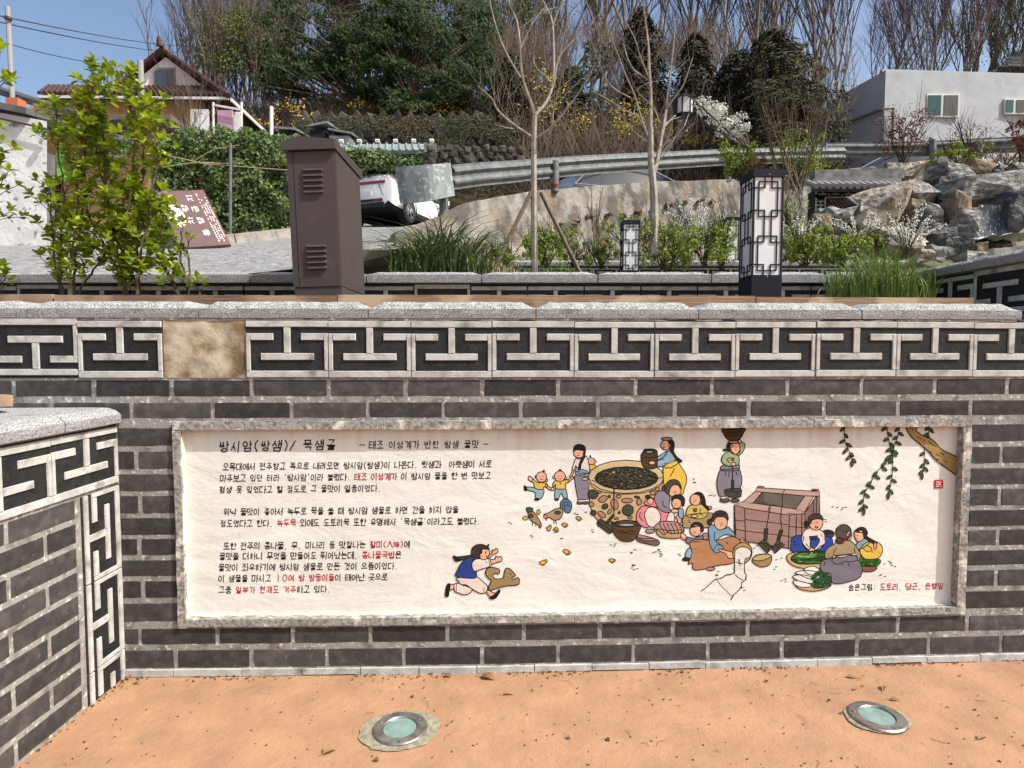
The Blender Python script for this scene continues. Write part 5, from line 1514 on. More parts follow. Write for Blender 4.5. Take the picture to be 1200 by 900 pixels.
# ------------------------------------------------------------------ guardrails
m_galv = M('galvanised_steel', (.17, .18, .18), (.105, .115, .115), scale=7, rough=.55, metal=.35, c3=(.26, .27, .26), s3=16, lo3=.5, hi3=.7, f3=.5, bump=(40, .2, .004))
m_galvd = M('spangled_zinc', (.15, .17, .165), (.22, .245, .235), scale=9, lo=.4, hi=.6, rough=.5, metal=.3, c3=(.34, .37, .36), s3=16, lo3=.54, hi3=.62, f3=.8, bump=(20, .2, .01), stretch=(1, 1, .5))
m_red = M('rusty_red', (.22, .04, .025), (.10, .03, .02), scale=20)
def wbeam(pts, name, par, H=.33):
    """two-wave beam swept along pts (points on its top edge)"""
    prof = [(0, 0), (.0, -.03), (.045, -.075), (.05, -.10), (.005, -.15), (.005, -.18), (.05, -.23), (.045, -.255), (0, -.30), (0, -.33)]
    prof = [(a, b * H / .33) for a, b in prof]; vs = []
    n = len(pts)
    for i, p in enumerate(pts):
        d = pts[min(i + 1, n - 1)] - pts[max(i - 1, 0)]; d.z = 0; d.normalize(); nr = Vector((d.y, -d.x, 0))
        for a, b in prof: vs.append(p + nr * a + Vector((0, 0, b)))
        for a, b in reversed(prof): vs.append(p + nr * (a - .006) + Vector((0, 0, b)))
    m_ = len(prof) * 2
    t = MB(); t.add(vs, [(i * m_ + j, (i + 1) * m_ + j, (i + 1) * m_ + (j + 1) % m_, i * m_ + (j + 1) % m_) for i in range(n - 1) for j in range(m_)])
    return t.build(name, m_galv, par)
gr = thing('guardrail', 'curving steel guardrail with a bent end plate above the concrete wall', 'guardrail', RW[1])
pts_px = [(530, 193, 8.15), (565, 190, 8.7), (600, 188, 9.2), (640, 185, 9.9), (700, 181, 10.7), (770, 178, 11.6), (850, 174.5, 12.7), (910, 173, 13.2), (990, 172, 13.8)]
gp = [P(a, b, c) for a, b, c in pts_px]
def resample(p, k):
    o = []
    for i in range(len(p) - 1):
        for j in range(k):
            tq = j / k; a, b, c, d = p[max(i - 1, 0)], p[i], p[i + 1], p[min(i + 2, len(p) - 1)]
            o.append(.5 * (2 * b + (c - a) * tq + (2 * a - 5 * b + 4 * c - d) * tq * tq + (3 * b - a - 3 * c + d) * tq ** 3))
    return o + [p[-1]]
gp = resample(gp, 4)
cut = [0, 10, 20, len(gp) - 1]
for a, b in zip(cut, cut[1:]):
    wbeam([q + Vector((0, .004 * (a > 0), 0)) for q in gp[a:b + 1]], 'rail_beam', gr)
t = MB(); q0 = [P(463, 196, 7.95), P(470, 195, 7.86), P(500, 193, 7.82), P(528, 191, 8.0)]; q1 = [P(469, 238, 7.95), P(476, 238.5, 7.86), P(505, 235, 7.82), P(533, 229, 8.0)]
q0, q1 = resample(q0, 5), resample(q1, 5)
n = len(q0)
t.add(q0 + q1 + [p + Vector((0, .02, 0)) for p in q0 + q1], [(i, n + i, n + i + 1, i + 1) for i in range(n - 1)] + [(2 * n + i + 1, 3 * n + i + 1, 3 * n + i, 2 * n + i) for i in range(n - 1)] + [(i, i + 1, 2 * n + i + 1, 2 * n + i) for i in range(n - 1)] + [(n + i + 1, n + i, 3 * n + i, 3 * n + i + 1) for i in range(n - 1)] + [(0, 2 * n, 3 * n, n)])
t.build('end_plate', m_galvd, gr)
t = MB(); t.tube([P(522, 211, 7.97), P(522, 211, 7.96) + Vector((0, -.02, 0))], .012, 8); t.build('bolt', m_cabd, gr)
for px, py0, py1, y, red in ((520, 225, 258, 8.12, 0), (650.5, 190, 225, 10.0, 1), (853, 178, 212, 12.9, 0)):
    a, b = P(px, py0, y), P(px, py1, y)
    t = MB(); t.tube([a, b], .062, 14); po = t.build('post', m_galv, gr, smooth=False)
    t = MB(); t.tube([a + Vector((0, 0, .012)), a + Vector((0, 0, 0))], .064, 14); t.build('post_cap', m_galv, po)
    if red: t = MB(); t.tube([P(px, py1 - 9, y), P(px, py1 - 4, y)], .0635, 14); t.build('red_band', m_red, po)
gr2 = thing('guardrail', 'farther steel guardrail in front of the grey building at right', 'guardrail', P(1000, 190, 14.1))
gp2 = resample([P(905, 172, 14.6), P(966, 167.5, 14.2), P(1030, 167, 13.9), P(1093, 165, 13.6), P(1150, 162, 13.3), P(1240, 158, 12.8)], 4)
for a, b in ((0, 8), (8, 14), (14, len(gp2) - 1)):
    wbeam(gp2[a:b + 1], 'rail_beam', gr2)
for px, py, y in ((966, 169, 14.1), (1093, 164, 13.5), (1147, 166, 13.2)):
    t = MB(); t.tube([P(px, py, y), P(px, py + 26, y)], .07, 12); t.build('post', m_galv, gr2)

# ------------------------------------------------------------------ cars
m_glass = M('car_glass', (.02, .025, .03), rough=.06, spec=.8)
m_tyre = M('tyre', (.02, .02, .02), rough=.9); m_rim = M('alloy', (.35, .35, .36), rough=.35, metal=.7); m_blackp = M('black_trim_and_shade', (.02, .02, .022), rough=.5)
m_tail = M('tail_lamp', (.28, .012, .012), rough=.2, spec=.7)
m_plate = M('licence_plate', (.7, .7, .7), rough=.5)
def make_car(label, paint, loc, rz, suv=False):
    """hatchback, rear at local -y end, nose +y"""
    root = thing('parked_car', label, 'car', loc, None, rz)
    T = Matrix.Translation(loc) @ Matrix.Rotation(rz, 4, 'Z')
    # stations along y: y, half width, sill z, belt z, roof half width, roof z
    st = [(-2.16, .78, .36, .88, .66, .94), (-2.13, .87, .29, .98, .62, 1.06), (-2.0, .89, .26, 1.02, .60, 1.18), (-1.65, .91, .24, 1.00, .60, 1.40), (-1.2, .92, .22, .97, .60, 1.50), (-.5, .92, .22, .95, .61, 1.56), (.1, .92, .22, .93, .60, 1.54), (.6, .92, .22, .92, .58, 1.38), (1.0, .91, .23, .92, .60, 1.12), (1.25, .90, .24, .92, .66, .96), (1.7, .88, .25, .84, .66, .86), (2.05, .82, .28, .72, .58, .74), (2.18, .66, .36, .60, .46, .62)]
    vs = []
    for y, hw, z0, zb, rw_, zr in st:
        sec = [(hw * .86, z0), (hw * .98, z0 + .08), (hw, (z0 + zb) / 2), (hw * .985, zb - .06), (hw * .955, zb), ((hw * .955 + rw_) / 2 + .02, (zb + zr) / 2), (rw_, zr - .03), (rw_ * .7, zr), (0, zr + .015)]
        for x, z in sec: vs.append((x, y, z))
        for x, z in reversed(sec[:-1]): vs.append((-x, y, z))
    m_ = 17; n = len(st); fs = []; ms = []
    for i in range(n - 1):
        for j in range(m_):
            fs.append((i * m_ + j, i * m_ + (j + 1) % m_, (i + 1) * m_ + (j + 1) % m_, (i + 1) * m_ + j))
            side = j in (4, 5, 10, 11); up = j in (6, 7, 8, 9)
            g_ = (side and 3 <= i <= 7) or (j in (6, 7, 8, 9) and i in (7, 8)) or (j in (6, 7, 8, 9) and i == 2)
            ms.append(1 if g_ else (2 if j in (0, 15, 16) else 0))
    fs += [tuple(reversed(range(m_))), tuple(range((n - 1) * m_, n * m_))]; ms += [0, 0]
    bodyf, glassf = [f for f, m in zip(fs, ms) if m == 0], [f for f, m in zip(fs, ms) if m == 1]
    V = [T @ Vector(p) for p in vs]
    t = MB(); t.add(V, bodyf); t.build('body', paint, root, smooth=True).data.set_sharp_from_angle(angle=R(22))
    t = MB(); t.add(V, [f for f, m in zip(fs, ms) if m == 2]); t.build('shade_black_underbody', m_blackp, root)  # underside and sills coloured black to paint in the shade beneath the car
    t = MB(); t.add(V, glassf); t.build('window_glass', m_glass, root, smooth=True)
    for sx in (-1, 1):
        for y in (-1.32, 1.38):
            t = MB()
            vsx = []
            for r_, x in ((.20, .93), (.31, .935), (.335, .91), (.335, .72), (.30, .70)):
                vsx += [T @ Vector((sx * x, y + r_ * math.cos(a * math.pi / 12), .335 + r_ * math.sin(a * math.pi / 12))) for a in range(24)]
            t.add(vsx, [(j * 24 + a, j * 24 + (a + 1) % 24, (j + 1) * 24 + (a + 1) % 24, (j + 1) * 24 + a) for j in range(4) for a in range(24)])
            w = t.build('wheel', m_tyre, root)
            t = MB()
            for q in range(5):
                a = q * 1.2566; c_, s__ = math.cos(a), math.sin(a)
                t.add([T @ Vector((sx * .944, y + c_ * r_ - s__ * ww, .335 + s__ * r_ + c_ * ww)) for r_, ww in ((.03, -.03), (.205, -.045), (.205, .045), (.03, .03))], [(0, 1, 2, 3)])
            vv = [T @ Vector((sx * .941, y + r_ * math.cos(a * math.pi / 10), .335 + r_ * math.sin(a * math.pi / 10))) for r_ in (.19, .215) for a in range(20)]
            t.add(vv, [(a, (a + 1) % 20, 20 + (a + 1) % 20, 20 + a) for a in range(20)])
            t.build('rim', m_rim, w)
            t = MB(); vv = []
            for r_, x in ((.345, .895 if y < 0 else .885), (.41, .926)):
                vv += [T @ Vector((sx * x, y + r_ * math.cos(a * math.pi / 12), .335 + r_ * math.sin(a * math.pi / 12))) for a in range(13)]
            t.add(vv, [(a, a + 1, 14 + a, 13 + a) for a in range(12)]); t.build('wheel_arch', m_blackp, root)
        t = MB(); t.box((sx * 1.0, .75, 1.0), (.16, .12, .12), mat=T); t.build('mirror', paint, root)
    t = MB(); t.box((0, -2.15, .93), (1.36, .05, .07), mat=T)
    for sx in (-1, 1): t.add([T @ Vector(p) for p in ((sx * .62, -2.165, .95), (sx * .80, -2.10, .95), (sx * .90, -1.86, .84), (sx * .86, -2.03, .80), (sx * .62, -2.165, .88))], [(0, 1, 2, 3, 4)])
    t.build('tail_lamp_bar', m_tail, root)
    t = MB(); t.box((0, -2.15, .34), (1.3, .10, .13), mat=T); t.box((0, -2.17, .47), (1.2, .06, .06), mat=T); t.box((.72, -2.09, .50), (.10, .08, .22), mat=T); t.box((-.72, -2.09, .50), (.10, .08, .22), mat=T); t.build('bumper_insert', m_blackp, root)
    for sx in (-1, 1): t = MB(); t.box((sx * .45, -2.203, .46), (.22, .01, .035), mat=T); t.build('reflector', m_tail, root)
    for sx in (-1, 1):
        t = MB()
        for y_ in (-.95, .15, .95): t.beam(T @ Vector((sx * .927, y_, .32)), T @ Vector((sx * .905, y_, .93)), .012, .012)
        t.beam(T @ Vector((sx * .925, -.95, .33)), T @ Vector((sx * .925, .95, .33)), .02, .05); t.build('door_seam', m_blackp, root)
        for y_ in (-.75, .32): t = MB(); t.beam(T @ Vector((sx * .935, y_, .80)), T @ Vector((sx * .935, y_ + .2, .80)), .03, .025); t.build('door_handle', paint, root)
        t = MB(); t.tube([T @ Vector((sx * x_, y_, z_)) for x_, y_, z_ in ((.90, -1.7, 1.04), (.80, -1.45, 1.28), (.70, -.9, 1.46), (.68, -.2, 1.50), (.70, .35, 1.42), (.82, 1.0, 1.08), (.905, 1.2, .98), (.93, .6, .965), (.935, -.6, .98), (.90, -1.7, 1.04))], .013, 5); t.build('window_trim', m_rim, root)
    t = MB(); t.beam(T @ Vector((-.5, -2.175, .88)), T @ Vector((-.62, -2.165, .58)), .01, .012); t.beam(T @ Vector((.5, -2.175, .88)), T @ Vector((.62, -2.165, .58)), .01, .012); t.build('tailgate_seam', m_blackp, root)
    t = MB(); t.box((0, -2.16, .66), (.52, .03, .11), mat=T); t.build('licence_plate', m_plate, root)
    t = MB(); t.add([T @ Vector(p) for p in ((-.03, -1.28, 1.5), (.03, -1.28, 1.5), (.0, -1.36, 1.60), (0, -1.2, 1.5))], [(0, 1, 2), (0, 2, 3), (1, 3, 2)]); t.build('aerial_fin', paint, root)
    t = MB(); t.box((0, -1.72, 1.43), (1.1, .24, .03), (R(-12), 0, 0), mat=T); t.build('spoiler', m_blackp, root)
    return root
m_white = M('white_car_paint', (.78, .78, .77), rough=.25, spec=.6)
m_blue = M('slate_blue_car_paint', (.05, .075, .10), rough=.25, spec=.7)
pc = P(452, 268, 16.2)
make_car('white hatchback seen from behind, half hidden by the brown cabinet', m_white, (pc.x + .15, pc.y + 2.0, hz(pc.x, pc.y + 1.0) - .02), R(-20))
pb = P(752, 218, 14.2); zc = P(752, 199, 14.6).z - 1.50
make_car('dark slate-blue car whose roof shows between guardrail and concrete wall', m_blue, (pb.x, 15.2, zc), R(-82))
pw = P(1035, 190, 15.6)
make_car('white car mostly hidden behind the rail and rocks at right', m_white, (pw.x + .4, 16.0, P(1035, 184, 15.6).z - 1.45), R(78))

# ------------------------------------------------------------------ brown sign lying tilted on the road edge
m_signb = M('brown_sign_face', (.115, .072, .068), (.14, .09, .085), scale=5, rough=.6)
m_signr = M('red_brown_sign_face', (.16, .085, .075), rough=.6)
def sign_quad():
    a, b, c, d = (212, 290.5), (270.5, 286), (250, 229.5), (182, 224)
    return a, b, c, d
YS = 9.6
A3 = P(212, 290.5, YS); B3 = P(270.5, 286.5, YS + .38); D3 = P(182, 224, YS + .62)
C3 = B3 + (D3 - A3)
sg = thing('brown_sign', 'brown Korean road sign leaning tilted on its side by the ivy fence', 'sign', (A3 + B3) / 2)
nrm = (B3 - A3).cross(D3 - A3).normalized()
if nrm.y > 0: nrm = -nrm
def sp(u, v, w=0): return A3.lerp(B3, u) + (D3 - A3) * v + nrm * w
t = MB(); t.add([sp(0, 0), sp(1, 0), sp(1, 1), sp(0, 1)] + [sp(u, v, -.05) for u, v in ((0, 0), (1, 0), (1, 1), (0, 1))], [(0, 1, 2, 3), (7, 6, 5, 4), (0, 4, 5, 1), (1, 5, 6, 2), (2, 6, 7, 3), (3, 7, 4, 0)]); t.build('sign_board', m_signb, sg)
t = MB(); t.add([sp(.76, 0, .002), sp(.998, 0, .002), sp(.998, 1, .002), sp(.74, 1, .002)], [(0, 1, 2, 3)]); t.build('red_panel', m_signr, sg)
m_sprint = bpy.data.materials.new('sign_print'); m_sprint.use_nodes = True
_a = m_sprint.node_tree.nodes.new('ShaderNodeVertexColor'); _a.layer_name = 'Col'; m_sprint.node_tree.links.new(_a.outputs[0], m_sprint.node_tree.nodes['Principled BSDF'].inputs['Base Color'])
def sign_text(txt, u, v0, v1, size, asp=1.0):
    """reads upwards along v, glyph tops towards smaller u"""
    n = len(txt); t = MB()
    for i, ch in enumerate(txt):
        if ch == ' ': continue
        vs_, fs_ = glyph_tris(ch); cv = v0 + (v1 - v0) * (i + .5) / n
        t.add([sp(u - (gy_ - .5) * size, cv + (gx_ - .5) * size * asp, .004) for gx_, gy_ in vs_], fs_, 0, (.62, .60, .57))
    t.build('sign_lettering', m_sprint, sg, kind='stuff')
sign_text('차량', .43, .34, .78, .12, .95); sign_text('통행금지', .63, .12, .96, .12, .95)
# the small print is too fine to read: worn white marks in rows
rr = random.Random(6)
for u, v0, v1 in ((.80, .06, .92), (.855, .10, .82), (.905, .06, .74), (.955, .14, .86)):
    t = MB(); v = v0
    while v < v1:
        l = rr.uniform(.014, .03); h_ = rr.uniform(.010, .016)
        if rr.random() < .85: t.add([sp(u - h_, v, .004), sp(u + h_, v, .004), sp(u + h_, v + l, .004), sp(u - h_, v + l, .004)], [(0, 1, 2, 3)], 0, (.62, .58, .56))
        v += l + .012
    t.build('small_print', m_sprint, sg, kind='stuff')
t = MB(); cen = (.20, .54)
t.add([sp(cen[0] + .16 * math.cos(a * math.pi / 15), cen[1] + .20 * math.sin(a * math.pi / 15), .005) for a in range(30)], [tuple(range(30))], 0, (.75, .55, .25))
t.add([sp(cen[0] + .142 * math.cos(a * math.pi / 15), cen[1] + .18 * math.sin(a * math.pi / 15), .0065) for a in range(30)], [tuple(range(30))], 0, (.85, .84, .8))
for (u, v, a_, b_) in ((.17, .60, .05, .05), (.24, .50, .06, .035), (.20, .46, .03, .04)): t.add([sp(u + a_ * math.cos(a * math.pi / 8), v + b_ * math.sin(a * math.pi / 8), .008) for a in range(16)], [tuple(range(16))], 0, (.12, .10, .10))
t.build('round_emblem', m_sprint, sg)
t = MB(); t.tube([sp(.05, .9, -.05), sp(.05, .9, -.05) + Vector((-.1, .5, -.6))], .02, 6); t.build('prop', m_galv, sg)

# kerb stones along the far side of the paved road
m_kerb = M('kerb_concrete', (.36, .33, .28), (.24, .21, .17), scale=8, bump=(40, .6, .01))
kb = thing('kerb', 'low concrete kerb at the foot of the ivy fence and white building', 'kerb', P(150, 296, 10.4))
kp = [P(-60, 303, 9.9), P(60, 303, 10.0), P(105, 298, 10.2), P(185, 291, 10.5), P(275, 285, 11.2), P(345, 277, 12.0)]
for i, (a, b) in enumerate(zip(kp, kp[1:])):
    for q in range(3):
        p0, p1 = a.lerp(b, q / 3), a.lerp(b, (q + .985) / 3)
        t = MB(); t.beam(p0 + Vector((0, 0, .02)), p1 + Vector((0, 0, .02)), .18, .28); t.build('kerb_stone', m_kerb, kb)
t = MB(); t.poly([P(425, 300, 5.2), P(425, 320, 4.4), P(480, 320, 4.5), P(482, 287, 6.2), P(450, 286, 6.1)])
tag(link('concrete_block', rock_mesh(71, (.9, .9, .22), 14, 1, .05, m_kerb), None, Matrix.Translation(P(462, 306, 5.1))), 'pale concrete slab edge between cabinet and grass tuft', 'slab')
# ------------------------------------------------------------------ buildings
m_whitewall = M('whitewash', (.70, .695, .67), (.56, .555, .53), scale=3, rough=.9, c3=(.13, .12, .11), s3=5, lo3=.62, hi3=.68, f3=.8, bumps=[(12, .6, .02), (50, .4, .005)])
m_tan = M('tan_plaster', (.60, .42, .22), (.48, .33, .17), scale=2, rough=.9, c3=(.10, .08, .06), s3=2.2, lo3=.6, hi3=.75, f3=.8)
m_orange = M('ochre_boards', (.42, .26, .13), (.34, .20, .10), scale=9, stretch=(6, 6, .5))
m_rtile = M('red_roof_tile', (.05, .021, .018), (.085, .042, .035), scale=9, rough=.75, c3=(.15, .13, .11), s3=12, lo3=.58, hi3=.7, f3=.6)
m_dtile = M('dark_roof_tile', (.035, .036, .04), (.08, .08, .08), scale=9, rough=.7)
m_gtile = M('green_roof_tile', (.17, .22, .20), (.28, .32, .30), scale=8, rough=.6)
m_dark = M('dark_opening', (.012, .012, .013), rough=.9)
m_win = M('window_pane', (.05, .065, .07), rough=.12, spec=.8)
m_winfr = M('window_frame', (.62, .62, .58), rough=.6)
m_green = M('green_paint', (.16, .50, .10), rough=.5)
m_pink = M('pink_panel', (.50, .30, .40), (.44, .27, .36), scale=3)
m_greyfr = M('grey_window_frame', (.22, .22, .21), rough=.6)
def quadpanel(t, a, b, c, d, th, m=0):
    a, b, c, d = map(Vector, (a, b, c, d)); n = (b - a).cross(d - a).normalized() * th
    t.add([a, b, c, d, a + n, b + n, c + n, d + n], [(0, 3, 2, 1), (4, 5, 6, 7), (0, 1, 5, 4), (1, 2, 6, 5), (2, 3, 7, 6), (3, 0, 4, 7)], m)
def pxbox(t, x0, y0, x1, y1, Y, th=.05, m=0):
    """upright box facing the camera's direction whose front spans those pixels at distance Y"""
    a, b = P(x0, y1, Y), P(x1, y0, Y)
    t.box(((a.x + b.x) / 2, Y + th / 2, (a.z + b.z) / 2), (abs(b.x - a.x), th, abs(b.z - a.z)), m=m)

hs = thing('tiled_house', 'old house with red tiled gable roof and tan walls behind the green shrub', 'house', P(150, 280, 19))
EL, ER = P(47, 112.5, 17.8), P(269, 114.5, 17.8); TL, TR = P(58, 103, 18.9), P(246, 103.5, 18.9)
PK, GL_, GR_ = P(193, 61, 18.75), P(140, 104, 18.75), P(247, 104, 18.75)
BK = Vector((0, 3.2, 0)); ERB = P(312, 155, 20.9)
t = MB(); quadpanel(t, EL, ER, TR, TL, -.10); rf = t.build('roof', m_rtile, hs)
t = MB(); quadpanel(t, ER, ERB, PK + BK, PK + Vector((.06, 0, 0)), -.08); quadpanel(t, PK - Vector((.06, 0, 0)), PK + BK, GL_ + BK + Vector((-1.6, 0, -.5)), GL_ + Vector((-.15, 0, -.05)), -.08); t.build('roof_slope', m_rtile, hs)
t = MB()
nt_ = 34
for i in range(nt_ + 1):
    a, b = EL.lerp(ER, i / nt_), TL.lerp(TR, i / nt_)
    t.tube([a + Vector((0, -.04, .07)), b + Vector((0, 0, .07))], .055, 5)
for i in range(12):
    a, b = ER.lerp(ERB, i / 12), PK.lerp(PK + BK, i / 12); t.tube([a + Vector((0, 0, .06)), b + Vector((0, 0, .06))], .055, 5)
t.build('roof_tile_rib', m_rtile, rf, kind='stuff')
t = MB()
for a, b in ((PK, GL_), (PK, GR_), (GR_, ER)):
    for i in range(12):
        p, q = a.lerp(b, i / 12), a.lerp(b, (i + 1.12) / 12)
        t.tube([p + Vector((0, -.1, .06)), q + Vector((0, -.1, .02))], .085, 6)
t.tube([PK + Vector((0, -.25, .05)), PK + Vector((0, -.3, .30))], [.11, .05], 6); t.tube([PK, PK + BK], .1, 6)
t.build('ridge_tile', m_rtile, hs, kind='stuff')
t = MB(); t.add([GL_ + Vector((.12, .05, 0)), GR_ + Vector((-.12, .05, 0)), PK + Vector((0, .05, -.12)), GL_ + Vector((.12, .3, 0)), GR_ + Vector((-.12, .3, 0)), PK + Vector((0, .3, -.12))], [(0, 1, 2), (5, 4, 3), (0, 3, 4, 1), (1, 4, 5, 2), (2, 5, 3, 0)]); t.build('gable_wall', M('bright_whitewash', (.80, .79, .76), (.70, .69, .66), scale=3), hs)
t = MB(); pxbox(t, 180, 79, 204, 103, 18.72, .1); wf = t.build('window', m_greyfr, hs)
for a, b in ((182.5, 191), (193.2, 202)):
    t = MB(); pxbox(t, a, 81.5, b, 101, 18.69, .03); t.build('pane', m_win, wf)
t = MB(); quadpanel(t, EL + Vector((0, -.02, -.07)), ER + Vector((0, -.02, -.07)), ER + Vector((0, -.02, .0)), EL + Vector((0, -.02, 0)), .04); quadpanel(t, ER + Vector((.02, 0, -.1)), ERB + Vector((.02, 0, -.1)), ERB + Vector((.02, 0, .0)), ER + Vector((.02, 0, 0)), .04); t.build('white_fascia', m_winfr, hs)
t = MB(); pxbox(t, 36, 114, 230, 149, 18.3, 2.2); t.build('upper_wall', m_tan, hs)
t = MB(); pxbox(t, 230, 118, 268, 155, 18.9, 2.0); t.build('brick_end_wall', m_rubble, hs)
t = MB(); pxbox(t, 50, 149, 195, 300, 17.4, 2.9); t.build('lower_wall', m_orange, hs)
t = MB(); pxbox(t, 32, 134, 200, 140, 16.6, 1.0); t.build('awning', M('awning_grey', (.12, .11, .10), rough=.8), hs)
t = MB(); pxbox(t, 125, 150, 147, 184, 17.36, .05); wf = t.build('window', m_winfr, hs)
t = MB(); pxbox(t, 128, 153, 144, 181, 17.33, .02); t.build('pane', m_win, wf)
t = MB()
for q in range(5): t.beam(P(122 + q * 7, 150, 17.1), P(122 + q * 7, 182, 17.1), .03, .03)
t.beam(P(118, 160, 17.05), P(154, 160, 17.05), .05, .05); t.beam(P(118, 171, 17.05), P(154, 171, 17.05), .05, .05)
t.build('green_grille', m_green, hs)
t = MB(); pxbox(t, 67, 170, 75, 212, 17.0, .1); pxbox(t, 150, 205, 157, 240, 17.0, .1); t.build('green_post', m_green, hs)
t = MB(); pxbox(t, 56, 205, 68, 292, 17.3, .09); t.build('dark_door', m_dark, hs)
t = MB(); pxbox(t, 255, 129, 272, 152, 17.6, .06); t.build('pink_panel', m_pink, hs)
t = MB(); pxbox(t, 224, 128, 244, 168, 17.5, .08); pxbox(t, 273, 131, 281, 155, 17.7, .06); t.build('white_panel', m_whitewall, hs)
for a in (250, 283): t = MB(); t.tube([P(a, 120, 17.5), P(a, 156, 17.5)], .035, 6); t.build('porch_pole', m_winfr, hs)
t = MB(); t.beam(P(250, 123, 17.5), P(284, 129, 17.5), .05, .05); t.build('porch_rail', m_winfr, hs)

wh = thing('white_outbuilding', 'whitewashed windowless building at the left edge', 'building', P(20, 287, 10.6))
a, b = P(-90, 116, 10.6), P(55, 142, 10.6)
t = MB(); t.add([P(-90, 292, 10.6), P(55, 292, 10.6), b, a] + [p + Vector((0, 3, 0)) for p in (P(-90, 292, 10.6), Vector((P(50, 292, 13.6).x, 10.6, P(55, 292, 10.6).z)), Vector((P(50, 292, 13.6).x, 10.6, b.z)), a)], [(0, 1, 2, 3), (7, 6, 5, 4), (1, 5, 6, 2), (2, 6, 7, 3), (4, 0, 3, 7)]); t.build('wall', m_whitewall, wh)
m_slate = M('old_slate_roof', (.10, .10, .10), (.17, .16, .15), scale=6)
t = MB(); quadpanel(t, P(-90, 110, 10.45), P(30, 133, 10.45), P(30, 133, 10.45) + Vector((0, 3, .5)), P(-90, 110, 10.45) + Vector((0, 3, .5)), .10); t.build('roof', m_slate, wh)
t = MB(); t.tube([P(-20, 134, 10.5), P(5, 140, 10.5), P(50, 150, 10.5), P(58, 154, 10.5)], .018, 5); t.box(P(52, 153, 10.45), (.08, .06, .08)); t.build('conduit', m_cab, wh)
t = MB(); t.box(P(19, 124, 11.3), (.22, .2, .22)); t.build('red_pipe_stub', m_red if False else M('orange_clay', (.45, .14, .07)), wh)
t = MB(); quadpanel(t, P(-60, 92, 15), P(32, 122, 15), P(32, 122, 15) + Vector((0, 2, .4)), P(-60, 92, 15) + Vector((0, 2, .4)), .14)
tag(t.build('dark_lean_to_roof', m_dtile), 'dark sloping roof edge above the white building at far left', 'roof')
# poles and wires
m_pole = M('grey_pole', (.30, .30, .30), rough=.7)
e = thing('utility_pole', 'thin pole rising above the white building at the far left', 'pole', P(12, 118, 14), 'thin poles around the house')
t = MB(); t.tube([P(15, 122, 14), P(9, 8, 14)], .05, 8); t.build('shaft', m_pole, e); t = MB(); t.tube([P(9.5, 20, 13.96), P(9.5, 23, 13.96)], .075, 8); t.build('clamp', m_cab, e)
e = thing('utility_pole', 'short pipe mast standing in front of the house gable', 'pole', P(166, 112, 17), 'thin poles around the house')
t = MB(); t.tube([P(166, 112, 17), P(164.5, 71, 17)], .075, 8); t.build('shaft', m_pole, e)
e = thing('utility_pole', 'thin white pole between the house roof and the pines', 'pole', P(318, 160, 19), 'thin poles around the house')
t = MB(); t.tube([P(318, 165, 19), P(318, 125, 19)], .06, 8); t.build('shaft', m_winfr, e)
for k, (a, b, lab) in enumerate([((-40, 10, 14), (240, 55, 40), 'uppermost overhead wire crossing the sky at left'), ((-40, 17, 14), (230, 62, 40), 'middle overhead wire crossing the sky at left'), ((12, 52, 14), (162, 79, 17), 'lowest wire running from the left pole to the mast by the gable')]):
    A_, B_ = P(*a), P(*b); t = MB()
    t.tube([A_.lerp(B_, i / 14) - Vector((0, 0, .9 * (i / 14) * (1 - i / 14) * (1 if k < 2 else .4))) for i in range(15)], .014 if k < 2 else .009, 4)
    tag(t.build('overhead_wire', m_cabd), lab, 'wire', 'overhead wires')

# grey building at right
m_gwall = M('pale_grey_render', (.41, .43, .44), (.35, .365, .375), scale=1.2, rough=.9, c3=(.46, .48, .485), s3=2.5, lo3=.35, hi3=.75, f3=.5, bumps=[(3, .35, .03), (18, .3, .01)])
gb = thing('grey_building', 'pale grey flat-roofed building with two windows above the guardrail at right', 'building', P(1038, 200, 24))
c0, c1_, c2_ = P(1038, 82, 24), P(1300, 91.5, 24.7), P(970, 120, 27.2)
zlow = 6.0
def dn(p): return Vector((p.x, p.y, zlow))
t = MB(); c3_ = c2_ + (c1_ - c0)
t.add([dn(c2_), dn(c0), dn(c1_), dn(c3_), c2_, c0, c1_, c3_], [(0, 1, 5, 4), (1, 2, 6, 5), (2, 3, 7, 6), (3, 0, 4, 7), (4, 5, 6, 7)])
t.build('wall', m_gwall, gb)
for (x0, y0, x1, y1), pn in (((1085.5, 109.5, 1125, 137), 2), ((1177, 115, 1216, 133.5), 3)):
    t = MB(); Yw = 24.1 if pn == 2 else 24.28; pxbox(t, x0, y0, x1, y1, Yw, .3); wf = t.build('window', m_winfr, gb)
    n = pn
    for i in range(n):
        a = x0 + 1.8 + (x1 - x0 - 1.8) * i / n; b = x0 + (x1 - x0 - 0) * (i + 1) / n - 1.8
        t = MB(); pxbox(t, a, y0 + 2, b, y1 - 2.2, Yw - .02, .03); t.build('pane', M('teal_pane', (.015, .07, .062), rough=.15, spec=.7) if i == 0 else M('mesh_pane', (.085, .08, .075), rough=.5), wf)
m_pipe = M('brown_gutter', (.16, .13, .10))
t = MB(); t.tube([c2_.lerp(c0, .0) + Vector((-.05, 0, -1.2)), c0 + Vector((-.12, -.1, -1.52)), c0 + Vector((.25, -.12, -1.5)), c0 + Vector((.3, -.12, -3.2))], .05, 6)
t.build('gutter', m_pipe, gb)
t = MB(); t.box(c0.lerp(c1_, .5) + Vector((0, .14, .04)), ((c1_ - c0).length + .1, .16, .10), (0, 0, .06)); t.build('parapet', m_gwall, gb)
e = thing('tiled_roof_building', 'dark tiled roof showing above the grey building at the far right', 'building', P(1195, 90, 34))
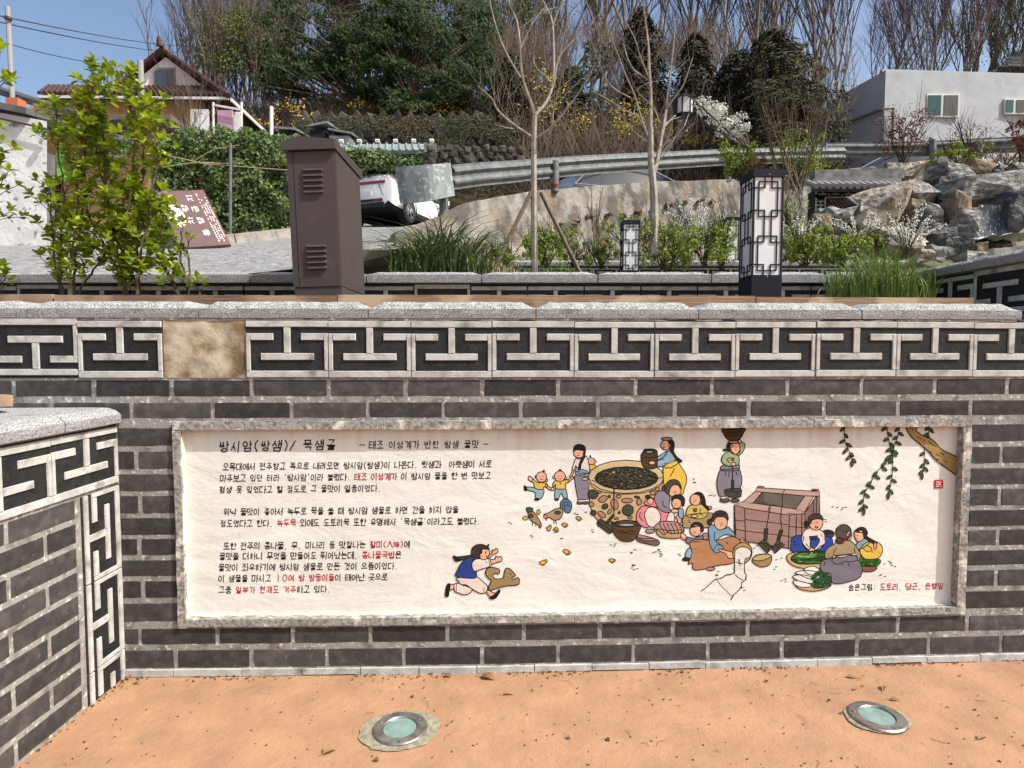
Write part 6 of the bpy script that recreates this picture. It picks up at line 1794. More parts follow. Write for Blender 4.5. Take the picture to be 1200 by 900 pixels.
t = MB(); a, b = P(1168, 84, 32), P(1300, 84, 32); c, d = P(1300, 60, 34), P(1184, 66, 34); quadpanel(t, a, b, c, d, .25); t.build('roof', m_dtile, e)
t = MB()
for i in range(14): t.tube([a.lerp(b, i / 14) + Vector((0, -.05, -.1)), d.lerp(c, i / 14) + Vector((0, 0, -.1))], .10, 5)
t.build('roof_tile_rib', m_dtile, e, kind='stuff')
t = MB(); t.box((a + b + c + d) / 4 + Vector((0, .6, -1.6)), (6.5, 1, 2.6)); t.build('wall', m_tan, e)

# shed with green tiled roof, tin sheds, stone walls
e = thing('green_roofed_shed', 'low shed with pale green tiled roof behind the cabinet', 'shed', P(455, 200, 17))
a, b, c, d = P(396, 177, 16.6), P(509, 175.5, 16.6), P(506, 168.5, 17.8), P(400, 169, 17.8)
t = MB(); quadpanel(t, a, b, c, d, -.10); t.build('roof', m_gtile, e)
t = MB()
for i in range(15): t.tube([a.lerp(b, i / 14) + Vector((0, 0, .01)), d.lerp(c, i / 14) + Vector((0, 0, .01))], .03, 5)
t.build('roof_tile_rib', m_gtile, e, kind='stuff')
for i in range(6): t = MB(); t.tube([d.lerp(c, i / 5) + Vector((-.06, 0, .08)), d.lerp(c, i / 5) + Vector((.06, 0, .08))], .06, 6); t.build('ridge_cap', m_winfr, e)
t = MB(); pxbox(t, 398, 178, 507, 181, 16.7, .1); t.build('fascia', M('brown_fascia', (.14, .10, .07)), e)
t = MB(); pxbox(t, 402, 181, 500, 215, 17.2, 1.2); t.build('wall', m_dark, e)
t = MB(); pxbox(t, 497, 168, 511, 187, 16.5, .4); t.build('zinc_box', m_galvd, e)
t = MB(); pxbox(t, 497, 187, 508, 200, 16.55, .3); t.build('brick_pier', m_rubble, e)
m_tin = M('tin_sheet', (.34, .36, .37), (.22, .23, .23), scale=6, rough=.5, metal=.3)
e = thing('tin_shed', 'cluster of small tin shed roofs behind the brown cabinet', 'shed', P(370, 165, 19))
for x0, y0, x1, y1, dz in ((320, 150, 346, 166, 2), (362, 148, 384, 166, -4), (384, 152, 412, 168, 5), (300, 160, 335, 175, 3)):
    a, b = P(x0, y0, 19), P(x1, y0 + dz, 19)
    t = MB(); quadpanel(t, a, b, b + Vector((0, 1.5, .25)), a + Vector((0, 1.5, .25)), .06); t.build('roof_sheet', m_tin, e)
    t = MB(); pxbox(t, x0 + 2, y0 + max(2, dz) + 2, x1 - 2, y1 + 8, 19.1, 1.2); t.build('wall', m_tin if dz > 3 else m_dark, e)
m_stone = M('retaining_stone', (.095, .085, .065), (.05, .045, .036), scale=5, rnd=.4, rough=.95, bump=(12, .8, .03))
def stone_wall(label, px0, px1, Y, ytop, ybot, size, nseed, n_y=.0):
    a, b = P(px0, ytop, Y), P(px1, ytop, Y); zb = P(px0, ybot, Y).z
    e = thing('stone_retaining_wall', label, 'stone wall', ((a.x + b.x) / 2, Y, zb))
    t = MB(); t.box(((a.x + b.x) / 2, Y + .3, (a.z + zb) / 2 - .1), (b.x - a.x, .4, a.z - zb)); t.build('backing', m_earth, e)
    ms_ = [rock_mesh(200 + i, (size * 1.12, .16, size * 1.0), 20, 0, mt=m_stone, name='stone') for i in range(7)]
    rr = random.Random(nseed); j = 0; z = zb + size / 2; cnt = 0
    while z < a.z:
        x = a.x + (size / 2 if j % 2 else 0)
        while x < b.x and cnt < 295:
            link('stone', ms_[rr.randrange(7)], e, Matrix.Translation((x + rr.uniform(-.03, .03), Y + rr.uniform(-.04, .04), z + rr.uniform(-.03, .03))) @ Matrix.Rotation(rr.uniform(.2, 1.3) if size > .3 else rr.uniform(-.3, .3), 4, 'Y'))
            x += size * 1.02; cnt += 1
        z += size * .62; j += 1
stone_wall('dark rubble retaining wall under the pines at the foot of the wood', 355, 606, 21.5, 136, 205, .46, 3)
stone_wall('pale low rubble wall just above the guardrail end plate', 500, 612, 15.4, 175, 200, .22, 4)

# ------------------------------------------------------------------ rocks, roofed wall and waterfall
m_rockp = M('pale_rock', (.44, .39, .30), (.20, .17, .13), scale=9, lo=.42, hi=.6, detail=8, rough=.95, c3=(.16, .14, .12), s3=9, lo3=.56, hi3=.68, bumps=[(9, .9, .06), (35, .7, .02)])
m_rockg = M('grey_rock', (.33, .32, .30), (.11, .107, .10), scale=7, lo=.4, hi=.6, detail=8, stretch=(1, 1, 2.2), rough=.9, c3=(.42, .41, .39), s3=11, lo3=.58, hi3=.7, f3=.8, bumps=[(9, .9, .06), (35, .7, .02)])
m_rockd = M('dark_wet_rock', (.085, .085, .085), (.035, .035, .036), scale=6, rough=.6, detail=8, c3=(.25, .24, .23), s3=14, lo3=.62, hi3=.7, f3=.7, bumps=[(9, .9, .06), (35, .6, .02)])
m_rockb = M('tan_brown_rock', (.24, .185, .125), (.13, .10, .07), scale=6, detail=8, rough=.95, c3=(.07, .06, .05), s3=9, lo3=.58, hi3=.7, bumps=[(9, .9, .06), (35, .7, .02)])
ROCKS = [(1040, 242, 72, 54, 8.7, m_rockp, 'big pale pointed boulder in the rock pile', -8), (1012, 250, 38, 52, 8.9, m_rockd, 'dark boulder behind left of the big pale one', -20), (1086, 222, 62, 27, 9.3, m_rockg, 'flat dark slab right of the roofed wall', 3), (1063, 198, 66, 18, 10.0, m_rockp, 'thin pale slab behind the roofed wall ridge', -3),
    (1126, 200, 56, 24, 10.0, m_rockg, 'smooth grey rock below the bushes on top of the pile', 12), (1155, 195, 46, 20, 10.5, m_rockb, 'brownish rock at the top of the pile', 0), (1160, 219, 84, 34, 9.3, m_rockg, 'long heavy slab overhanging the waterfall', -4), (1073, 248, 34, 36, 9.2, m_rockb, 'tan rock wedged right of the pale boulder', 25),
    (1098, 254, 36, 50, 9.1, m_rockg, 'upright grey rock left of the waterfall pillar', 12), (1130, 246, 32, 58, 9.1, m_rockb, 'standing brown rock beside the waterfall', -4), (1136, 263, 28, 32, 8.8, m_rockg, 'squat rock at the foot of the standing brown rock', 5), (1056, 280, 94, 32, 8.1, m_rockp, 'wide low pale rock at the front of the pile', 3),
    (1126, 288, 54, 30, 7.6, m_rockd, 'rounded striped rock in front of the waterfall', -6), (1193, 248, 34, 66, 8.9, m_rockd, 'dark rock at the right edge beside the waterfall', 4), (1176, 198, 26, 16, 10.1, m_rockd, 'small dark rock near the right end of the pile top', 0), (1196, 199, 24, 18, 10.0, m_rockg, 'small grey rock at the right edge of the pile top', 0),
    (1098, 297, 24, 20, 7.4, m_rockg, 'small grey stone at the front foot of the pile', 10), (1148, 291, 30, 16, 7.6, m_rockb, 'low brown stone by the white water', -8), (984, 254, 42, 34, 8.8, m_rockg, 'mottled grey rock below the roofed wall', 8), (962, 262, 30, 26, 8.6, m_rockb, 'small brown rock left of the mottled grey one', 0), (1085, 300, 30, 18, 7.3, m_rockp, 'little pale stone behind the reeds', 0),
    (1205, 222, 40, 34, 9.6, m_rockg, 'grey rock at the right edge above the dark one', 5), (1150, 300, 44, 16, 7.2, m_rockg, 'flat stone just behind the return wall coping', 0), (930, 268, 26, 20, 8.4, m_rockb, 'small brown rock right of the large lantern', 0), (1108, 276, 30, 26, 8.5, m_rockd, 'dark stone in the gap left of the striped rock', 0), (1180, 265, 40, 50, 9.6, m_rockd, 'wet dark rock behind the falling water', 0), (1120, 225, 46, 40, 9.9, m_rockd, 'shaded rock under the overhanging slab', 0), (1050, 225, 60, 40, 10.2, m_rockb, 'brown rock behind the pale boulder', 0)]
for i, (px, py, w, h, Y, mt, lab, rot) in enumerate(ROCKS):
    p = P(px, py, Y); sc = Y / FPX
    o = link('boulder', rock_mesh(300 + i * 3, (w * sc * 1.08, max(w, h) * sc * .85, h * sc * 1.12), 17, 2, .15, mt, 'boulder'), None, Matrix.Translation(p + Vector((0, max(w, h) * sc * .25, 0))) @ Matrix.Rotation(R(rot), 4, 'Y'))
    tag(o, lab, 'rock', 'boulders of the rock garden')
m_water = M('falling_water', (.05, .055, .06), (.50, .53, .56), scale=9, lo=.58, hi=.72, stretch=(5, 5, .5), rough=.15, spec=.7, bumps=[(22, .8, .03)])
m_foam = M('white_foam', (.80, .82, .84), (.35, .38, .42), scale=14, rough=.4, bump=(30, .9, .03))
t = MB(); vs = []
for j in range(11):
    for i in range(9):
        p = P(1147 + i * 4.9, 240 + j * 4.6, 9.05 - .25 * (j / 10) ** 2); vs.append(p + Vector((0, .05 * noise.noise(Vector((i * .9, j * .35, 0))), 0)))
t.add(vs, [(j * 9 + i, (j + 1) * 9 + i, (j + 1) * 9 + i + 1, j * 9 + i + 1) for j in range(10) for i in range(8)])
tag(t.build('waterfall', m_water, smooth=True), 'small waterfall dropping between dark rocks at right', 'waterfall')
t = MB(); vs = []
for j in range(8):
    for i in range(14):
        p = P(1158 + i * 5, 288, 8.5); vs.append(Vector((p.x, 7.7 + j * .19, p.z + .05 + .07 * noise.noise(Vector((i * .8, j * .9, 2))) + .12 * (j / 7))))
t.add(vs, [(j * 14 + i, j * 14 + i + 1, (j + 1) * 14 + i + 1, (j + 1) * 14 + i) for j in range(7) for i in range(13)])
t.build('pool_water', m_foam, kind='structure', smooth=True)

kw = thing('roofed_garden_wall', 'little garden wall with dark tiled roof and lattice pattern beside the rocks', 'wall', P(1003, 250, 9.6))
Yk = 9.6
t = MB(); pxbox(t, 955, 222, 1045, 262, Yk, .25); t.build('wall_body', m_tile, kw)
t = MB()
z0k, z1k = P(955, 246, Yk).z, P(955, 224, Yk).z
xk0, xk1 = P(956, 240, Yk).x, P(1040, 240, Yk).x
def kst(x0, z0, x1, z1): t.box(((x0 + x1) / 2, Yk - .008, (z0 + z1) / 2), (max(abs(x1 - x0), .018), .02, max(abs(z1 - z0), .018)))
u = xk0
while u < xk1 - .1:
    kst(u, z1k, u + .2, z1k); kst(u + .1, z1k - .05, u + .1, z1k); kst(u + .04, z1k - .05, u + .16, z1k - .05); kst(u, z1k - .1, u + .2, z1k - .1); kst(u, z1k - .1, u, z1k - .05); u += .2
for zz in (z1k - .1, z1k - .16, z1k - .22, z1k - .28): kst(xk0, zz, xk0 + .14, zz)
kst(xk0, z1k, xk0, z1k - .34); kst(xk0 + .14, z1k - .1, xk0 + .14, z1k - .34); kst(xk0 + .07, z1k - .16, xk0 + .07, z1k - .28)
t.build('white_lattice', m_key, kw)
t = MB(); u = xk0 + .2
while u < xk1 - .05:
    for q in range(2): t.beam((u, Yk - .01, z1k - .13 - .07 * q), (u + .06, Yk - .01, z1k - .19 - .07 * q), .02, .022)
    u += .055
t.build('herringbone_brick', M('dusky_red_brick', (.20, .08, .06)), kw)
t = MB(); a, b = P(952, 221, Yk - .25), P(1058, 221, Yk - .25); c, d = P(1056, 207, Yk), P(953, 208, Yk); quadpanel(t, a, b, c, d, -.05); t.build('roof', m_dtile, kw)
t = MB(); t.beam(P(952, 206.5, Yk + .05), P(1056, 204.5, Yk + .05), .16, .15); t.build('ridge_beam', M('grey_ridge_tile', (.10, .095, .09), (.22, .21, .20), scale=10), kw)
for i in range(13):
    p = a.lerp(b, (i + .5) / 13)
    t = MB(); t.tube([p + Vector((0, -.02, .03)), p + Vector((0, .28, .17))], .042, 8); t.build('roof_tile', m_granite2, kw)
# ------------------------------------------------------------------ vegetation builders
def leafquad(t, p, n, s_, rr, asp=.5, m=0):
    n = Vector(n).normalized(); a = n.orthogonal().normalized(); b = n.cross(a)
    th = rr.uniform(0, 6.28); u = (a * math.cos(th) + b * math.sin(th)) * s_; w = (b * math.cos(th) - a * math.sin(th)) * s_ * asp
    t.add([p - u, p + w * .9 + n * s_ * .15, p + u, p - w * .9 + n * s_ * .15], [(0, 1, 2, 3)], m)
def clump(t, c, r, n, s_, rr, asp=.5, up=.3, m=0):
    c = Vector(c)
    for _ in range(n):
        d = Vector([rr.gauss(0, 1) for _ in range(3)]).normalized(); q = rr.random() ** .45
        p = c + Vector((d.x * r[0], d.y * r[1], d.z * r[2])) * q
        leafquad(t, p, d + Vector([rr.uniform(-.6, .6) for _ in range(3)]) + Vector((0, 0, up)), s_ * rr.uniform(.6, 1.3), rr, asp, m)
def branchy(trunk, twig, p, d, L, r, lv, rr, spread=.5, up=.25, kids=(3, 5), nsides=4, tips=None, seg=4, wob=.12):
    pts = [Vector(p)]; d = Vector(d).normalized()
    for i in range(seg):
        d = (d + Vector([rr.uniform(-wob, wob) for _ in range(3)]) + Vector((0, 0, up * .12))).normalized()
        pts.append(pts[-1] + d * L / seg)
    (trunk if lv >= 3 or twig is None else twig).tube(pts, [r * (1 - .6 * i / seg) for i in range(seg + 1)], nsides if lv >= 2 else 3, cap=False)
    if lv <= 0:
        if tips is not None: tips.append(pts[-1])
        return
    n = rr.randint(*kids)
    for i in range(n):
        f_ = .3 + .7 * (i + rr.random()) / n; k = min(int(f_ * seg), seg - 1); b = pts[k].lerp(pts[k + 1], f_ * seg - k)
        side = Vector([rr.uniform(-1, 1) for _ in range(3)]); side -= side.dot(d) * d; side.normalize()
        nd = (d * (1 - spread) + side * spread + Vector((0, 0, up))).normalized()
        branchy(trunk, twig, b, nd, L * rr.uniform(.42, .68), r * .5, lv - 1, rr, spread, up, kids, nsides, tips, max(2, seg - 1), wob)
m_bark = M('grey_brown_bark', (.11, .085, .065), (.19, .155, .12), scale=6, rough=.95)
m_barkp = M('pale_bark', (.38, .345, .29), (.24, .21, .17), scale=14, rough=.9, bump=(60, .4, .003))
m_twig = M('brown_twigs', (.11, .09, .075), (.065, .052, .042), scale=.6, rough=.95)
m_twigr = M('reddish_twigs', (.14, .085, .075), (.09, .06, .055), scale=.6, rough=.95)
m_needle = M('pine_needles', (.020, .042, .013), (.045, .078, .020), scale=1.6, isl=.4, rough=.7, transl=.1)
m_dneedle = M('dark_conifer', (.022, .036, .014), (.075, .055, .028), scale=1.1, isl=.4, rough=.8)
m_yellow = M('forsythia', (.46, .31, .02), (.28, .22, .03), scale=3, isl=.3, rough=.7)
m_lime = M('young_leaves', (.20, .25, .05), (.13, .16, .04), scale=2, isl=.3, rough=.6, transl=.3)
m_bright = M('bright_foliage', (.24, .31, .035), (.12, .18, .025), scale=4, isl=.45, rough=.5, transl=.3)
m_ivy = M('ivy_leaf', (.05, .10, .02), (.13, .17, .05), scale=2.5, isl=.45, rough=.5, transl=.15)
m_redl = M('red_leaf', (.19, .045, .035), (.11, .06, .035), scale=6, isl=.5, rough=.6, transl=.2)
m_wht = M('white_blossom', (.74, .74, .68), (.55, .56, .46), scale=8, isl=.2, rough=.7, transl=.2)
m_grass = M('grass_blade', (.085, .15, .025), (.14, .21, .04), scale=12, isl=.4, rough=.5, transl=.3)
m_dgrass = M('liriope_blade', (.05, .09, .025), (.12, .17, .05), scale=12, isl=.4, rough=.5, transl=.15)
m_straw = M('straw', (.40, .32, .19), (.26, .20, .12), scale=12, isl=.3)
m_dried = M('dead_vine', (.075, .055, .038), (.15, .115, .08), scale=.9, isl=.4, rough=.95)

# ---- young bare trees standing in the beds
def fork_tree(label, base, px, Y, forks, r0, seed, stakes=None, ox=560, oy=0, s_=3.75, grp='young bare trees in the garden beds'):
    rr = random.Random(seed)
    pt = lambda q, dy=0: P(ox + q[0] / s_, oy + q[1] / s_, Y + dy)
    e = thing('bare_tree', label, 'tree', pt(base), grp)
    tr, br = MB(), MB()
    for k, (pts, ra, rb) in enumerate(forks):
        dyo = rr.uniform(-.35, .35) if k else 0
        P3 = [pt(q, dyo * i / max(1, len(pts) - 1)) for i, q in enumerate(pts)]
        P3 = resample(P3, 3)
        n = len(P3)
        (tr if k == 0 else br).tube(P3, [ra + (rb - ra) * i / (n - 1) for i in range(n)], 7 if k == 0 else 5)
        if k:
            for i in range(2, n):
                for _ in range(1 if rr.random() < .55 else 0):
                    d = (P3[i] - P3[i - 1]).normalized(); side = Vector((rr.uniform(-1, 1), rr.uniform(-.6, .6), rr.uniform(-.2, 1)))
                    branchy(br, None, P3[i], d * .5 + side * .6, rr.uniform(.25, .6), rb * .8, 1, rr, .5, .2, (1, 2), 3)
    tr.build('trunk', m_barkp, e); br.build('branches', m_barkp, e)
    return e
fork_tree('slender pale bare tree held by wooden stakes right of centre', (250, 1200), 0, 5.2, [
    ([(250, 1215), (247, 900), (246, 640), (250, 510)], .029, .022),
    ([(250, 510), (235, 450), (205, 370), (190, 290), (187, 190)], .017, .008), ([(187, 200), (172, 90), (140, 20), (130, -60)], .008, .003), ([(190, 340), (140, 260), (95, 160), (60, 40), (48, -40)], .010, .003),
    ([(240, 602), (150, 540), (85, 480), (62, 432), (0, 378)], .012, .004), ([(252, 505), (300, 450), (330, 370), (335, 270), (328, 100), (300, 30), (272, -20)], .016, .004),
    ([(256, 608), (330, 552), (420, 440), (480, 350), (518, 272)], .012, .004), ([(328, 552), (334, 480), (352, 455), (388, 418)], .007, .003), ([(334, 372), (358, 250), (430, 170), (512, 98)], .010, .003),
    ([(330, 110), (352, 50), (380, -10)], .006, .003), ([(362, 240), (400, 70), (460, 0), (480, -40)], .007, .003), ([(320, 362), (290, 328), (252, 290), (246, 255)], .006, .003), ([(160, 565), (130, 562), (95, 552)], .004, .002)], .03, 3)
# stakes
m_stake = M('stake_wood', (.16, .12, .085), (.10, .075, .05), scale=20)
for a, b, lab in (((578, 318), (624, 222), 'wooden prop stake leaning from the left against the pale bare tree'), ((681, 322), (634, 226), 'wooden prop stake leaning from the right against the pale bare tree')):
    t = MB(); t.tube([P(*a, 5.0), P(*b, 5.2)], .018, 7); tag(t.build('tree_stake', m_stake), lab, 'stake', 'tree stakes')
fork_tree('darker many-stemmed bare tree in front of the guardrail', (775, 1120), 0, 7.2, [
    ([(775, 1120), (775, 900), (768, 780), (760, 700), (760, 560)], .052, .032),
    ([(760, 560), (760, 400), (752, 280), (750, 200), (728, 20), (720, -60)], .026, .006), ([(772, 760), (790, 700), (800, 640), (815, 560), (828, 480)], .034, .018), ([(828, 480), (870, 420), (905, 370), (945, 250)], .014, .004),
    ([(828, 470), (845, 330), (860, 200), (868, 90)], .014, .004), ([(750, 640), (735, 570), (700, 515), (640, 480), (560, 430), (500, 400)], .014, .004), ([(745, 625), (690, 580), (640, 520), (610, 480)], .012, .004),
    ([(748, 600), (720, 520), (690, 420), (650, 330), (620, 250), (585, 160)], .014, .004), ([(756, 355), (715, 250), (690, 170), (650, 95)], .011, .004), ([(750, 350), (690, 310), (660, 260), (640, 190)], .011, .004),
    ([(672, 430), (600, 390), (560, 340), (530, 270), (490, 160)], .009, .003), ([(800, 540), (775, 480), (740, 440), (700, 400), (740, 365)], .007, .003), ([(805, 700), (840, 650), (865, 615)], .008, .003)], .05, 4)

# ---- grasses
def blades(name, mt, px0, px1, pyb, pyt, Y0, Y1, n, w, seed, lean=.35, par=None, label=None, cat=None):
    rr = random.Random(seed); t = MB()
    for _ in range(n):
        px = rr.uniform(px0, px1) if rr.random() < .5 else (px0 + px1) / 2 + rr.gauss(0, (px1 - px0) / 5)
        Y = rr.uniform(Y0, Y1); k = 1 - abs(px - (px0 + px1) / 2) / (px1 - px0) * .9
        b = P(px, pyb, Y); top = P(px, pyb + (pyt - pyb) * k * rr.uniform(.55, 1.05), Y); L = (top - b).length
        a = rr.uniform(0, 6.28); o = Vector((math.cos(a), math.sin(a), 0)) * L * rr.uniform(.1, 1) * lean * 1.6
        sd = Vector((-math.sin(a), math.cos(a), 0)) * w * .5
        pts = [b + o * (s_ ** 2) + Vector((0, 0, L * (s_ - lean * .55 * s_ ** 3))) for s_ in (0, .35, .65, .85, 1)]
        vs = []
        for i, p in enumerate(pts): vs += [p - sd * (1, .9, .7, .4, .05)[i], p + sd * (1, .9, .7, .4, .05)[i]]
        t.add(vs, [(2 * i, 2 * i + 1, 2 * i + 3, 2 * i + 2) for i in range(4)])
    return tag(t.build(name, mt), label, cat, kind='stuff')
e = blades('liriope_clump', m_dgrass, 458, 578, 325, 212, 4.35, 5.0, 640, .012, 3, 1.0, label='dark arching grass tuft behind the second wall right of the cabinet', cat='grass tuft')
e = blades('reed_clump', m_grass, 968, 1096, 350, 262, 3.45, 3.85, 640, .0055, 5, .5, label='bright green reed clump in the front planter at right', cat='reeds')
blades('reed_straw', m_straw, 975, 1090, 350, 275, 3.5, 3.85, 90, .005, 6, .7, label='dry straw blades mixed through the reed clump', cat='reeds')
blades('dry_grass', m_straw, 540, 610, 322, 285, 4.4, 4.9, 200, .005, 8, .9, label='dry straw-coloured grass between the dark tuft and staked tree', cat='grass tuft')
for i, (a, b, yb, yt, Y, n, lab) in enumerate([(560, 610, 322, 300, 4.6, 90, 'short green grass at the foot of the left stake'), (610, 700, 322, 302, 5.0, 120, 'short grass around the foot of the staked tree'), (400, 470, 330, 312, 4.3, 60, 'short weeds at the foot of the wall right of the cabinet')]):
    blades('grass_patch', m_grass, a, b, yb, yt, Y, Y + .5, n, .005, 20 + i, .5, label=lab, cat='grass')

# ---- leafy and flowering shrubs
def bush(label, px, py, w, h, Y, mt, n, s_, seed, stems=13, name='leafy_shrub', cat='shrub', grp=None, asp=.5, base=None):
    rr = random.Random(seed); sc = Y / FPX; c = P(px, py, Y)
    e = thing(name, label, cat, P(px, py + h / 2, Y), grp)
    t = MB(); bz_ = P(px, base or (py + h / 2 + 4), Y)
    for _ in range(stems):
        q = c + Vector((rr.uniform(-.45, .45) * w * sc, rr.uniform(-.3, .3) * w * sc, rr.uniform(.0, .48) * h * sc))
        branchy(t, None, bz_ + Vector((rr.uniform(-.08, .08) * w * sc, 0, 0)), q - bz_, (q - bz_).length, .010, 1, rr, .4, .3, (2, 4), 3)
    t.build('stems', m_stem, e)
    n = int(n * 2.2); s_ *= .68; t = MB(); k = max(8, int(w * h / 34))
    for _ in range(k):
        p = c + Vector((rr.uniform(-.42, .42) * w * sc, rr.uniform(-.3, .3) * w * sc, rr.uniform(-.42, .42) * h * sc)); r_ = rr.uniform(.06, .17) * (w + h) / 2 * sc
        clump(t, p, (r_, r_, r_ * rr.uniform(.8, 1.6)), max(6, n // k), s_, rr, asp)
    t.build('foliage', mt, e, kind='stuff')
    return e
for i, (px, py, w, h, Y, n, lab) in enumerate([(638, 292, 60, 36, 6.6, 600, 'yellow-green shrub right behind the staked tree'), (590, 300, 44, 30, 7.0, 320, 'low shrub between the left stake and dark grass tuft'), (705, 296, 40, 30, 7.4, 300, 'small shrub left of the small lantern'), (672, 296, 40, 26, 7.6, 240, 'sparse shrub between the stakes and the small lantern'),
        (780, 287, 76, 50, 7.3, 1100, 'dense green shrub right of the small lantern'), (826, 286, 50, 44, 7.3, 520, 'olive green shrub left of the half hidden lantern'), (942, 288, 66, 40, 6.6, 760, 'bright shrub right of the large lantern'), (985, 292, 60, 34, 6.4, 620, 'bright low shrub behind the left of the reeds'), (1025, 285, 40, 30, 7.0, 260, 'thin green shrub behind the reeds'),
        (925, 255, 40, 40, 8.4, 260, 'loose shrub behind the right side of the large lantern')]):
    bush(lab, px, py, w, h, Y, m_bright, n, .032, 40 + i)
bush('thin shrub hiding the left half of the small rear lantern', 846, 284, 34, 56, 7.7, m_bright, 420, .03, 59)
bush('olive scrub at the foot of the concrete wall left of the dark bare tree', 735, 268, 70, 30, 8.7, m_bright, 420, .03, 58)
bush('olive scrub at the foot of the concrete wall near the stakes', 655, 276, 60, 24, 8.4, m_bright, 300, .03, 57)
blades('dry_scrub', m_straw, 610, 880, 310, 238, 8.3, 9.0, 520, .006, 31, .7, label='dry straw-coloured weeds along the foot of the concrete wall', cat='weeds')
bush('fresh green shrub with red sprigs above the large lantern', 866, 188, 46, 40, 11.5, m_bright, 620, .05, 61)
bush('dark red nandina twigs above the large lantern', 884, 196, 36, 34, 10.8, m_redl, 260, .035, 62)
bush('green shrub behind bare stems right of the large lantern', 932, 186, 60, 60, 11.0, m_bright, 700, .04, 63)
bush('low green bushes below the rail at right of the red shrub', 1120, 181, 60, 20, 11.6, m_bright, 520, .04, 64)
bush('green leaves under the rail left of the red shrub', 968, 192, 40, 14, 11.5, m_bright, 240, .04, 65)
bush('dark red leaved round shrub in front of the grey building', 1058, 155, 58, 46, 11.8, m_redl, 620, .038, 66, stems=14, base=192)
bush('sparse red twiggy shrub in front of the guardrail at right', 1137, 166, 50, 44, 11.8, m_redl, 130, .03, 67, stems=16, base=188)
bush('dark red shrub at the right edge', 1197, 158, 30, 40, 11.4, m_redl, 320, .04, 68, stems=10, base=190)
bush('grey-green scrub along the rail at the right edge', 1180, 184, 60, 16, 11.5, m_straw, 200, .04, 69)
for i, (px, py, Y, w, h, lab, n) in enumerate([(815, 262, 8.2, 80, 60, 'white spring-flowering arching twigs left of the large lantern', 44), (1062, 268, 6.9, 70, 60, 'white arching flower twigs in front of the low pale rock', 38), (935, 270, 7.4, 60, 50, 'white flower twigs right of the large lantern', 26), (1004, 262, 7.2, 50, 40, 'pale arching twigs left of the boulders', 18)]):
    rr = random.Random(90 + i); e = thing('spirea_shrub', lab, 'shrub', P(px, py + h / 2, Y), 'white spirea shrubs'); t, fl = MB(), MB(); sc = Y / FPX
    b = P(px, py + h / 2 + 6, Y)
    for _ in range(n):
        a = rr.uniform(-1, 1); L = h * sc * rr.uniform(.6, 1.25); o = Vector((a * w * sc * .6, rr.uniform(-.3, .3) * w * sc, 0))
        pts = [b + o * s_ ** 1.4 + Vector((0, 0, L * (s_ - .35 * abs(a) * s_ ** 2.5))) for s_ in (0, .3, .6, .8, 1)]
        t.tube(pts, .0035, 3, cap=False)
        for j in range(34):
            f_ = rr.uniform(.3, 1) * 3.999; k = int(f_); p = pts[k].lerp(pts[k + 1], f_ - k)
            leafquad(fl, p + Vector([rr.uniform(-.014, .014) for _ in range(3)]), (rr.uniform(-1, 1), -1, rr.uniform(0, 1)), .010, rr, .8)
    t.build('twigs', m_dried, e); fl.build('blossom', m_wht, e, kind='stuff')
def upright_twigs(label, px, py, w, h, Y, n, seed, mt=m_dried, leaf=None):
    rr = random.Random(seed); e = thing('bare_shrub', label, 'shrub', P(px, py + h / 2, Y)); t = MB(); sc = Y / FPX; tips = []
    for _ in range(n):
        b = P(px + rr.uniform(-.2, .2) * w, py + h / 2 + 8, Y + rr.uniform(-.3, .3)); q = P(px + rr.uniform(-.5, .5) * w, py - h / 2 * rr.uniform(.3, 1), Y)
        branchy(t, None, b, q - b, (q - b).length, .011, 2, rr, .3, .5, (2, 4), 4, tips, 4, .08)
    t.build('stems', mt, e)
    if leaf:
        f = MB()
        for p in tips:
            for _ in range(3): leafquad(f, p + Vector([rr.uniform(-.04, .04) for _ in range(3)]), (rr.uniform(-1, 1), rr.uniform(-1, 1), 1), .018, rr)
        f.build('buds', leaf, e, kind='stuff')
upright_twigs('tall bare upright stems with buds right of the large lantern', 925, 165, 80, 110, 10.4, 14, 3, leaf=m_lime)
upright_twigs('grey bare stems left of the grey building', 955, 150, 60, 90, 12.2, 10, 4)
upright_twigs('thin bare weeds left of the small lantern', 700, 270, 40, 50, 8.4, 5, 6)
upright_twigs('dry vine stems in front of the house porch', 225, 132, 70, 60, 14.5, 16, 7)

# ---- ivy fence and ivy mound
fe = thing('ivy_fence', 'wire fence thickly overgrown with dark green ivy at left', 'hedge', P(265, 285, 12.4))
rr = random.Random(12); t = MB()
for _ in range(15000):
    px = rr.uniform(178, 352); top = 158 + 6 * noise.noise(Vector((px * .06, 0, 0))) * 2 - (8 if 205 < px < 300 else 0)
    py = top + (286 - top) * rr.random() ** .9
    dens = noise.noise(Vector((px * .05, py * .06, 0)))
    if px < 235 and 205 < py < 255 and rr.random() < .55: continue
    Y = 12.2 + .35 * rr.random() - .35 * max(0, dens)
    leafquad(t, P(px, py, Y), (rr.uniform(-.8, .8), -1, rr.uniform(-.2, 1)), .045 * rr.uniform(.6, 1.3), rr, .7)
t.build('foliage', m_ivy, fe, kind='stuff')
t = MB(); pxbox(t, 180, 168, 350, 292, 12.75, .1); t.build('backing', m_dneedle, fe)
for px in (270, 205, 335): t = MB(); t.tube([P(px, 168 if px == 270 else 180, 11.82 if px == 270 else 12.3), P(px, 280, 11.82 if px == 270 else 12.3)], .03, 8); t.build('post', m_galv, fe)
t = MB()
for k in range(26): t.tube([P(185 + k * 6.4, 185, 12.30), P(185 + k * 6.4, 280, 12.30)], .004, 3, cap=False)
for k in range(5): t.tube([P(185, 190 + k * 20, 12.3), P(345, 190 + k * 20, 12.3)], .004, 3, cap=False)
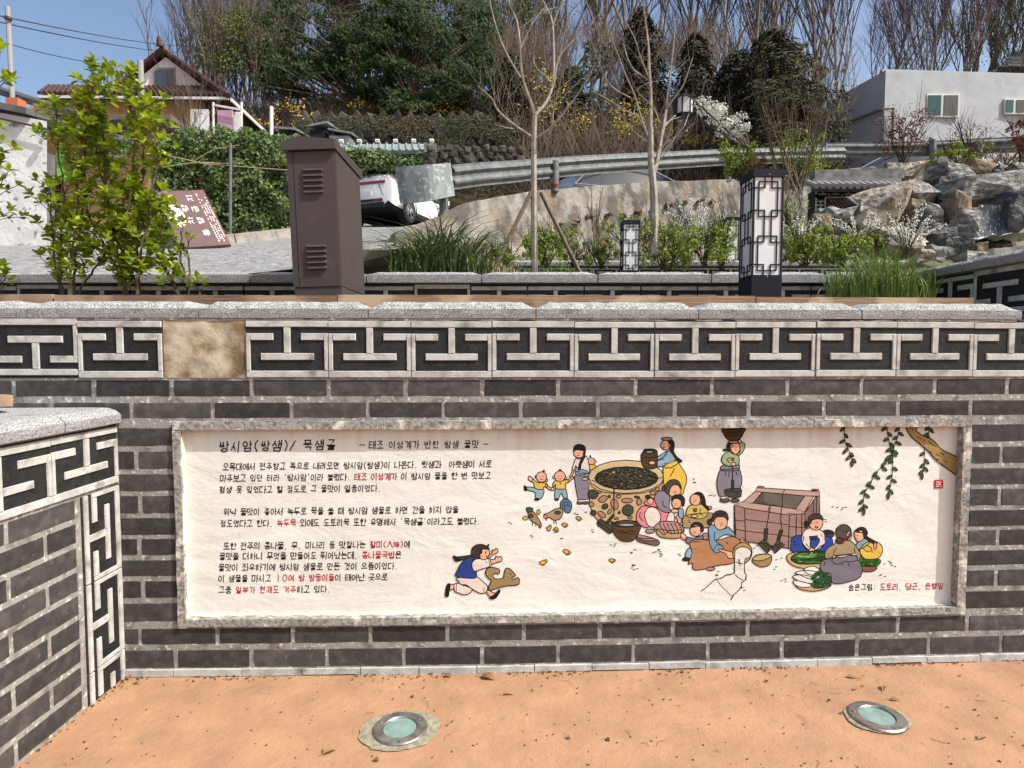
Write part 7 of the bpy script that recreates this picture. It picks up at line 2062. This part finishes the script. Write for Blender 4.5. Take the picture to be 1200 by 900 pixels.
t.build('wire_mesh', m_galv, fe, kind='stuff')
t = MB()
for pts in ([(195, 182), (240, 192), (290, 196), (345, 200)], [(225, 190), (250, 175), (280, 170)], [(190, 196), (230, 190), (268, 192)]):
    t.tube([P(*q, 11.9) for q in pts], .009, 5)
t.build('vine_stem', m_straw, fe)
e = thing('ivy_mound', 'rounded ivy mound under the green shed roof behind the white car', 'ivy', P(455, 210, 16)); t = MB(); rr = random.Random(14)
for cx, cy, rx, ry, n in ((435, 192, 34, 18, 1300), (470, 196, 30, 14, 900), (498, 190, 16, 10, 300), (415, 184, 24, 14, 600)):
    clump(t, P(cx, cy, 16.3), (rx * 16.3 / FPX, .5, ry * 16.3 / FPX), n, .055, rr, .7)
t.build('foliage', m_ivy, e, kind='stuff')

# ---- white blossom tree, lantern on a pole
e = thing('blossom_tree', 'white blossoming branches reaching left above the guardrail', 'tree', P(868, 175, 14.5)); rr = random.Random(16); t, fl = MB(), MB()
tips = []
for q in ((822, 122), (830, 140), (845, 150), (850, 128), (868, 140), (872, 160), (836, 130)):
    b = P(880, 178, 14.5); v = P(q[0], q[1], 14.5 + rr.uniform(-.6, .6)) - b
    branchy(t, None, b, v, v.length, .03, 2, rr, .35, .05, (3, 4), 4, tips)
for q in ((822, 120), (832, 124), (842, 128), (838, 140), (850, 146), (858, 140), (866, 138), (848, 156), (862, 158), (842, 132), (870, 150), (828, 130)):
    clump(fl, P(q[0], q[1], 14.5 + rr.uniform(-.4, .4)), (.24, .3, .09), 130, .028, rr, .8)
t.build('branches', m_twig, e); fl.build('blossom', m_wht, e, kind='stuff')
e = thing('pole_lantern', 'hexagonal lantern hung on a dark pole above the guardrail', 'street lamp', P(791, 190, 15))
t = MB(); t.tube([P(792, 200, 15), P(791, 112, 15)], .055, 8); t.build('pole', m_cabd, e)
c = P(802, 125, 15); w_ = .19
t = MB(); t.tube([c + Vector((0, 0, -.20)), c + Vector((0, 0, .20))], w_, 6); t.build('glass_box', m_lpanel, e)
for zz, r_, nm in ((.24, (.25, .10), 'roof_cap'), (-.24, (.10, .24), 'base_cap')):
    t = MB(); t.tube([c + Vector((0, 0, zz - .045)), c + Vector((0, 0, zz + .045))], [r_[0], r_[1]], 6); t.build(nm, m_lframe, e)
t = MB()
for k in range(6):
    a = k * math.pi / 3
    for dz in (-.2, .2): pass
    dd = Vector((.13, .97, .2)); 
    t.beam(c + Vector((math.cos(a) * w_, math.sin(a) * w_, -.2)), c + Vector((math.cos(a) * w_, math.sin(a) * w_, .2)), .03, .03)
t.beam(c + Vector((-.3, 0, .1)), c + Vector((0, 0, .1)), .03, .03)
t.build('frame_bar', m_lframe, e)

# ------------------------------------------------------------------ the wood on the hill
def bare_proto(seed, H, r, leanx, kids, spread, mt, lv=4):
    rr = random.Random(seed); tr, tw = MB(), MB()
    branchy(tr, tw, (0, 0, -.4), (leanx, 0, 1), H, r, lv, rr, spread, .45, kids, 5, None, 6, .06)
    root = thing('bare_woodland_tree', None, 'tree')
    tr.build('trunk', m_bark, root); tw.build('branches', mt, root, kind='stuff')
    return root
protos = [bare_proto(i, 8.0 + i % 3, .085 + .02 * (i % 2), (-.05, .2, .55, .02, .42, .12)[i % 6], (4, 6), .36 + .05 * (i % 3), m_twig if i % 2 else m_twigr) for i in range(6)]
rr = random.Random(21)
spots = []
def forest(n, x0, x1, Y0, Y1, ids, lab, s0=.8, s1=1.2, seed=0):
    rr = random.Random(seed)
    for i in range(n):
        px = x0 + (x1 - x0) * (i + rr.uniform(.1, .9)) / n; Y = rr.uniform(Y0, Y1); x = (px - 600) / FPX * Y
        mark = [m_ for q_, m_ in ((60, ''), (215, ''), (340, ''), (430, ', above the brown cabinet'), (520, ', above the white car'), (600, ', at the right end of the pines'), (660, ', above the staked tree'), (730, ', left of the narrow conifer'), (800, ', above the lantern pole'), (870, ', above the white blossom'), (960, ', above the large lantern'), (1040, ', over the left corner of the grey building'), (1130, ', over the first window'), (1400, ', over the second window')) if px <= q_][0]
        spots.append((x, Y, rr.choice(ids), rr.uniform(s0, s1), lab + mark, rr.uniform(-.5, .5)))
forest(21, 565, 985, 25, 36, (0, 1, 3, 5), 'thin bare woodland tree', .85, 1.3, 1)
forest(19, 965, 1290, 29, 37, (2, 4, 2, 4, 1), 'bare right-leaning woodland tree', .75, 1.1, 2)
forest(9, 210, 335, 24, 32, (0, 1, 3), 'bare tree on the hill between the tiled house and the pines', .7, .95, 3)
forest(18, 300, 600, 28, 36, (0, 3, 5), 'bare tree standing behind the pines', .7, 1.0, 4)
forest(4, -30, 60, 42, 52, (0, 3), 'distant small bare tree above the roofs at far left', .45, .6, 5)
first = {}
for i, (x, Y, k, s_, lab, rz) in enumerate(spots):
    z = hz(x, Y)
    if k not in first:
        first[k] = 1; o = protos[k]; o.location = (x, Y, z); o.rotation_euler.z = rz; o.scale = (s_,) * 3; o['label'] = lab; o['group'] = 'bare trees of the wood'
        for ch in o.children: ch.matrix_parent_inverse = Matrix.Identity(4)
    else: copy_thing(protos[k], (x, Y, z), rz, s_, lab, 'bare trees of the wood')

def pine(label, path, crowns, seed, r0=.22, pads=46):
    rr = random.Random(seed); pts = resample([P(*p) for p in path], 4); n = len(pts)
    e = thing('pine_tree', label, 'tree', pts[0], 'pines on the hill')
    t = MB(); t.tube(pts, [r0 * (1 - .6 * i / n) for i in range(n)], 7); f = MB(); br = MB()
    for cx, cy, Y, rx, ry in crowns:
        sc = Y / FPX
        for _ in range(int(pads * rx * ry / 3400) + 5):
            a, q = rr.uniform(0, 6.28), rr.random() ** .5
            c = P(cx + math.cos(a) * q * rx, cy + math.sin(a) * q * ry, Y + rr.uniform(-1.3, 1.3))
            k = min(range(n // 3, n), key=lambda q_: abs(pts[q_].z - (c.z - .5 - rr.random())))
            o = pts[k]; br.tube([o, o.lerp(c, .5) + Vector((0, 0, -.15)), c], [.05, .035, .015], 4, cap=False)
            r_ = rr.uniform(.35, .75)
            for _ in range(60):
                d = Vector([rr.gauss(0, 1) for _ in range(3)]).normalized() * rr.random() ** .4; p = c + Vector((d.x * r_, d.y * r_, d.z * r_ * .42))
                for _ in range(5):
                    g_ = Vector((rr.uniform(-1, 1), rr.uniform(-1, 1), rr.uniform(-.2, 1.2))).normalized() * rr.uniform(.10, .19); w = g_.orthogonal().normalized() * .022
                    f.add([p - w, p + w, p + g_], [(0, 1, 2)])
    t.build('trunk', M('red_pine_bark', (.13, .06, .04), (.07, .05, .04), scale=5, rough=.95), e); br.build('branches', m_bark, e); f.build('needles', m_needle, e, kind='stuff')
pine('large dark pine with leaning reddish trunk left of centre', [(444, 178, 23.5), (436, 150, 23.5), (428, 122, 23.4), (418, 70, 23.2), (400, 20, 23), (392, -20, 23)], [(400, 20, 23.5, 92, 40), (372, 62, 23.5, 74, 26), (430, 78, 23, 50, 26), (352, 90, 24, 50, 22), (440, 108, 23, 34, 14)], 3)
pine('bushy green pine with upright trunk left of centre', [(487, 180, 22.8), (486, 140, 22.8), (484, 90, 22.8), (490, 40, 22.8), (498, -20, 22.8)], [(505, 25, 22.8, 70, 44), (520, 66, 22.6, 60, 24), (540, 92, 22.5, 48, 20), (500, 118, 22.5, 60, 15), (545, 118, 22.8, 30, 12), (470, 50, 22.8, 40, 40)], 4)
pine('pine with thinner trunk at the right end of the pine group', [(512, 182, 24.5), (514, 140, 24.5), (528, 90, 24.5), (545, 40, 24.5)], [(552, 62, 24.5, 34, 44), (560, 20, 25, 20, 22), (530, 130, 24.2, 40, 12)], 5, .16)
pine('pine top at the left end of the pine group', [(335, 150, 26.5), (334, 110, 26.5), (330, 60, 26.5), (326, 20, 26.5)], [(325, 40, 26.5, 30, 30), (335, 80, 26.5, 38, 26), (318, 100, 26.5, 24, 18)], 6, .15)
def conifer(label, px, py0, py1, w, Y, seed, mt=m_dneedle, n=5200):
    rr = random.Random(seed); sc = Y / FPX; top, bot = P(px, py0, Y), P(px, py1, Y); H = top.z - bot.z
    e = thing('conifer', label, 'tree', bot, 'dark evergreens in the wood'); t = MB(); t.tube([bot, top], [.14, .03], 6); t.build('trunk', m_bark, e); f = MB()
    for _ in range(n):
        k = rr.random() ** .8; a = rr.uniform(0, 6.28); R_ = w * sc * .5 * (k ** .45) * rr.uniform(.3, 1.05) * (1 + .8 * noise.noise(Vector((math.cos(a) * 1.5, math.sin(a) * 1.5 + k * 7, seed))))
        p = Vector((top.x + math.cos(a) * R_, Y + math.sin(a) * R_, top.z - k * H - .18 * R_))
        leafquad(f, p, (math.cos(a), math.sin(a), 1.2), .10 * rr.uniform(.6, 1.3), rr, .35)
    f.build('foliage', mt, e, kind='stuff')
conifer('dark narrow conifer above the darker bare tree', 752, 8, 130, 62, 21.5, 1)
conifer('brownish evergreen right of the lantern pole', 815, 38, 170, 70, 20.5, 2)
conifer('big dark evergreen left of the grey building', 905, 34, 190, 140, 18.2, 3, n=11000)
conifer('dark evergreen behind the white blossom', 862, 60, 185, 90, 19.5, 4, n=6000)
conifer('shadowy evergreen behind the staked bare tree', 668, 80, 190, 90, 22, 5, n=4000)
conifer('shadowy evergreen right of the pines', 596, 60, 190, 70, 22, 6, n=5000)
# fresh green crowns
for i, (px, py, w, h, Y, n, lab) in enumerate([(590, 22, 74, 60, 27, 1500, 'lime green budding tree top right of the pines'), (636, 14, 60, 50, 28, 900, 'pale green budding crown behind the staked tree'), (1130, 50, 130, 70, 33, 1500, 'olive budding tree over the grey building'), (300, 50, 64, 90, 25.5, 2400, 'grey-green budding tree left of the pines'), (250, 60, 60, 80, 25, 1800, 'green hazed bare tree right of the house gable'), (1170, 20, 60, 50, 34, 600, 'brown-green budding crown at the upper right')]):
    rr = random.Random(120 + i); sc = Y / FPX; e = thing('budding_tree', lab, 'tree', P(px, 170, Y)); tr = MB(); f = MB(); b = P(px, 165, Y); tips = []
    for _ in range(3): branchy(tr, None, b, (rr.uniform(-.2, .2), 0, 1), (P(px, py, Y) - b).length, .10, 3, rr, .35, .5, (4, 5), 4, tips, 5, .06)
    tr.build('branches', m_bark, e)
    for _ in range(26):
        clump(f, P(px + rr.uniform(-.5, .5) * w, py + rr.uniform(-.5, .5) * h, Y + rr.uniform(-1, 1)), (.7, .7, .5), n // 26, .055, rr, .5)
    f.build('young_leaves', m_lime, e, kind='stuff')
rr = random.Random(44); t = MB()
for _ in range(6000):
    px = rr.uniform(575, 860) if rr.random() < .75 else rr.uniform(560, 1000); py = rr.uniform(45, 170); Y = rr.uniform(21, 30); a = P(px, py, Y)
    if noise.noise(Vector((px * .018, py * .012, 3))) < -.18: continue
    L = rr.uniform(.5, 1.6); b = a + Vector((rr.gauss(0, .28), rr.uniform(-.2, .2), L)); m = (a + b) / 2 + Vector((rr.gauss(0, .12), 0, 0)); w = Vector((rr.uniform(.007, .013), 0, 0))
    t.add([a - w, a + w, m + w, m - w, b], [(0, 1, 2, 3), (3, 2, 4)])
tag(t.build('vine_curtain', m_dried), 'fine hanging vines and twigs filling the wood above the guardrail', 'vines', kind='stuff')
# forsythia and brushwood: nobody could count these stems
rr = random.Random(33); t = MB()
for _ in range(17000):
    px = rr.uniform(290, 935); Y = rr.uniform(18.5, 27); x = (px - 600) / FPX * Y
    if px < 610: Y = rr.uniform(22.4, 28); x = (px - 600) / FPX * Y
    z = hz(x, Y) + (max(0, 3.4 * (1 - abs(Y - 24) / 6)) if px < 610 else 0)
    h = rr.uniform(.4, 2.3) * (.7 if px < 610 else 1.0) * (1 + .4 * noise.noise(Vector((x * .5, Y * .4, 0))))
    zb = z + rr.uniform(0, 2.2) * (0 if px < 610 else 1)
    a = Vector((x, Y, zb)); b = a + Vector((rr.uniform(-1.3, 1.3), rr.uniform(-.4, .4), h)); w = Vector((rr.uniform(.012, .024), 0, 0)); m = (a + b) / 2 + Vector((rr.uniform(-.2, .2), 0, .1))
    t.add([a - w, a + w, m + w * .8, m - w * .8, b], [(0, 1, 2, 3), (3, 2, 4)])
tag(t.build('brushwood', m_dried), 'tangled brown brushwood and vines covering the foot of the wooded hill', 'brushwood', kind='stuff')
t = MB()
for px, py, w, h, Y, n in ((735, 143, 120, 34, 20.0, 1900), (640, 108, 44, 50, 20, 500), (820, 160, 60, 18, 19, 500), (880, 165, 70, 16, 18.5, 700), (770, 150, 60, 24, 20, 400), (450, 122, 70, 12, 22.6, 800), (505, 128, 60, 14, 22.4, 500), (320, 140, 60, 20, 22, 900), (345, 125, 30, 14, 22.5, 200), (965, 110, 50, 30, 24, 200), (600, 150, 60, 40, 22, 200), (1000, 105, 40, 30, 27, 160)):
    for _ in range(n):
        p = P(px + rr.gauss(0, .28) * w, py + rr.gauss(0, .3) * h, Y + rr.uniform(-.8, .8))
        if noise.noise(p * 1.3) > .0: leafquad(t, p, (rr.uniform(-1, 1), -1, rr.uniform(-.5, 1)), .05 * rr.uniform(.6, 1.2), rr, .6)
tag(t.build('forsythia_bloom', m_yellow), 'yellow forsythia flowers scattered through the brush at the foot of the wood', 'forsythia', kind='stuff')
t = MB()
for _ in range(16000):
    px = rr.uniform(560, 990); Y = rr.uniform(19, 25); x = (px - 600) / FPX * Y
    p = Vector((x, Y, hz(x, Y) + rr.random() ** 1.5 * 3.2)); 
    if noise.noise(p * .8) > .0: leafquad(t, p, (rr.uniform(-1, 1), -1, rr.uniform(-.5, 1)), .06 * rr.uniform(.6, 1.2), rr, .5)
for _ in range(26000):
    px = rr.uniform(540, 990); py = rr.uniform(50, 170); Y = rr.uniform(24, 30); p = P(px, py, Y)
    if noise.noise(Vector((px * .022, py * .03, 1))) > -.02 + (90 - py) * .004: leafquad(t, p, (rr.uniform(-1, 1), -1, rr.uniform(-.5, 1)), .10 * rr.uniform(.6, 1.2), rr, .5)
for _ in range(17000):
    px = rr.uniform(345, 610); py = 136 + 55 * rr.random() ** 1.3; Y = rr.uniform(19.5, 21.2); p = P(px, py, Y)
    if noise.noise(Vector((px * .04, py * .05, 5))) > -.12: leafquad(t, p, (rr.uniform(-1, 1), -1, rr.uniform(-.5, 1)), .05 * rr.uniform(.6, 1.2), rr, .5)
tag(t.build('undergrowth', m_dneedle), 'dark evergreen undergrowth among the brush below the trees', 'undergrowth', kind='stuff')
